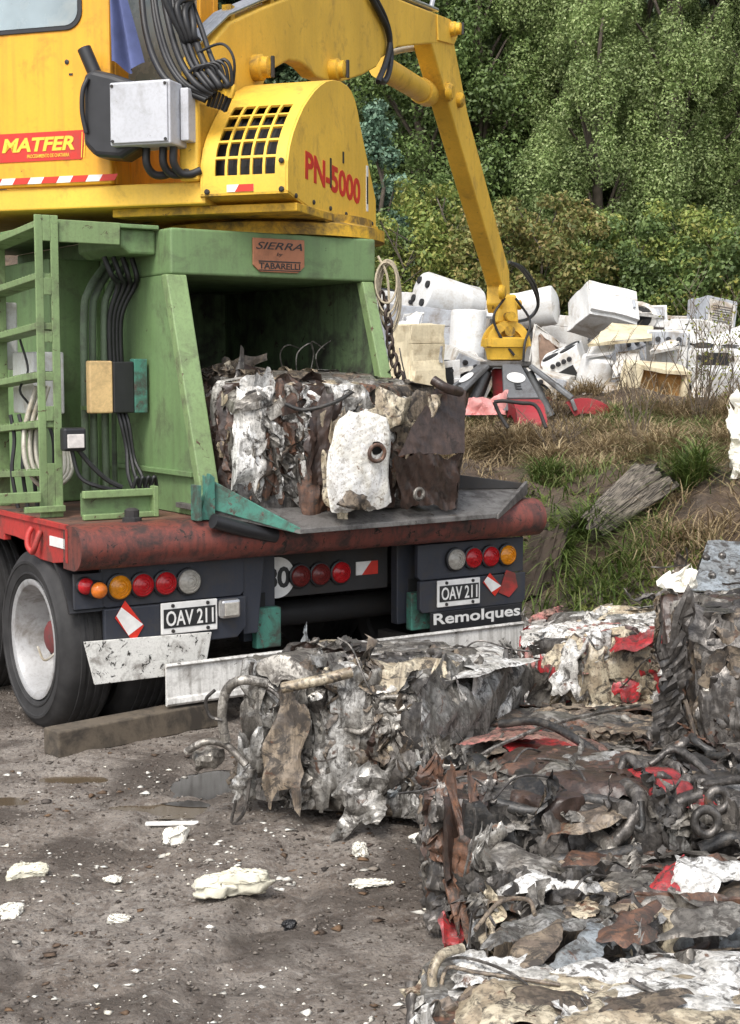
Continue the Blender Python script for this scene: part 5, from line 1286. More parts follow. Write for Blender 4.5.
for k in range(5):
    a = math.radians(-90 + 72 * k - 4)
    ca, sa = math.cos(a), math.sin(a)
    def pol(r, t, z): return (r * ca - t * sa, r * sa + t * ca, z)
    A = [pol(0.21, -0.085, zz(368)), pol(0.21, 0.085, zz(368)), pol(0.60, 0.16, zz(400)), pol(0.60, -0.16, zz(400))]
    B = [(p[0] + 0.03 * ca, p[1] + 0.03 * sa, p[2] + 0.035) for p in A]
    gdn = MB().hull8(A, B).build('guard', M['claw_grey'], gp, bevel=0.012)
    A2 = [pol(0.60, -0.16, zz(400)), pol(0.60, 0.16, zz(400)), pol(0.64, 0.17, zz(411)), pol(0.64, -0.17, zz(411))]
    MB().hull8(A2, [(p[0] + 0.03 * ca, p[1] + 0.03 * sa, p[2] + 0.02) for p in A2]).build('guard_foot', M['claw_grey'], gdn, bevel=0.01)
    nn = Vector((ca * 0.6, sa * 0.6, 0.8))
    xd = Vector((-sa, ca, 0)); yd = Vector((-ca, -sa, (zz(368) - zz(400)) / 0.39)).normalized()
    org = Vector(pol(0.235 + 0.385 * 0.80, 0, zz(368) + 0.035 + (zz(400) - zz(368)) * 0.80)) + xd.cross(yd) * 0.012
    text_part('guard_letter', 'E', M['letter_black'], gdn, org - xd * 0.035, xd, yd, 0.06, 0.09, bold=0.02)
    o2 = Vector(pol(0.235 + 0.385 * 0.45, 0, zz(368) + 0.035 + (zz(400) - zz(368)) * 0.45)) + xd.cross(yd) * 0.014
    ell = [o2 + xd * (0.085 * math.cos(2 * PI * i / 20)) + yd * (0.075 * math.sin(2 * PI * i / 20)) for i in range(20)]
    MB().raw(ell, [tuple(range(20))]).build('oval_sticker', M['sticker_white'], gdn)
    # claw arm: curved red blade
    ang = [i / 12 for i in range(13)]
    outer = []; inner = []
    for t in ang:
        th_ = math.radians(118 - 138 * t)
        outer.append((0.72 + 0.33 * math.cos(th_), zz(428) + 0.28 * math.sin(th_)))
        ri = 0.23 - 0.0 * t
        inner.append((0.72 + (0.33 - 0.17 + 0.06 * t) * math.cos(th_), zz(428) + (0.28 - 0.15 + 0.06 * t) * math.sin(th_)))
    mb = MB()
    for side in (-0.13, 0.10):
        for i in range(12):
            q = [pol(outer[i][0], side, outer[i][1]), pol(outer[i][0], side + 0.03, outer[i][1]), pol(inner[i][0], side + 0.03, inner[i][1]), pol(inner[i][0], side, inner[i][1])]
            q2 = [pol(outer[i + 1][0], side, outer[i + 1][1]), pol(outer[i + 1][0], side + 0.03, outer[i + 1][1]), pol(inner[i + 1][0], side + 0.03, inner[i + 1][1]), pol(inner[i + 1][0], side, inner[i + 1][1])]
            mb.hull8(q, q2)
    for i in range(12):
        q = [pol(outer[i][0], -0.0995, outer[i][1]), pol(outer[i][0], 0.0995, outer[i][1]), pol(outer[i][0] * 0.98, 0.0995, outer[i][1] - 0.02), pol(outer[i][0] * 0.98, -0.0995, outer[i][1] - 0.02)]
        q2 = [pol(outer[i + 1][0], -0.0995, outer[i + 1][1]), pol(outer[i + 1][0], 0.0995, outer[i + 1][1]), pol(outer[i + 1][0] * 0.98, 0.0995, outer[i + 1][1] - 0.02), pol(outer[i + 1][0] * 0.98, -0.0995, outer[i + 1][1] - 0.02)]
        mb.hull8(q, q2)
    mb.build('claw', M['red_claw'], gp, smooth=30)
    MB().tube([pol(0.21, 0, zz(372)), pol(0.30, 0, zz(392)), pol(0.42, 0, zz(416))], 0.045, 12).build('claw_cylinder', M['claw_grey'], gp, smooth=40)
# ------------------------------------------------------------------ terrain
def sstep(x):
    x = np.clip(x, 0, 1); return x * x * (3 - 2 * x)

def vnoise(x, y, seed=0):
    """smooth value noise on arrays"""
    xi = np.floor(x).astype(int); yi = np.floor(y).astype(int)
    fx = x - xi; fy = y - yi
    fx = fx * fx * (3 - 2 * fx); fy = fy * fy * (3 - 2 * fy)
    def h(a, b):
        n = (a * 374761393 + b * 668265263 + seed * 1442695041) & 0x7fffffff
        n = ((n ^ (n >> 13)) * 1274126177) & 0x7fffffff
        n = n ^ (n >> 16)
        return (n & 0xffff) / 65535.0
    return (h(xi, yi) * (1 - fx) + h(xi + 1, yi) * fx) * (1 - fy) + (h(xi, yi + 1) * (1 - fx) + h(xi + 1, yi + 1) * fx) * fy

def fbm(x, y, seed=0, oct=4):
    s = 0; a = 0.5
    for k in range(oct):
        s = s + a * vnoise(x * 2 ** k, y * 2 ** k, seed + k); a *= 0.5
    return s

def bank_h(X, Y):
    X = np.asarray(X, float); Y = np.asarray(Y, float)
    xt = (X - T.o[0]) * T.ex[0] + (Y - T.o[1]) * T.ex[1]
    s = sstep((xt - 2.75 + 0.25 * (fbm(X * 1.3, Y * 1.3, 5) - 0.5)) / 1.9) * sstep((Y - 6.6) / 3.6)
    h = (1.03 + 0.05 * sstep((X - 1.7) / 0.7) - 0.06 * np.exp(-((X - 1.25) / 0.65) ** 2)) * s + 0.35 * sstep((Y - 12.2) / 2.5) * np.clip(s * 2, 0, 1)
    h = h + s * (0.42 * (fbm(X * 1.1, Y * 1.1, 9) - 0.47) + 0.20 * (fbm(X * 3.1, Y * 3.1, 19, 3) - 0.45))
    h = h + 0.16 * np.exp(-(((X - 1.30) / 0.40) ** 2 + ((Y - 12.35) / 0.35) ** 2))
    hill = np.clip(Y - 26, 0, None) * 0.62
    back = sstep((Y - 13) / 8) * 1.1
    return np.maximum(h, back * np.where(xt > 2.7, 1, 1)) + hill

PUDDLES = [(-0.66, 6.00, 0.17, 0.17), (-1.24, 6.07, 0.16, 0.07), (-0.85, 5.66, 0.22, 0.07), (-1.45, 5.75, 0.10, 0.06)]

def ground_h(X, Y):
    X = np.asarray(X, float); Y = np.asarray(Y, float)
    g = 0.05 * (fbm(X * 0.9, Y * 0.9, 1) - 0.47) + 0.03 * (fbm(X * 4, Y * 4, 2) - 0.47) + 0.030 * (fbm(X * 11, Y * 11, 3, 4) - 0.45) + 0.02 * np.abs(fbm(X * 2.3 + 5, Y * 5, 8, 3) - 0.45)
    # two shallow tyre ruts with lug marks crossing the yard
    for k, x0 in enumerate((-0.95, -0.35)):
        c_ = x0 + 0.35 * (Y - 4.5) * (0.55 + 0.1 * k) + 0.05 * np.sin(Y * 1.7 + k)
        d = np.abs(X - c_)
        g = g - 0.020 * np.exp(-(d / 0.10) ** 4) * (0.7 + 0.3 * np.sin(Y * 62 + np.sign(X - c_) * X * 30)) + 0.010 * np.exp(-((d - 0.15) / 0.045) ** 2)
    for (px_, py_, rx, ry) in PUDDLES:
        q = ((X - px_) / rx) ** 2 + ((Y - py_) / ry) ** 2
        w_ = np.exp(-(q / 1.2) ** 1.5)
        g = g * (1 - 0.75 * w_) - 0.030 * w_
    return g + bank_h(X, Y)

def hit(u, v):
    """where the line of sight first meets the ground"""
    r = ray(u, v)
    for i in range(3000):
        t = 3 + i * 0.01
        if H + t * r[2] < gz(t * r[0], t * r[1]): return Vector((t * r[0], t * r[1], gz(t * r[0], t * r[1])))
    return Vector((t * r[0], t * r[1], 0))

def gz(x, y): return float(ground_h(np.array([x]), np.array([y]))[0])

m, nt, b = new_mat('muddy_ground')
v = objvec(nt)
n1 = noise(nt, v, 0.9, 6, 0.6, 0.3); n2 = noise(nt, v, 7, 8, 0.7); n3 = noise(nt, v, 45, 6, 0.7)
c = mixc(nt, ramp(nt, n1, 0.38, 0.62), (0.150, 0.120, 0.095), (0.240, 0.212, 0.183))
c = mixc(nt, ramp(nt, n2, 0.46, 0.60, 0, 0.8), c, (0.085, 0.064, 0.050))
c = mixc(nt, ramp(nt, n3, 0.5, 0.64, 0, 0.75), c, (0.30, 0.275, 0.245))
c = mixc(nt, ramp(nt, noise(nt, v, 90, 3, 0.6), 0.52, 0.64, 0, 0.7), c, (0.050, 0.040, 0.034))
vo = N(nt, 'ShaderNodeTexVoronoi'); vo.inputs['Scale'].default_value = 55; nt.links.new(v, vo.inputs['Vector'])
c = mixc(nt, ramp(nt, vo.outputs['Distance'], 0.12, 0.2, 0.35, 0), c, (0.34, 0.32, 0.30))
# the bank is browner earth
geo = N(nt, 'ShaderNodeSeparateXYZ'); nt.links.new(v, geo.inputs[0])
hb = ramp(nt, math_node(nt, 'ADD', geo.outputs[2], ramp(nt, n1, 0.3, 0.7, -0.1, 0.1)), 0.10, 0.3)
earth = mixc(nt, ramp(nt, n2, 0.35, 0.65), (0.060, 0.040, 0.027), (0.125, 0.088, 0.058))
c = mixc(nt, hb, c, earth)
# wet patches
wet = ramp(nt, noise(nt, v, 1.6, 6, 0.6, 0.5), 0.50, 0.60)
c = mixc(nt, math_node(nt, 'MULTIPLY', wet, 0.8), c, (0.055, 0.043, 0.034))
nt.links.new(c, b.inputs['Base Color'])
nt.links.new(ramp(nt, wet, 0, 1, 0.88, 0.5), b.inputs['Roughness'])
bp_ = N(nt, 'ShaderNodeBump'); bp_.inputs['Strength'].default_value = 0.8; bp_.inputs['Distance'].default_value = 0.015
hh = math_node(nt, 'ADD', noise(nt, v, 38, 8, 0.72), math_node(nt, 'MULTIPLY', vo.outputs['Distance'], -0.35))
nt.links.new(hh, bp_.inputs['Height']); nt.links.new(bp_.outputs['Normal'], b.inputs['Normal'])
M['ground'] = m

def terrain():
    def axis(lo, hi, near_lo, near_hi, fine, coarse_n):
        a = np.arange(near_lo, near_hi, fine)
        l = near_lo - (np.linspace(0, 1, coarse_n)[1:] ** 2.2) * (near_lo - lo)
        r = near_hi + (np.linspace(0, 1, coarse_n) ** 2.2) * (hi - near_hi)
        return np.concatenate([l[::-1], a, r])
    xs_ = axis(-140, 140, -2.6, 3.6, 0.022, 60)
    ys_ = axis(-60, 130, 2.4, 9.5, 0.022, 110)
    X, Y = np.meshgrid(xs_, ys_, indexing='ij')
    X = X.ravel(); Y = Y.ravel()
    Z = ground_h(X, Y)
    link_mesh('ground', np.stack([X, Y, Z], 1), grid_faces(len(xs_), len(ys_)), M['ground'], smooth=180)
    bpy.data.objects['ground']['kind'] = 'structure'
terrain()

# oily puddle by the grey bale
pm, nt, b = new_mat('oily_puddle')
b.inputs['Base Color'].default_value = (0.018, 0.016, 0.015, 1); b.inputs['Roughness'].default_value = 0.08
M['puddle'] = pm
def puddle(i, mat, name, level):
    px_, py_, rx, ry = PUDDLES[i]
    P = [(px_ + 1.9 * rx * math.cos(2 * PI * k / 40), py_ + 1.9 * ry * math.sin(2 * PI * k / 40), level) for k in range(40)]
    o = link_mesh(name, P, [tuple(range(40))], mat)
    o['kind'] = 'structure'
mp, nt, b = new_mat('brown_puddle')
b.inputs['Base Color'].default_value = (0.085, 0.062, 0.038, 1); b.inputs['Roughness'].default_value = 0.1
puddle(0, M['puddle'], 'oil_puddle', -0.014)
puddle(1, mp, 'rain_puddle', -0.016)
puddle(2, mp, 'rain_puddle', -0.016)
puddle(3, mp, 'rain_puddle', -0.017)

# ------------------------------------------------------------------ loose bits on the ground
def pebbles(name, n, area, size, mat, seed, flat=0.6, dens=None):
    r_ = np.random.default_rng(seed)
    x = r_.uniform(area[0], area[1], n); y = r_.uniform(area[2], area[3], n)
    if dens is not None:
        k = dens(x, y) > r_.random(n); x, y = x[k], y[k]; n = len(x)
    s = size[0] * (size[1] / size[0]) ** (r_.random(n) ** 1.8)
    base = np.array([(1, 0, 0), (0, 1, 0), (-1, 0, 0), (0, -1, 0), (0.2, 0.1, 1), (-0.1, 0.2, -0.6)], float)
    f = np.array([(0, 1, 4), (1, 2, 4), (2, 3, 4), (3, 0, 4), (1, 0, 5), (2, 1, 5), (3, 2, 5), (0, 3, 5)])
    V = base[None] * (1 + 0.5 * r_.uniform(-1, 1, (n, 6, 1))) + r_.normal(0, 0.18, (n, 6, 3))
    V[:, :, 2] *= flat * r_.uniform(0.4, 1.2, (n, 1))
    a = r_.uniform(0, 2 * PI, n); ca, sa = np.cos(a)[:, None], np.sin(a)[:, None]
    X = V[:, :, 0] * ca - V[:, :, 1] * sa; Yy = V[:, :, 0] * sa + V[:, :, 1] * ca
    V = np.stack([X, Yy, V[:, :, 2]], 2) * s[:, None, None]
    z = ground_h(x, y)
    V += np.stack([x, y, z + s * 0.15], 1)[:, None, :]
    Fc = (f[None] + (np.arange(n) * 6)[:, None, None]).reshape(-1, 3)
    o = link_mesh(name, V.reshape(-1, 3), Fc, mat)
    o['kind'] = 'stuff'
    return o

def rand_mat(name, cols, rough=0.8, trans=0.0, spec=0.3):
    """colour picked at random per loose piece of the mesh"""
    m, nt, b = new_mat(name)
    g = N(nt, 'ShaderNodeNewGeometry')
    cr_ = N(nt, 'ShaderNodeValToRGB')
    els = cr_.color_ramp.elements
    els[0].position = 0; els[0].color = (*cols[0], 1); els[1].position = 1; els[1].color = (*cols[-1], 1)
    for i, c_ in enumerate(cols[1:-1]):
        e = els.new((i + 1) / (len(cols) - 1)); e.color = (*c_, 1)
    nt.links.new(g.outputs['Random Per Island'], cr_.inputs[0])
    nt.links.new(cr_.outputs[0], b.inputs['Base Color'])
    b.inputs['Roughness'].default_value = rough; b.inputs['Specular IOR Level'].default_value = spec
    if trans:
        tr_ = N(nt, 'ShaderNodeBsdfTranslucent'); nt.links.new(cr_.outputs[0], tr_.inputs['Color'])
        mx = N(nt, 'ShaderNodeMixShader'); mx.inputs[0].default_value = trans
        nt.links.new(b.outputs[0], mx.inputs[1]); nt.links.new(tr_.outputs[0], mx.inputs[2])
        nt.links.new(mx.outputs[0], nt.nodes['Material Output'].inputs['Surface'])
    return m

tag(pebbles('gravel', 42000, (-2.2, 2.4, 2.6, 8.2), (0.002, 0.011), rand_mat('gravel_stones', [(0.045, 0.036, 0.03), (0.10, 0.082, 0.068), (0.16, 0.14, 0.12), (0.24, 0.215, 0.19)]), 4), 'loose dark gravel and grit on the muddy yard', 'gravel', kind='stuff')
tag(pebbles('litter_flakes', 7500, (-2.2, 0.6, 3.0, 6.2), (0.003, 0.021), rand_mat('white_flakes', [(0.35, 0.33, 0.29), (0.62, 0.60, 0.54), (0.74, 0.72, 0.66), (0.55, 0.50, 0.40)]), 6, 0.35,
            lambda x, y: np.clip((fbm(x * 3.1, y * 3.1, 44, 3) - 0.40) * 7, 0.03, 1) * (0.22 + 1.1 * np.exp(-(((x + 0.05) / 0.55) ** 2 + ((y - 4.75) / 0.5) ** 2)) + 0.35 * np.exp(-(((x + 0.7) / 0.8) ** 2 + ((y - 4.6) / 0.45) ** 2)))),
    'pale flakes of paint and foam scattered on the mud by the grey bale', 'litter', kind='stuff')

tag(pebbles('dark_debris', 2200, (-2.2, 0.8, 3.0, 6.4), (0.004, 0.026), rand_mat('dark_debris_bits', [(0.03, 0.025, 0.022), (0.09, 0.06, 0.04), (0.15, 0.09, 0.05), (0.06, 0.05, 0.045), (0.20, 0.17, 0.14)]), 16, 0.25,
            lambda x, y: np.clip((fbm(x * 2.6 + 9, y * 2.6, 61, 3) - 0.38) * 6, 0.02, 1)), 'dark splinters of rust and rubber trodden into the mud', 'debris', kind='stuff')

def chunk(name, label, cat, u, v, size, mat, seed, group=None, yaw=0.0):
    r_ = np.random.default_rng(seed)
    r0 = ray(u, v); t = -H / r0[2]; cx, cy_ = t * r0[0], t * r0[1]
    V = []; Fs = []
    n1, n2 = 56, 36
    for i in range(n2 + 1):
        ph = PI * i / n2
        for j in range(n1):
            a = 2 * PI * j / n1
            V.append((math.sin(ph) * math.cos(a), math.sin(ph) * math.sin(a), math.cos(ph)))
    V = np.array(V)
    V = np.sign(V) * np.abs(V) ** 0.75 * 0.5
    Q = crumple(V, r_, 0.17, 0.9, 9, gain=0.66, lac=1.7, sharp=0.75, dirw=(1, 1, 1.2)) * np.array(size)
    Q = Q + r_.normal(0, 0.0012, Q.shape)
    for i in range(n2):
        for j in range(n1):
            k = (j + 1) % n1
            Fs.append((i * n1 + j, (i + 1) * n1 + j, (i + 1) * n1 + k, i * n1 + k))
    ca, sa = math.cos(yaw), math.sin(yaw)
    Q = np.stack([Q[:, 0] * ca - Q[:, 1] * sa, Q[:, 0] * sa + Q[:, 1] * ca, Q[:, 2]], 1)
    Q[:, 2] -= np.percentile(Q[:, 2], 15)
    o = link_mesh(name, Q, np.array(Fs), mat)
    o.location = (cx, cy_, gz(cx, cy_))
    tag(o, label, cat, group)
    return o
G_F = 'torn foam pieces lying on the mud'
chunk('foam_chunk', 'largest torn chunk of cream foam lying in the middle of the mud', 'foam', 232, 896, (0.22, 0.13, 0.085), M['foam'], 1, G_F, 0.25)
chunk('foam_chunk', 'white foam shard lying on edge above the largest cream chunk', 'foam', 175, 838, (0.10, 0.08, 0.06), M['foam_white'], 2, G_F, 0.6)
chunk('foam_chunk', 'flat cream scrap of foam with a brown rim on the left side of the mud', 'foam', 28, 873, (0.13, 0.08, 0.04), M['foam'], 3, G_F, 0.3)
chunk('foam_chunk', 'small white foam lump at the left edge of the photo', 'foam', 10, 914, (0.07, 0.06, 0.04), M['foam_white'], 4, G_F)
chunk('foam_chunk', 'thin white flake in front of the grey bale', 'foam', 372, 880, (0.14, 0.06, 0.015), M['foam_white'], 5, G_F, 0.1)
chunk('foam_chunk', 'small white foam crumb near the foot of the grey bale', 'foam', 360, 857, (0.05, 0.04, 0.04), M['foam_white'], 6, G_F)
chunk('foam_chunk', 'narrow white flake between the largest chunk and the left edge', 'foam', 118, 922, (0.06, 0.03, 0.02), M['foam_white'], 7, G_F)
chunk('foam_chunk', 'tiny white flake beside the thin white stick', 'foam', 112, 878, (0.06, 0.04, 0.015), M['foam_white'], 8, G_F)
chunk('foam_chunk', 'white foam crumb right of the grey bale foot by the dark bale', 'foam', 424, 842, (0.09, 0.06, 0.03), M['foam_white'], 9, G_F)
chunk('rubber_ring', 'small dark rubber lump on the mud right of the largest foam chunk', 'rubber', 289, 925, (0.035, 0.035, 0.03), M['black'], 10)
r0 = ray(172, 822); t0 = -H / r0[2]
sk = MB().box(-0.10, 0.10, -0.012, 0.012, 0.0, 0.012).build('plastic_stick', M['white'], bevel=0.003)
sk.location = (t0 * r0[0], t0 * r0[1], gz(t0 * r0[0], t0 * r0[1]) + 0.004); sk.rotation_euler = (0, 0, 0.05)
tag(sk, 'thin white plastic strip lying on the mud above the white foam shard', 'plastic strip')

# ------------------------------------------------------------------ grass
def blades(name, x, y, L, wd, mats, midx, seed, lean=0.5, droop=0.6, seg=3, zoff=0.0):
    r_ = np.random.default_rng(seed)
    n = len(x)
    az = r_.uniform(0, 2 * PI, n); ln = np.abs(r_.normal(0, lean, n)) + 0.08
    z = ground_h(x, y) + zoff
    P = []
    t = np.linspace(0, 1, seg + 1)
    dx, dy = np.cos(az), np.sin(az)
    for k in range(seg + 1):
        tt = t[k]
        out = L * (np.sin(ln) * tt + droop * 0.5 * tt * tt)
        up = L * (np.cos(ln) * tt - droop * 0.55 * tt ** 2.4)
        w = wd * (1 - tt ** 1.5) + 0.0008
        cx = x + dx * out; cy_ = y + dy * out; cz = z + up
        P.append(np.stack([cx - dy * w, cy_ + dx * w, cz], 1)); P.append(np.stack([cx + dy * w, cy_ - dx * w, cz], 1))
    V = np.stack(P, 1)          # n, 2(seg+1), 3
    k = 2 * (seg + 1)
    f = np.array([(2 * i, 2 * i + 1, 2 * i + 3, 2 * i + 2) for i in range(seg)])
    Fc = (f[None] + (np.arange(n) * k)[:, None, None]).reshape(-1, 4)
    mi = np.repeat(midx, seg)
    return link_mesh(name, V.reshape(-1, 3), Fc, None, mats=mats, midx=mi)

M['straw'] = rand_mat('dry_straw', [(0.14, 0.095, 0.05), (0.30, 0.225, 0.12), (0.46, 0.37, 0.22), (0.20, 0.14, 0.08), (0.38, 0.30, 0.18)], 0.7, 0.25)
M['grass'] = rand_mat('green_grass', [(0.05, 0.085, 0.018), (0.09, 0.14, 0.03), (0.14, 0.19, 0.05), (0.20, 0.21, 0.08)], 0.55, 0.25)
M['weed'] = rand_mat('low_weeds', [(0.07, 0.10, 0.02), (0.13, 0.17, 0.035), (0.20, 0.22, 0.06)], 0.6, 0.25)
rg = np.random.default_rng(17)
n = 200000
x = rg.uniform(0.1, 5.2, n); y = rg.uniform(7.4, 14.5, n)
hb_ = bank_h(x, y)
cl_ = fbm(x * 1.7, y * 1.7, 33, 3)
bare = fbm(x * 1.0 + 7, y * 1.0, 51, 3)
steep_bare = np.exp(-(((x - 1.95) / 0.6) ** 2 + ((y - 8.2) / 0.9) ** 2)) * 1.5
dens = np.clip((hb_ - 0.10) / 0.5, 0, 1) * np.clip((cl_ - 0.38) / 0.08, 0.06, 1) * np.clip(1 - steep_bare, 0, 1) * np.clip((0.70 - bare) / 0.14, 0.3, 1)
lg = hit(588, 545)
for q in range(6):
    dens = dens * (1 - 0.93 * np.exp(-(((x - lg.x - 0.08 * q + 0.05) / 0.13) ** 2 + ((y - lg.y - 0.07 * q + 0.10) / 0.16) ** 2)))
k = dens > rg.random(n)
x, y, hb_ = x[k], y[k], hb_[k]
g_ = fbm(x * 0.9 + 3, y * 0.9, 71, 3)
mi = np.where(g_ + rg.normal(0, 0.05, len(x)) > 0.43 + 0.10 * sstep((y - 10.2) / 0.8), 1, 0)
L = rg.uniform(0.10, 0.40, len(x)) * (1 - 0.55 * np.exp(-((x - 1.25) / 0.75) ** 2) * sstep((y - 10.0) / 0.8)) * np.where(mi == 1, 1.0, 1.0)
tag(blades('bank_grass', x, y, L, rg.uniform(0.0022, 0.0045, len(x)), [M['straw'], M['grass']], mi, 3, 0.65, 0.9), 'dry straw and green grass covering the earth bank', 'grass', kind='stuff')
# low weeds on the lower slope and toe
n = 9000
x = rg.uniform(0.7, 3.2, n); y = rg.uniform(7.6, 10.5, n)
xt = (x - T.o[0]) * T.ex[0] + (y - T.o[1]) * T.ex[1]
k = (xt > 2.72) & (xt < 4.3) & (fbm(x * 2, y * 2, 91, 3) > 0.44) & (np.exp(-(((x - 1.95) / 0.5) ** 2 + ((y - 8.1) / 0.7) ** 2)) < 0.5)
x, y = x[k], y[k]
tag(blades('low_weeds', x, y, rg.uniform(0.03, 0.10, len(x)), rg.uniform(0.006, 0.013, len(x)), [M['weed']], np.zeros(len(x), int), 5, 0.9, 0.7), 'low green weeds growing on the lower bank', 'weeds', kind='stuff')
# tussocks: single grass clumps one can tell apart
def tussock(u, v, D, label, n, L0, mat, seed, spread=0.07, lean=0.55):
    p = hit(u, v + 12)
    r_ = np.random.default_rng(seed)
    a = r_.uniform(0, 2 * PI, n); rr = spread * np.sqrt(r_.random(n))
    x = p.x + rr * np.cos(a); y = p.y + rr * np.sin(a)
    o = blades('grass_tussock', x, y, L0 * r_.uniform(0.5, 1.1, n), r_.uniform(0.003, 0.006, n), [mat], np.zeros(n, int), seed + 1, lean, 0.9, seg=4)
    tag(o, label, 'grass clump', 'grass tussocks on the bank')
tussock(590, 520, 9.6, 'drooping green and straw tussock in the middle of the bank below the weathered log', 420, 0.42, M['grass'], 5, 0.10, 0.8)
tussock(560, 548, 9.0, 'pale arching tussock just right of the dark stump', 320, 0.36, M['grass'], 8, 0.09, 0.85)
tussock(690, 470, 10.6, 'tall green tussock on the right of the bank below the bare shrub', 420, 0.50, M['grass'], 9, 0.12, 0.5)
tussock(665, 445, 11.2, 'straw coloured tussock above the weathered log', 360, 0.5, M['straw'], 11, 0.12, 0.5)
tussock(545, 470, 10.8, 'green tussock left of the weathered log', 320, 0.36, M['grass'], 12, 0.10, 0.6)
tussock(505, 440, 11.4, 'straw tussock below the grapple on top of the bank', 380, 0.40, M['straw'], 13, 0.16, 0.8)
tussock(612, 440, 11.6, 'straw tussock right of the red claws on top of the bank', 320, 0.34, M['straw'], 14, 0.15, 0.8)
tussock(528, 446, 11.0, 'straw tussock hiding the front claw of the grapple', 420, 0.40, M['straw'], 16, 0.16, 0.6)
tussock(548, 450, 11.0, 'straw tussock below the right-hand red claw', 320, 0.34, M['straw'], 18, 0.14, 0.6)
tussock(720, 440, 10.8, 'straw tussock at the right edge of the bank', 320, 0.5, M['straw'], 15, 0.12, 0.5)

# log and stump
def log_thing(name, label, cat, p0, p1, r0_, r1_, seed, mat, squash=0.7):
    r_ = np.random.default_rng(seed)
    p0 = Vector(p0); p1 = Vector(p1)
    ax = (p1 - p0); Ln = ax.length
    rot = ax.to_track_quat('X', 'Z').to_euler()
    root = thing(name, label, cat, rot=tuple(rot)); root.location = (p0 + p1) / 2
    n, k = 60, 40
    ph = r_.uniform(0, 6, 6)
    V = []
    for i in range(n):
        t = i / (n - 1)
        for j in range(k):
            a = 2 * PI * j / k
            R = (r0_ * (1 - t) + r1_ * t) * (1 + 0.18 * math.sin(2 * a + ph[0]) + 0.10 * math.sin(5 * a + ph[1] + t) + 0.08 * abs(math.sin(6 * a + ph[2])) + 0.05 * math.sin(17 * a + 2 * t) + 0.03 * math.sin(29 * a + 5 * t))
            e = 0.0
            if i == 0: e = 0.06 * math.sin(3 * a + ph[3])
            if i == n - 1: e = 0.05 * math.sin(4 * a + ph[4]) + 0.03 * math.sin(11 * a)
            V.append((-Ln / 2 + Ln * t + e, R * math.cos(a), R * math.sin(a) * squash))
    Fs = []
    for i in range(n - 1):
        for j in range(k):
            j2 = (j + 1) % k
            Fs.append((i * k + j, i * k + j2, (i + 1) * k + j2, (i + 1) * k + j))
    Fs.append(tuple(range(k))[::-1]); Fs.append(tuple(range((n - 1) * k, n * k)))
    link_mesh('trunk', V, Fs, mat, root, smooth=40)
    return root
wm, nt, b = new_mat('weathered_log')
v = objvec(nt, (0.7, 5, 5))
wv = N(nt, 'ShaderNodeTexNoise'); wv.inputs['Scale'].default_value = 9; wv.inputs['Detail'].default_value = 10; wv.inputs['Distortion'].default_value = 2.5
nt.links.new(v, wv.inputs['Vector'])
c = mixc(nt, ramp(nt, wv.outputs['Fac'], 0.38, 0.62), (0.05, 0.042, 0.035), (0.26, 0.225, 0.18))
nt.links.new(c, b.inputs['Base Color']); b.inputs['Roughness'].default_value = 0.85
bb = N(nt, 'ShaderNodeBump'); bb.inputs['Strength'].default_value = 1.0; bb.inputs['Distance'].default_value = 0.03
nt.links.new(wv.outputs['Fac'], bb.inputs['Height']); nt.links.new(bb.outputs['Normal'], b.inputs['Normal'])
M['log'] = wm
dk = plain('dark_rotten_wood', (0.05, 0.036, 0.026), 0.9, var=0.5, scale=8, bump=0.8)
log_thing('fallen_log', 'weathered grey split log lying slanted on the grassy bank', 'log', hit(588, 545) + Vector((0, 0, 0.10)), hit(588, 545) + Vector((0.46, 0.30, 0.40)), 0.085, 0.14, 3, M['log'], 0.8)
log_thing('tree_stump', 'dark rotten stump beside the right end of the red bumper', 'stump', hit(533, 592) + Vector((0, 0, -0.05)), hit(533, 592) + Vector((0.13, 0.12, 0.36)), 0.13, 0.10, 4, dk)

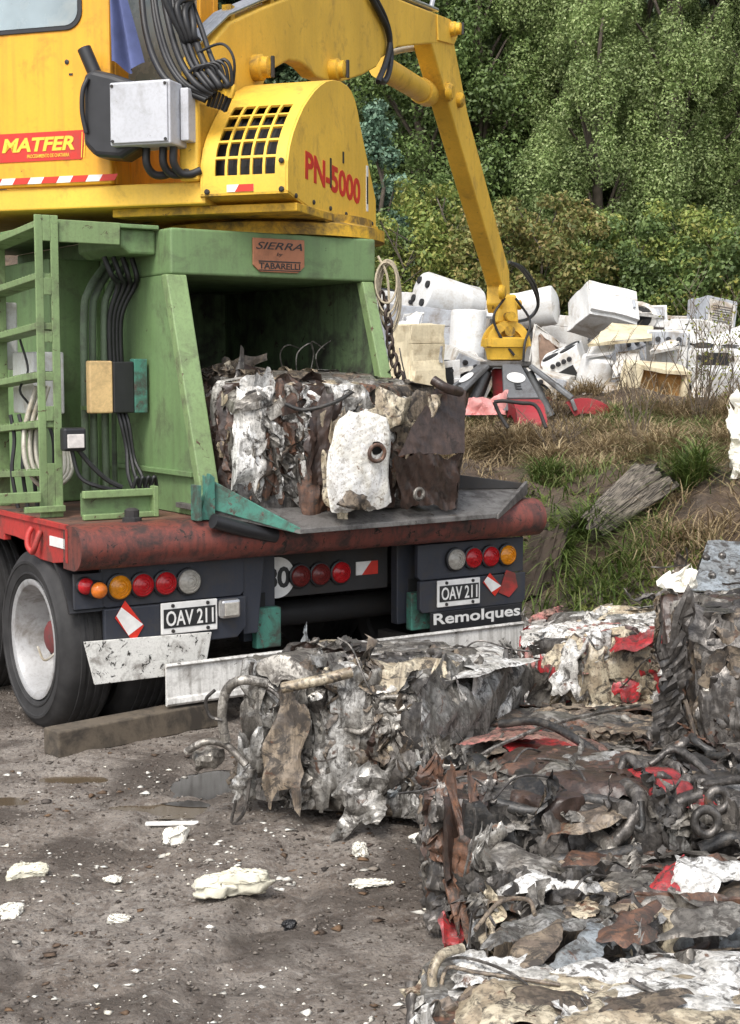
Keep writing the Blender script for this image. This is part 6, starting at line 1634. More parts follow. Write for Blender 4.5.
# ------------------------------------------------------------------ bare twiggy shrub and dead stems
def twig_shrub(name, label, u, v, D, h, n, seed, mat, spread=0.5, leaf=None):
    r_ = np.random.default_rng(seed)
    p = hit(u, v); gx, gy = p.x, p.y; z0 = gz(gx, gy)
    root = thing(name, label, 'shrub', rot=(0, 0, 0)); root.location = (gx, gy, z0)
    mb = MB(); tips = []
    for i in range(n):
        a = r_.uniform(0, 2 * PI); l = h * r_.uniform(0.5, 1.0)
        s = r_.uniform(0.05, spread)
        b0 = Vector((0.08 * math.cos(a) * r_.random(), 0.08 * math.sin(a) * r_.random(), -0.03))
        P = [b0]
        for k in range(1, 6):
            t = k / 5
            P.append(b0 + Vector((math.cos(a) * s * l * t ** 1.3 + r_.normal(0, .02), math.sin(a) * s * l * t ** 1.3 + r_.normal(0, .02), l * t)))
        mb.tube(P, [0.007 * (1 - 0.8 * k / 5) for k in range(6)], 5)
        for k in range(2, 6):
            for q in range(2):
                a2 = r_.uniform(0, 2 * PI); l2 = l * r_.uniform(0.12, 0.3)
                e = P[k] + Vector((math.cos(a2) * l2 * 0.6, math.sin(a2) * l2 * 0.6, l2 * 0.8))
                mb.tube([P[k], (P[k] + e) / 2 + Vector((r_.normal(0, .01), r_.normal(0, .01), .01)), e], [0.003, 0.0025, 0.0012], 4)
                tips.append(e); tips.append((P[k] + e) / 2)
    mb.build('stems', mat, root, smooth=60)
    if leaf:
        V = []; Fs = []
        for t in tips:
            for q in range(leaf[1]):
                c_ = t + Vector(r_.normal(0, 0.03, 3)); d1 = Vector(unit(r_)) * leaf[0]; d2 = Vector(unit(r_)).cross(d1).normalized() * leaf[0] * 0.5
                k = len(V); V += [c_ - d1, c_ + d2, c_ + d1, c_ - d2]; Fs.append((k, k + 1, k + 2, k + 3))
        link_mesh('leaves', [tuple(p_) for p_ in V], Fs, leaf[2], root)
    return root
M['twig'] = plain('grey_brown_twigs', (0.11, 0.085, 0.06), 0.85, var=0.3)
M['yleaf'] = rand_mat('yellow_green_leaves', [(0.10, 0.14, 0.02), (0.22, 0.24, 0.04), (0.34, 0.30, 0.06)], 0.55, 0.3)
twig_shrub('bare_shrub', 'tall bare twiggy shrub with a few yellow leaves in front of the white appliances', 700, 430, 11.0, 1.35, 16, 3, M['twig'], 0.45, (0.018, 1, M['yleaf']))
twig_shrub('bare_shrub', 'thin bare shrub at the right edge of the bank', 735, 440, 10.8, 1.3, 10, 5, M['twig'], 0.35, (0.018, 1, M['yleaf']))
twig_shrub('bare_shrub', 'short dead stems sprouting left of the tall bare shrub', 640, 440, 11.2, 0.8, 9, 8, M['twig'], 0.6)
twig_shrub('bare_shrub', 'low tangle of dead stems below the grapple', 560, 455, 11.0, 0.45, 14, 9, M['twig'], 0.9)

# ------------------------------------------------------------------ trees
def leafcloud(name, parent, centers, radii, counts, lsize, mat, seed, squash=(1, 1, 0.8), up=0.3):
    r_ = np.random.default_rng(seed)
    cidx = np.repeat(np.arange(len(centers)), counts)
    n = len(cidx)
    d = r_.normal(size=(n, 3)); d /= np.linalg.norm(d, axis=1)[:, None]
    rad = np.array(radii)[cidx] * (r_.random(n) ** 0.42)
    P = np.array(centers)[cidx] + d * rad[:, None] * np.array(squash)[None]
    nrm = d * 0.9 + r_.normal(size=(n, 3)) * 0.7 + np.array([0, 0, up])
    nrm /= np.linalg.norm(nrm, axis=1)[:, None]
    a = np.cross(nrm, r_.normal(size=(n, 3))); a /= np.linalg.norm(a, axis=1)[:, None]
    b_ = np.cross(nrm, a)
    s = lsize * r_.uniform(0.6, 1.3, n)[:, None]
    bend = nrm * s * 0.25
    V = np.stack([P - a * s, P + b_ * s * 0.55 + bend, P + a * s, P - b_ * s * 0.55 + bend], 1).reshape(-1, 3)
    Fc = np.arange(n * 4).reshape(n, 4)
    return link_mesh(name, V, Fc, mat, parent)

def tree(name, label, x, y, h, prof, nclump, leaves, lsize, mat, bark, seed, crad=0.6, trunk_r=0.16, group=None, z0=None, squash=(1, 1, 0.8), cat='tree'):
    """prof(t) -> crown radius at relative height t (0 at ground, 1 at tip)"""
    r_ = np.random.default_rng(seed)
    z = gz(x, y) if z0 is None else z0
    root = thing(name, label, cat, group=group, rot=(0, 0, 0)); root.location = (x, y, z - 0.05)
    mb = MB()
    P = [Vector((0, 0, 0))]
    for k in range(1, 9):
        P.append(Vector((r_.normal(0, 0.03) * k * 0.4, r_.normal(0, 0.03) * k * 0.4, h * 0.93 * k / 8)))
    mb.tube(P, [trunk_r * (1.25 if k == 0 else 1 - 0.88 * k / 8) for k in range(9)], 10)
    cs, rs = [], []
    for i in range(nclump):
        t = r_.uniform(0.05, 0.98)
        for _ in range(30):
            t = r_.uniform(0.02, 0.985)
            if r_.random() < prof(t) / max(prof(q / 20) for q in range(21)) + 0.1: break
        R = prof(t)
        a = r_.uniform(0, 2 * PI); rr = R * math.sqrt(r_.uniform(0.25, 1.0))
        c_ = np.array((math.cos(a) * rr, math.sin(a) * rr, t * h))
        cs.append(c_); rs.append(crad * r_.uniform(0.55, 1.25) * (0.55 + 0.45 * (1 - t)))
        if i % 3 == 0:
            k = min(8, max(0, int((t - 0.12) * 8)))
            b0 = P[k]
            e = Vector(c_); m_ = (b0 * 0.45 + e * 0.55) + Vector((0, 0, 0.05 * h * (1 - t)))
            mb.tube([b0, m_, e], [trunk_r * 0.3 * (1 - 0.8 * k / 9), trunk_r * 0.18, 0.012], 6)
    mb.build('trunk', bark, root, smooth=60)
    w = np.array(rs) ** 2; cnt = np.maximum(8, (w / w.sum() * leaves).astype(int))
    leafcloud('crown', root, cs, rs, cnt, lsize, mat, seed + 1, squash)
    return root

def leaf_mat(name, cols, trans=0.25, rough=0.5):
    m = rand_mat(name, cols, rough, trans, 0.35)
    nt = m.node_tree; b = nt.nodes['Principled BSDF']
    src = b.inputs['Base Color'].links[0].from_socket
    tc = N(nt, 'ShaderNodeTexCoord')
    f = noise(nt, tc.outputs['Object'], 0.8, 4, 0.6)
    hs = N(nt, 'ShaderNodeHueSaturation'); nt.links.new(ramp(nt, f, 0.32, 0.68, 0.55, 1.4), hs.inputs['Value'])
    nt.links.new(src, hs.inputs['Color'])
    for l in list(src.links):
        if l.to_node != hs: nt.links.new(hs.outputs[0], l.to_socket)
    return m
M['leaf_olive'] = leaf_mat('olive_grey_leaves', [(0.125, 0.185, 0.055), (0.19, 0.26, 0.085), (0.26, 0.33, 0.125), (0.36, 0.42, 0.19)])
M['leaf_dark'] = leaf_mat('dark_evergreen_leaves', [(0.026, 0.049, 0.022), (0.045, 0.075, 0.033), (0.073, 0.107, 0.049)], 0.1)
M['leaf_mid'] = leaf_mat('mid_green_leaves', [(0.068, 0.111, 0.034), (0.119, 0.177, 0.051), (0.186, 0.254, 0.085)])
M['leaf_blue'] = leaf_mat('blue_green_needles', [(0.077, 0.140, 0.091), (0.119, 0.196, 0.133), (0.168, 0.252, 0.168)], 0.1)
M['leaf_yellow'] = leaf_mat('yellow_green_shrub_leaves', [(0.10, 0.145, 0.03), (0.17, 0.225, 0.05), (0.25, 0.29, 0.07), (0.36, 0.35, 0.10)])
M['leaf_autumn'] = leaf_mat('autumn_shrub_leaves', [(0.11, 0.14, 0.04), (0.18, 0.20, 0.06), (0.26, 0.24, 0.08), (0.27, 0.20, 0.08)])
M['bark'] = plain('grey_brown_bark', (0.09, 0.072, 0.055), 0.9, var=0.4, scale=6, bump=0.5)

def px(u, D): return (u - 370) / F * D
column_p = lambda R: (lambda t: R * min(1.0, t / 0.18 + 0.25) * (1 - t ** 2.6) ** 0.6 + 0.05)
cone_p = lambda R: (lambda t: R * (1 - t) ** 0.85 * min(1, t / 0.08 + 0.2) + 0.05)
dome_p = lambda R: (lambda t: R * math.sqrt(max(0.0, 1 - ((t - 0.45) / 0.56) ** 2)) + 0.05)

GT = 'olive-leaved trees behind the scrap pile'
tr_specs = [
    (532, 31, 8.6, 1.6, 'olive-leaved tree at the left end of the light green stand'),
    (575, 29, 10.6, 1.75, 'second olive-leaved tree from the left in the light green stand'),
    (624, 31, 12.6, 1.9, 'tallest olive-leaved tree in the middle of the light green stand'),
    (664, 27.5, 9.2, 1.9, 'olive-leaved tree in front of the middle of the light green stand'),
    (716, 30, 10.4, 1.8, 'olive-leaved tree near the right edge of the light green stand'),
    (762, 28, 9.6, 2.0, 'olive-leaved tree half cut by the right edge of the photo'),
    (596, 26.5, 7.0, 1.5, 'short olive-leaved tree low in front of the light green stand'),
]
for i, (u, D, h, R, lab) in enumerate(tr_specs):
    tree('broadleaf_tree', lab, px(u, D), D, h, column_p(R), 120, 150000, 0.030, M['leaf_olive'], M['bark'], 200 + i, 0.52, 0.16, GT, squash=(0.8, 0.8, 1.5))
GD = 'dark evergreens on the slope behind'
dk_specs = [
    (300, 36, 13, 2.3, 'dark', 'dark evergreen behind the raised boom'), (350, 33, 11, 2.2, 'dark', 'dark evergreen just left of the crane stick top'),
    (405, 37, 15, 2.4, 'dark', 'dark evergreen above the boom elbow'), (455, 34, 13, 2.2, 'dark', 'dark evergreen right of the crane stick'),
    (500, 38, 16, 2.4, 'dark', 'dark evergreen between the stick and the light green stand'), (250, 34, 12, 2.2, 'dark', 'dark evergreen behind the hydraulic hoses'),
    (690, 40, 17, 2.6, 'dark', 'dark evergreen showing in the gap at the top right'), (735, 37, 15, 2.4, 'dark', 'dark evergreen at the right edge behind the light green stand'),
    (560, 42, 17, 2.6, 'dark', 'dark evergreen behind the left of the light green stand'), (630, 44, 17, 2.8, 'dark', 'dark evergreen behind the middle of the light green stand'),
    (440, 45, 16, 2.8, 'dark', 'farthest dark evergreen above the boom elbow'), (350, 45, 16, 2.8, 'dark', 'farthest dark evergreen above the boom'),
    (200, 38, 14, 2.4, 'dark', 'dark evergreen behind the cab corner'), (150, 33, 12, 2.4, 'dark', 'dark evergreen behind the yellow cab'), (780, 42, 16, 2.6, 'dark', 'dark evergreen just outside the right edge'),
    (420, 29, 7.5, 1.5, 'mid', 'mid-green tree between the counterweight and the stick'), (478, 29, 8.2, 1.4, 'mid', 'mid-green tree right behind the crane stick'),
]
for i, (u, D, h, R, kd, lab) in enumerate(dk_specs):
    tree('evergreen_tree', lab, px(u, D), D, h, column_p(R) if kd == 'mid' else cone_p(R * 1.15), 110, 42000, 0.062 if kd == 'dark' else 0.045, M['leaf_' + kd], M['bark'], 300 + i, 0.8 if kd == 'dark' else 0.6, 0.18, GD, squash=(1.1, 1.1, 0.6) if kd == 'dark' else (1, 1, 1))
tree('young_pine', 'small blue-green pine beside the yellow counterweight', px(377, 25.5), 25.5, 5.0, cone_p(1.1), 80, 24000, 0.045, M['leaf_blue'], M['bark'], 401, 0.42, 0.1, squash=(1, 1, 0.7))
GS = 'shrubs behind the scrap pile'
sh_specs = [
    (400, 22, 2.7, 1.2, 'leaf_yellow', 'yellow-green shrub beside the press top'), (445, 23, 3.4, 1.3, 'leaf_yellow', 'yellow-green shrub left of the crane stick'),
    (490, 22, 2.6, 1.1, 'leaf_autumn', 'autumn-brown shrub right behind the crane stick'), (535, 21.5, 2.8, 1.2, 'leaf_autumn', 'autumn-tinted shrub right of the grapple hoses'),
    (580, 22, 2.6, 1.2, 'leaf_yellow', 'yellow-green shrub above the white fridge'), (625, 21.5, 2.3, 1.1, 'leaf_mid', 'green shrub behind the white panels'),
    (668, 22, 2.6, 1.2, 'leaf_yellow', 'yellow-green shrub behind the washing machine'), (712, 21, 2.5, 1.1, 'leaf_yellow', 'bright yellow-green shrub at the right edge'),
    (755, 20.5, 2.6, 1.2, 'leaf_mid', 'green shrub cut by the right edge of the photo'), (425, 25, 3.6, 1.3, 'leaf_mid', 'tall green shrub beneath the crane cylinder'),
    (515, 25, 2.9, 1.3, 'leaf_mid', 'green shrub below the light green stand'), (555, 25, 2.5, 1.3, 'leaf_mid', 'green shrub at the foot of the light green stand'),
    (605, 25, 2.4, 1.3, 'leaf_olive', 'olive green shrub at the foot of the light green stand'), (650, 25, 2.5, 1.3, 'leaf_mid', 'green shrub at the foot of the middle olive-leaved tree'),
    (700, 25, 2.6, 1.3, 'leaf_yellow', 'yellow-green shrub at the foot of the right-hand olive-leaved tree'), (360, 24, 2.8, 1.3, 'leaf_mid', 'green shrub hidden partly by the press'),
    (745, 24.5, 2.9, 1.3, 'leaf_yellow', 'tall yellow-green shrub beyond the grey fridge back'),
]
for i, (u, D, h, R, mt, lab) in enumerate(sh_specs):
    tree('leafy_shrub', lab, px(u, D), D, h, dome_p(R), 80, 20000, 0.038, M[mt], M['bark'], 500 + i, 0.36, 0.05, GS, squash=(1, 1, 0.9), cat='shrub')

# woodland that goes on over the hillside on both sides
rw = np.random.default_rng(77)
cs_ = []; rs_ = []
for i in range(1500):
    if i % 2: X_ = rw.uniform(9.5, 60)
    else: X_ = rw.uniform(-60, -9.5)
    Y_ = rw.uniform(27, 50); zg = gz(X_, Y_)
    cs_.append((X_, Y_, zg + rw.uniform(0.3, 7.5))); rs_.append(rw.uniform(0.9, 1.9))
for i in range(260):
    X_ = rw.uniform(-9.5, 9.5); Y_ = rw.uniform(46, 62)
    cs_.append((X_, Y_, gz(X_, Y_) + rw.uniform(0.3, 6))); rs_.append(rw.uniform(1.0, 2.0))
fw_ = leafcloud('woodland', None, cs_, rs_, np.full(len(cs_), 130), 0.16, M['leaf_mid'], 78)
tag(fw_, 'dense green woodland covering the hillside behind the trees', 'woodland', kind='stuff')

# ------------------------------------------------------------------ white appliance pile
GA = 'scrapped white appliances on the pile'
PS = 1.25
def place(o, u, v, D, rot):
    o.scale = (PS, PS, PS)
    o.location = at(u, v, D * PS); o.rotation_euler = tuple(math.radians(a) for a in rot)
def put(name, label, cat, u, v, D, rot):
    o = thing(name, label, cat, group=GA, rot=(0, 0, 0)); place(o, u, v, D, rot); return o
def washer(label, u, v, D, w, d, h, rot, mat='white', lines=True):
    o = put('washing_machine', label, 'washing machine', u, v, D, rot)
    MB().box(-w / 2, w / 2, -d / 2, d / 2, -h / 2, h / 2).build('cabinet', M[mat], o, bevel=0.007)
    MB().box(-w / 2 + .02, w / 2 - .02, -d / 2 - 0.012, -d / 2 - 0.0005, h / 2 - 0.13, h / 2 - 0.02).build('control_panel', M['grey_enamel'], o, bevel=0.004)
    kb = MB()
    for k in range(3): kb.lathe([(0.025, 0), (0.022, 0.02), (0.0, 0.022)], (-w / 4 + k * w / 4, -d / 2 - .012, h / 2 - 0.075), (0, -1, 0), 12)
    kb.build('knobs', M['black'], o, smooth=40)
    if lines:
        mb = MB()
        for k in range(5): mb.box(-w / 2 + 0.08 + k * (w - .16) / 4, -w / 2 + 0.09 + k * (w - .16) / 4, -d / 2 - 0.006, -d / 2 - 0.0005, -h / 2 + 0.05, h / 2 - 0.16)
        mb.build('front_ribs', M['white_dirty'], o)
    else:
        MB().lathe([(0.17, 0), (0.17, 0.02), (0.13, 0.03), (0.12, 0.01)], (0, -d / 2 - .001, -0.03), (0, -1, 0), 28).build('door_ring', M['white_dirty'], o, smooth=40)
        MB().lathe([(0.12, 0.012), (0.08, 0.02), (0, 0.024)], (0, -d / 2 - .001, -0.03), (0, -1, 0), 28).build('door_glass', M['dark_hole'], o, smooth=40)
    return o
def fridge(label, u, v, D, w, d, h, rot, mat='white', back='white_dirty'):
    o = put('refrigerator', label, 'refrigerator', u, v, D, rot)
    MB().box(-w / 2, w / 2, -d / 2 + .05, d / 2, -h / 2, h / 2).build('cabinet', M[mat], o, bevel=0.006)
    MB().box(-w / 2, w / 2, -d / 2, -d / 2 + .045, -h / 2 + .03, h * 0.18).box(-w / 2, w / 2, -d / 2, -d / 2 + .045, h * 0.185, h / 2 - .005).build('door', M[mat], o, bevel=0.006)
    MB().box(w / 2 - .06, w / 2 - .04, -d / 2 - .03, -d / 2 - .0005, -h * .1, h * .14).build('handle', M['grey_enamel'], o, bevel=0.006)
    MB().box(-w / 2 + .03, w / 2 - .03, d / 2 + .0005, d / 2 + .012, -h / 2 + .03, h / 2 - .03).build('back_panel', M[back], o)
    mb = MB()
    for k in range(9): mb.tube([(-w / 2 + .06, d / 2 + .02, -h * .3 + k * h * .07), (w / 2 - .06, d / 2 + .02, -h * .3 + k * h * .07)], 0.004, 5)
    mb.build('coil', M['black'], o)
    return o
def stove(label, u, v, D, w, d, h, rot, mat='white'):
    o = put('stove', label, 'stove', u, v, D, rot)
    MB().box(-w / 2, w / 2, -d / 2, d / 2, -h / 2, h / 2).build('body', M[mat], o, bevel=0.006)
    MB().box(-w / 2 + .03, w / 2 - .03, -d / 2 - .025, -d / 2 - .0005, -h / 2 + .15, h / 2 - .16).build('oven_door', M[mat], o, bevel=0.008)
    MB().box(-w / 4, w / 4, -d / 2 - .028, -d / 2 - .0255, -h / 2 + .28, h / 2 - .30).build('oven_window', M['dark_hole'], o)
    kb = MB()
    for k in range(4): kb.lathe([(0.024, 0), (0.02, 0.025), (0, 0.028)], (-w / 2 + .09 + k * (w - .18) / 3, -d / 2 - .0005, h / 2 - .07), (0, -1, 0), 12)
    kb.build('knobs', M['black'], o, smooth=40)
    kb = MB()
    for a in (-1, 1):
        for b_ in (-1, 1): kb.lathe([(0.08, 0), (0.08, 0.012), (0.05, 0.02), (0, 0.02)], (a * w / 4, b_ * d / 4, h / 2 + .0005), (0, 0, 1), 16)
    kb.build('burners', M['black'], o, smooth=40)
    return o
def tank(label, u, v, D, r, L, rot, holes=True, mat='white', name='water_heater'):
    o = put(name, label, 'water heater' if name == 'water_heater' else 'drum', u, v, D, rot)
    MB().lathe([(r * .9, -L / 2), (r, -L / 2 + .03), (r, -L / 4), (r * 1.006, -L / 4 + .005), (r, -L / 4 + .01), (r, L / 2 - .03), (r * .96, L / 2 - .008), (r * .86, L / 2), (r * .2, L / 2 + .012)], (0, 0, 0), (0, 0, 1), 40).build('shell', M[mat], o, smooth=35)
    if holes:
        for k in range(4):
            a = 2 * PI * k / 4 + 0.5
            MB().lathe([(0.05 * r / .25, 0), (0.045 * r / .25, 0.018), (0.03 * r / .25, 0.02)], (r * .66 * math.cos(a), r * .66 * math.sin(a), L / 2 + .002), (0, 0, 1), 14).build('hole_disc', M['dark_hole'], o, smooth=40)  # raised near-black disc painted as the shade of an open hole
    return o
def panel(label, quad, D, mat, seed, amp=0.02, name='sheet_panel', cat='metal sheet', back=0.03):
    o = thing(name, label, cat, group=GA, rot=(0, 0, 0))
    pts = [at(u, v, (D + dd) * PS) for u, v, dd in quad]
    c_ = sum(pts, Vector()) / 4; o.location = c_
    r_ = np.random.default_rng(seed)
    L_ = [tuple(p - c_) for p in pts]
    quad_sheet('sheet', o, L_, M[mat], r_, amp, 0.03, 1.6, ragged=0.03, curl=0)
    # folded-over rim
    e = (Vector(L_[1]) - Vector(L_[0])).cross(Vector(L_[3]) - Vector(L_[0])).normalized() * back
    for i in range(4):
        a, b_ = Vector(L_[i]), Vector(L_[(i + 1) % 4])
        MB().hull8([a, b_, b_ * 0.97, a * 0.97], [a - e, b_ - e, b_ * 0.97 - e, a * 0.97 - e]).build('rim', M[mat], o)
    return o
def box_open(label, u, v, D, w, d, h, rot, mat, inner):
    o = put('open_cabinet', label, 'cabinet shell', u, v, D, rot)
    t = 0.035
    MB().box(-w / 2, w / 2, -d / 2, d / 2, -h / 2, -h / 2 + t).box(-w / 2, w / 2, -d / 2, d / 2, h / 2 - t, h / 2).box(-w / 2, -w / 2 + t, -d / 2 + .001, d / 2 - .001, -h / 2 + t + .001, h / 2 - t - .001).box(w / 2 - t, w / 2, -d / 2 + .001, d / 2 - .001, -h / 2 + t + .001, h / 2 - t - .001).build('shell', M[mat], o, bevel=0.006)
    MB().box(-w / 2 + t + .001, w / 2 - t - .001, -d / 2 + 0.10, d / 2 - .02, -h / 2 + t + .001, h / 2 - t - .001).build('lining', M[inner], o)
    return o

tank('white water heater with holes in its round end, lying atop the pile', 449, 299, 14.2, 0.19, 0.62, (78, 0, -62), True)
fridge('cream refrigerator body leaning at the left of the pile beside the press', 417, 356, 12.2, 0.36, 0.34, 0.52, (2, 0, 35), 'cream_enamel', 'cream_enamel')
fridge('pale grey refrigerator behind the cream one', 424, 336, 13.8, 0.75, 0.45, 0.5, (0, 4, 8), 'grey_enamel')
tank('upright white tank directly left of the grapple head', 467, 338, 13.6, 0.17, 0.52, (4, 3, 0), False)
stove('white stove behind the left edge of the pile by the press', 392, 318, 14.4, 0.55, 0.5, 0.5, (6, 8, 20))
washer('dented white washing machine lying below the upright tank', 460, 376, 12.9, 0.42, 0.45, 0.42, (12, 22, 20), 'white_dirty', False)
fridge('stained white refrigerator on its side behind the water heater', 405, 312, 15.0, 0.6, 0.5, 0.34, (0, -6, 12), 'white_dirty')
tank('short white drum behind the right of the grapple head', 531, 309, 14.6, 0.20, 0.50, (82, 0, 72), False, 'white', 'drum')
panel('white panel with a brown torn patch, leaning right of the grapple', [(527, 376, 0), (560, 384, 0.1), (568, 348, .5), (536, 324, .3)], 13.4, 'white_dirty', 21)
panel('brown board showing through the torn white panel right of the grapple', [(541, 378, 0), (556, 381, 0), (565, 350, .4), (537, 335, .3)], 13.33, 'brown_board', 22, name='board', cat='board')
fridge('big white refrigerator tipped back on top of the pile', 602, 312, 14.4, 0.50, 0.50, 0.33, (-24, 12, 16), 'white')
washer('white washing machine lying tilted beside the big refrigerator', 636, 320, 14.8, 0.52, 0.45, 0.22, (-10, 2, -8), 'white', False)
panel('cream stove top lying slanted across the middle of the pile', [(588, 344, -.3), (652, 338, -.2), (652, 326, .4), (612, 323, .4)], 13.0, 'cream_enamel', 23, 0.012)
washer('white washing machine with ribbed front near the right of the pile', 668, 353, 13.2, 0.36, 0.40, 0.36, (-3, 2, -12), 'white')
fridge('grey-backed refrigerator standing at the right end of the pile', 711, 318, 14.6, 0.34, 0.34, 0.34, (4, -8, 200), 'grey_enamel')
box_open('white shell with ochre insulation inside, lying in front of the ribbed machine', 655, 381, 12.2, 0.45, 0.40, 0.27, (8, 7, 12), 'cream_enamel', 'insulation')
stove('white stove tipped on its corner right of the torn panel', 571, 372, 13.2, 0.34, 0.38, 0.40, (12, -24, -22))
tank('white round washer drum standing in the middle of the pile', 596, 372, 12.9, 0.15, 0.26, (18, 10, 0), False, 'white', 'drum')
panel('large crumpled white sheet lying at the front of the pile', [(590, 428, 0), (650, 405, 0.2), (628, 372, 0.7), (594, 398, 0.5)], 12.2, 'white_dirty', 24, 0.06)
stove('white stove lying at the right behind the bare shrub', 716, 365, 12.6, 0.45, 0.45, 0.30, (6, 4, -15))
tank('white domed tank at the right edge of the pile', 733, 349, 13.0, 0.17, 0.40, (70, 0, 60), False, 'white')
fridge('white refrigerator at the right edge of the pile below the domed tank', 728, 385, 12.2, 0.42, 0.40, 0.28, (5, -4, 25), 'white')
washer('stained machine half buried behind the grapple', 505, 345, 15.0, 0.55, 0.5, 0.5, (5, 6, 12), 'white_dirty')
fridge('white refrigerator lying flat behind the cream stove top', 560, 335, 15.2, 0.7, 0.5, 0.36, (0, 4, -10), 'white')
washer('grey-white machine between the stove and the ribbed machine', 625, 358, 13.8, 0.40, 0.4, 0.38, (-8, -12, 30), 'grey_enamel')
fridge('white refrigerator under the grey-backed one', 700, 340, 14.2, 0.6, 0.45, 0.34, (0, 6, -20), 'white')
stove('low white stove at the very front left of the pile', 428, 384, 12.6, 0.40, 0.4, 0.34, (0, -6, 28), 'white')
washer('white machine front showing between the grapple and the torn panel', 545, 392, 13.0, 0.46, 0.4, 0.36, (4, 10, -20), 'white_dirty', False)
panel('bent white door panel lying below the round drum', [(560, 398, 0), (600, 402, 0), (604, 380, .5), (568, 376, .4)], 12.6, 'white', 25, 0.03)
fridge('white refrigerator filling the back of the pile left of centre', 470, 318, 15.4, 0.6, 0.5, 0.34, (0, -3, 6), 'white_dirty')
fridge('white refrigerator filling the back of the pile right of centre', 655, 335, 15.4, 0.8, 0.5, 0.40, (0, 3, 9), 'white_dirty')
stove('white stove at the back of the pile beside the bare shrub', 688, 365, 13.6, 0.42, 0.4, 0.36, (3, 5, 20), 'white_dirty')

extra = [
    ('crumpled white sheet wedged left of the cream refrigerator', [(398, 330, 0), (420, 326, 0), (424, 312, .4), (404, 314, .4)], 13.0), ('white lid lying above the dented washing machine', [(446, 362, 0), (478, 366, .1), (474, 352, .5), (452, 350, .4)], 12.8),
    ('torn white side panel standing right of the red claws', [(575, 420, 0), (604, 424, 0), (600, 396, .2), (582, 394, .2)], 11.9), ('white tray lying upside down below the ochre-lined shell', [(632, 418, 0), (676, 414, .1), (672, 400, .5), (640, 402, .5)], 12.0),
    ('bent white sheet hanging over the ribbed machine', [(650, 352, -.2), (680, 346, -.2), (676, 330, .3), (656, 332, .3)], 13.0), ('white door leaning on the right end of the pile', [(690, 402, 0), (716, 404, .1), (720, 372, .3), (698, 370, .3)], 12.0),
    ('grey sheet poking out above the round drum', [(586, 356, 0), (612, 352, .1), (616, 338, .3), (592, 340, .3)], 12.7), ('narrow white strip of panel beside the ochre-lined shell', [(604, 408, 0), (634, 402, .1), (628, 388, .3), (606, 392, .3)], 11.9),
    ('crushed white panel at the foot of the bare shrub', [(690, 424, 0), (735, 420, .1), (735, 402, .4), (696, 404, .4)], 11.7), ('white sheet folded over the top of the pile behind the stick', [(484, 316, 0), (520, 318, .1), (516, 304, .4), (490, 302, .4)], 14.4),
    ('white sheet lying on the machines right of the big refrigerator', [(625, 312, 0), (664, 316, .1), (660, 306, .4), (632, 304, .4)], 14.4), ('stained white panel behind the ochre-lined shell', [(612, 378, 0), (640, 372, .1), (640, 350, .3), (618, 352, .3)], 12.6)]
for i, (lab, quad, D) in enumerate(extra):
    panel(lab, quad, D, ('white', 'white_dirty', 'white_dirty')[i % 3], 60 + i, 0.05)
import bmesh
for k, root in enumerate([o for o in list(C.objects) if o.get('group') == GA and o.type == 'EMPTY' and o.name.split('.')[0] not in ('sheet_panel',)]):
    amt = (0.016, 0.032, 0.022)[k % 3]
    for ch_ in root.children_recursive:
        if ch_.type != 'MESH' or ch_.name.split('.')[0] in ('knobs', 'coil', 'burners', 'hole_disc'): continue
        me = ch_.data
        if len(me.vertices) <= 40:
            bm_ = bmesh.new(); bm_.from_mesh(me)
            bmesh.ops.subdivide_edges(bm_, edges=bm_.edges[:], cuts=7, use_grid_fill=True)
            bm_.to_mesh(me); bm_.free()
        co_ = np.zeros(len(me.vertices) * 3, dtype=np.float32); me.vertices.foreach_get('co', co_)
        q_ = crumple(co_.reshape(-1, 3).astype(float), np.random.default_rng(700 + k), amt, 1.3, 5, gain=0.55, sharp=0.9)
        me.vertices.foreach_set('co', q_.astype(np.float32).ravel()); me.update()

# pink plastic and bent tube by the grapple
pk = thing('pink_plastic', 'faded pink plastic bundle lying in front of the red claws', 'plastic', rot=(0, 0, 0)); pk.location = at(486, 415, 11.9)
rp_ = np.random.default_rng(8)
for k in range(4):
    sheet('fold', pk, (0.05 * k - 0.08, 0.02 * k, 0.04 * (k % 2)), (1, 0, 0.3 * k - .3), (0.1, 0.5, 0.9), 0.22, 0.24, rp_, M['pink'], amp=0.05, f0=3, res=0.015, curl=0.03, flat=(-.1, .1))
bt = thing('bent_tube_frame', 'bent dark metal tube frame sticking out of the straw before the grapple', 'tube frame', rot=(0, 0, 0)); bt.location = at(520, 418, 11.7)
bpy.context.view_layer.update()
MB().tube(smooth_path([wl(bt, 494, 402, 11.7), wl(bt, 503, 401, 11.7), wl(bt, 520, 403, 11.7), wl(bt, 536, 406, 11.7), wl(bt, 546, 428, 11.6)], 5), 0.015, 8).build('tube', M['dark_steel'], bt, smooth=50)
MB().tube(smooth_path([wl(bt, 494, 402, 11.7), wl(bt, 500, 415, 11.7), wl(bt, 508, 428, 11.65)], 5), 0.015, 8).build('tube', M['dark_steel'], bt, smooth=50)
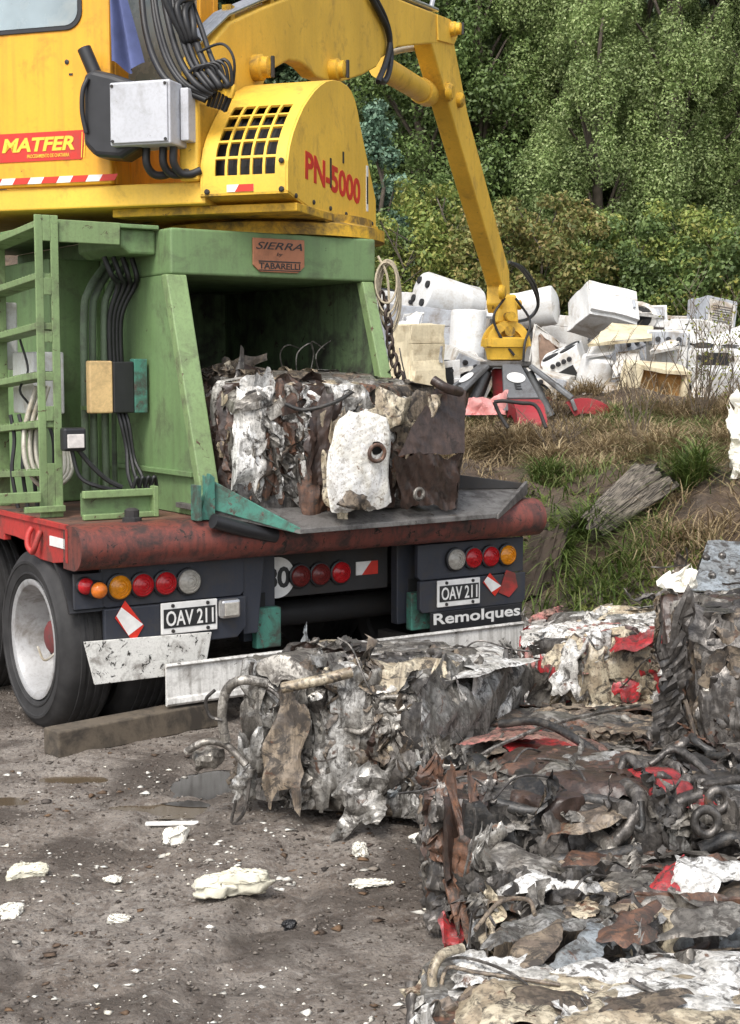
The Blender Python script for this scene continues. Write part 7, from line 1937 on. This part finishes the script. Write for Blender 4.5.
# torn white insulation at the right edge
ti = thing('torn_insulation', 'torn slab of white insulation standing at the right edge above the tilted lid', 'insulation', rot=(0, 0, 0)); ti.location = hit(745, 480)
for k in range(5):
    sheet('torn_layer', ti, (0.03 * (k - 2), 0.03 * k, 0.22 + 0.03 * (k % 3)), (1, 0.3 * k - .5, 0), (0, 0.1, 1), 0.10, 0.48, rp_, M['foam_white'], amp=0.06, f0=3, res=0.014, curl=0.05, flat=(-.1, .1), ragged=.4)
fo = thing('foam_scrap', 'white foam scrap wedged beside the tilted grey lid', 'foam', rot=(0, 0, 0)); fo.location = at(686, 592, 5.74)
for k in range(3):
    sheet('torn_layer', fo, (0.02 * (k - 1), 0.02 * k, 0.03), (1, 0.4 * k, 0.2), (0, 0.2, 1), 0.08, 0.10, rp_, M['foam_white'], amp=0.05, f0=4, res=0.012, curl=0.04, flat=(-.08, .08), ragged=.4)

# ------------------------------------------------------------------ light, sky, camera
sc = bpy.context.scene
wd = bpy.data.worlds.new('World'); sc.world = wd; wd.use_nodes = True
nt = wd.node_tree; bg = nt.nodes['Background']
sky = nt.nodes.new('ShaderNodeTexSky'); sky.sky_type = 'NISHITA'; sky.sun_disc = False
SUN_EL, SUN_AZ = 52, 200            # azimuth: degrees clockwise from +Y (view direction)
sky.sun_elevation = math.radians(SUN_EL); sky.sun_rotation = math.radians(SUN_AZ)
sky.air_density = 1.0; sky.dust_density = 3.0; sky.ozone_density = 1.0
hv = nt.nodes.new('ShaderNodeHueSaturation'); hv.inputs['Saturation'].default_value = 0.35      # thin overcast: the sky is nearly neutral
nt.links.new(sky.outputs[0], hv.inputs['Color']); nt.links.new(hv.outputs[0], bg.inputs[0]); bg.inputs[1].default_value = 0.15
sl = bpy.data.lights.new('sun', 'SUN'); sl.energy = 1.3; sl.angle = math.radians(20); sl.color = (1.0, 0.96, 0.90)
so = bpy.data.objects.new('sun', sl); C.objects.link(so)
az, el = math.radians(SUN_AZ), math.radians(SUN_EL)
dirv = Vector((math.sin(az) * math.cos(el), math.cos(az) * math.cos(el), math.sin(el)))
so.rotation_euler = dirv.to_track_quat('Z', 'Y').to_euler()
so.location = dirv * 60
cam = bpy.data.cameras.new('camera'); co = bpy.data.objects.new('camera', cam); C.objects.link(co)
co.location = (0, 0, H); co.rotation_euler = (PI / 2 - PITCH, 0, 0)
cam.sensor_fit = 'VERTICAL'; cam.sensor_height = 36; cam.lens = 36 * F / 1024
cam.clip_start = 0.1; cam.clip_end = 500
sc.camera = co
sc.view_settings.view_transform = 'Standard'; sc.view_settings.look = 'None'
sc.view_settings.exposure = 0.95; sc.view_settings.gamma = 1.0
sc.cycles.max_bounces = 6
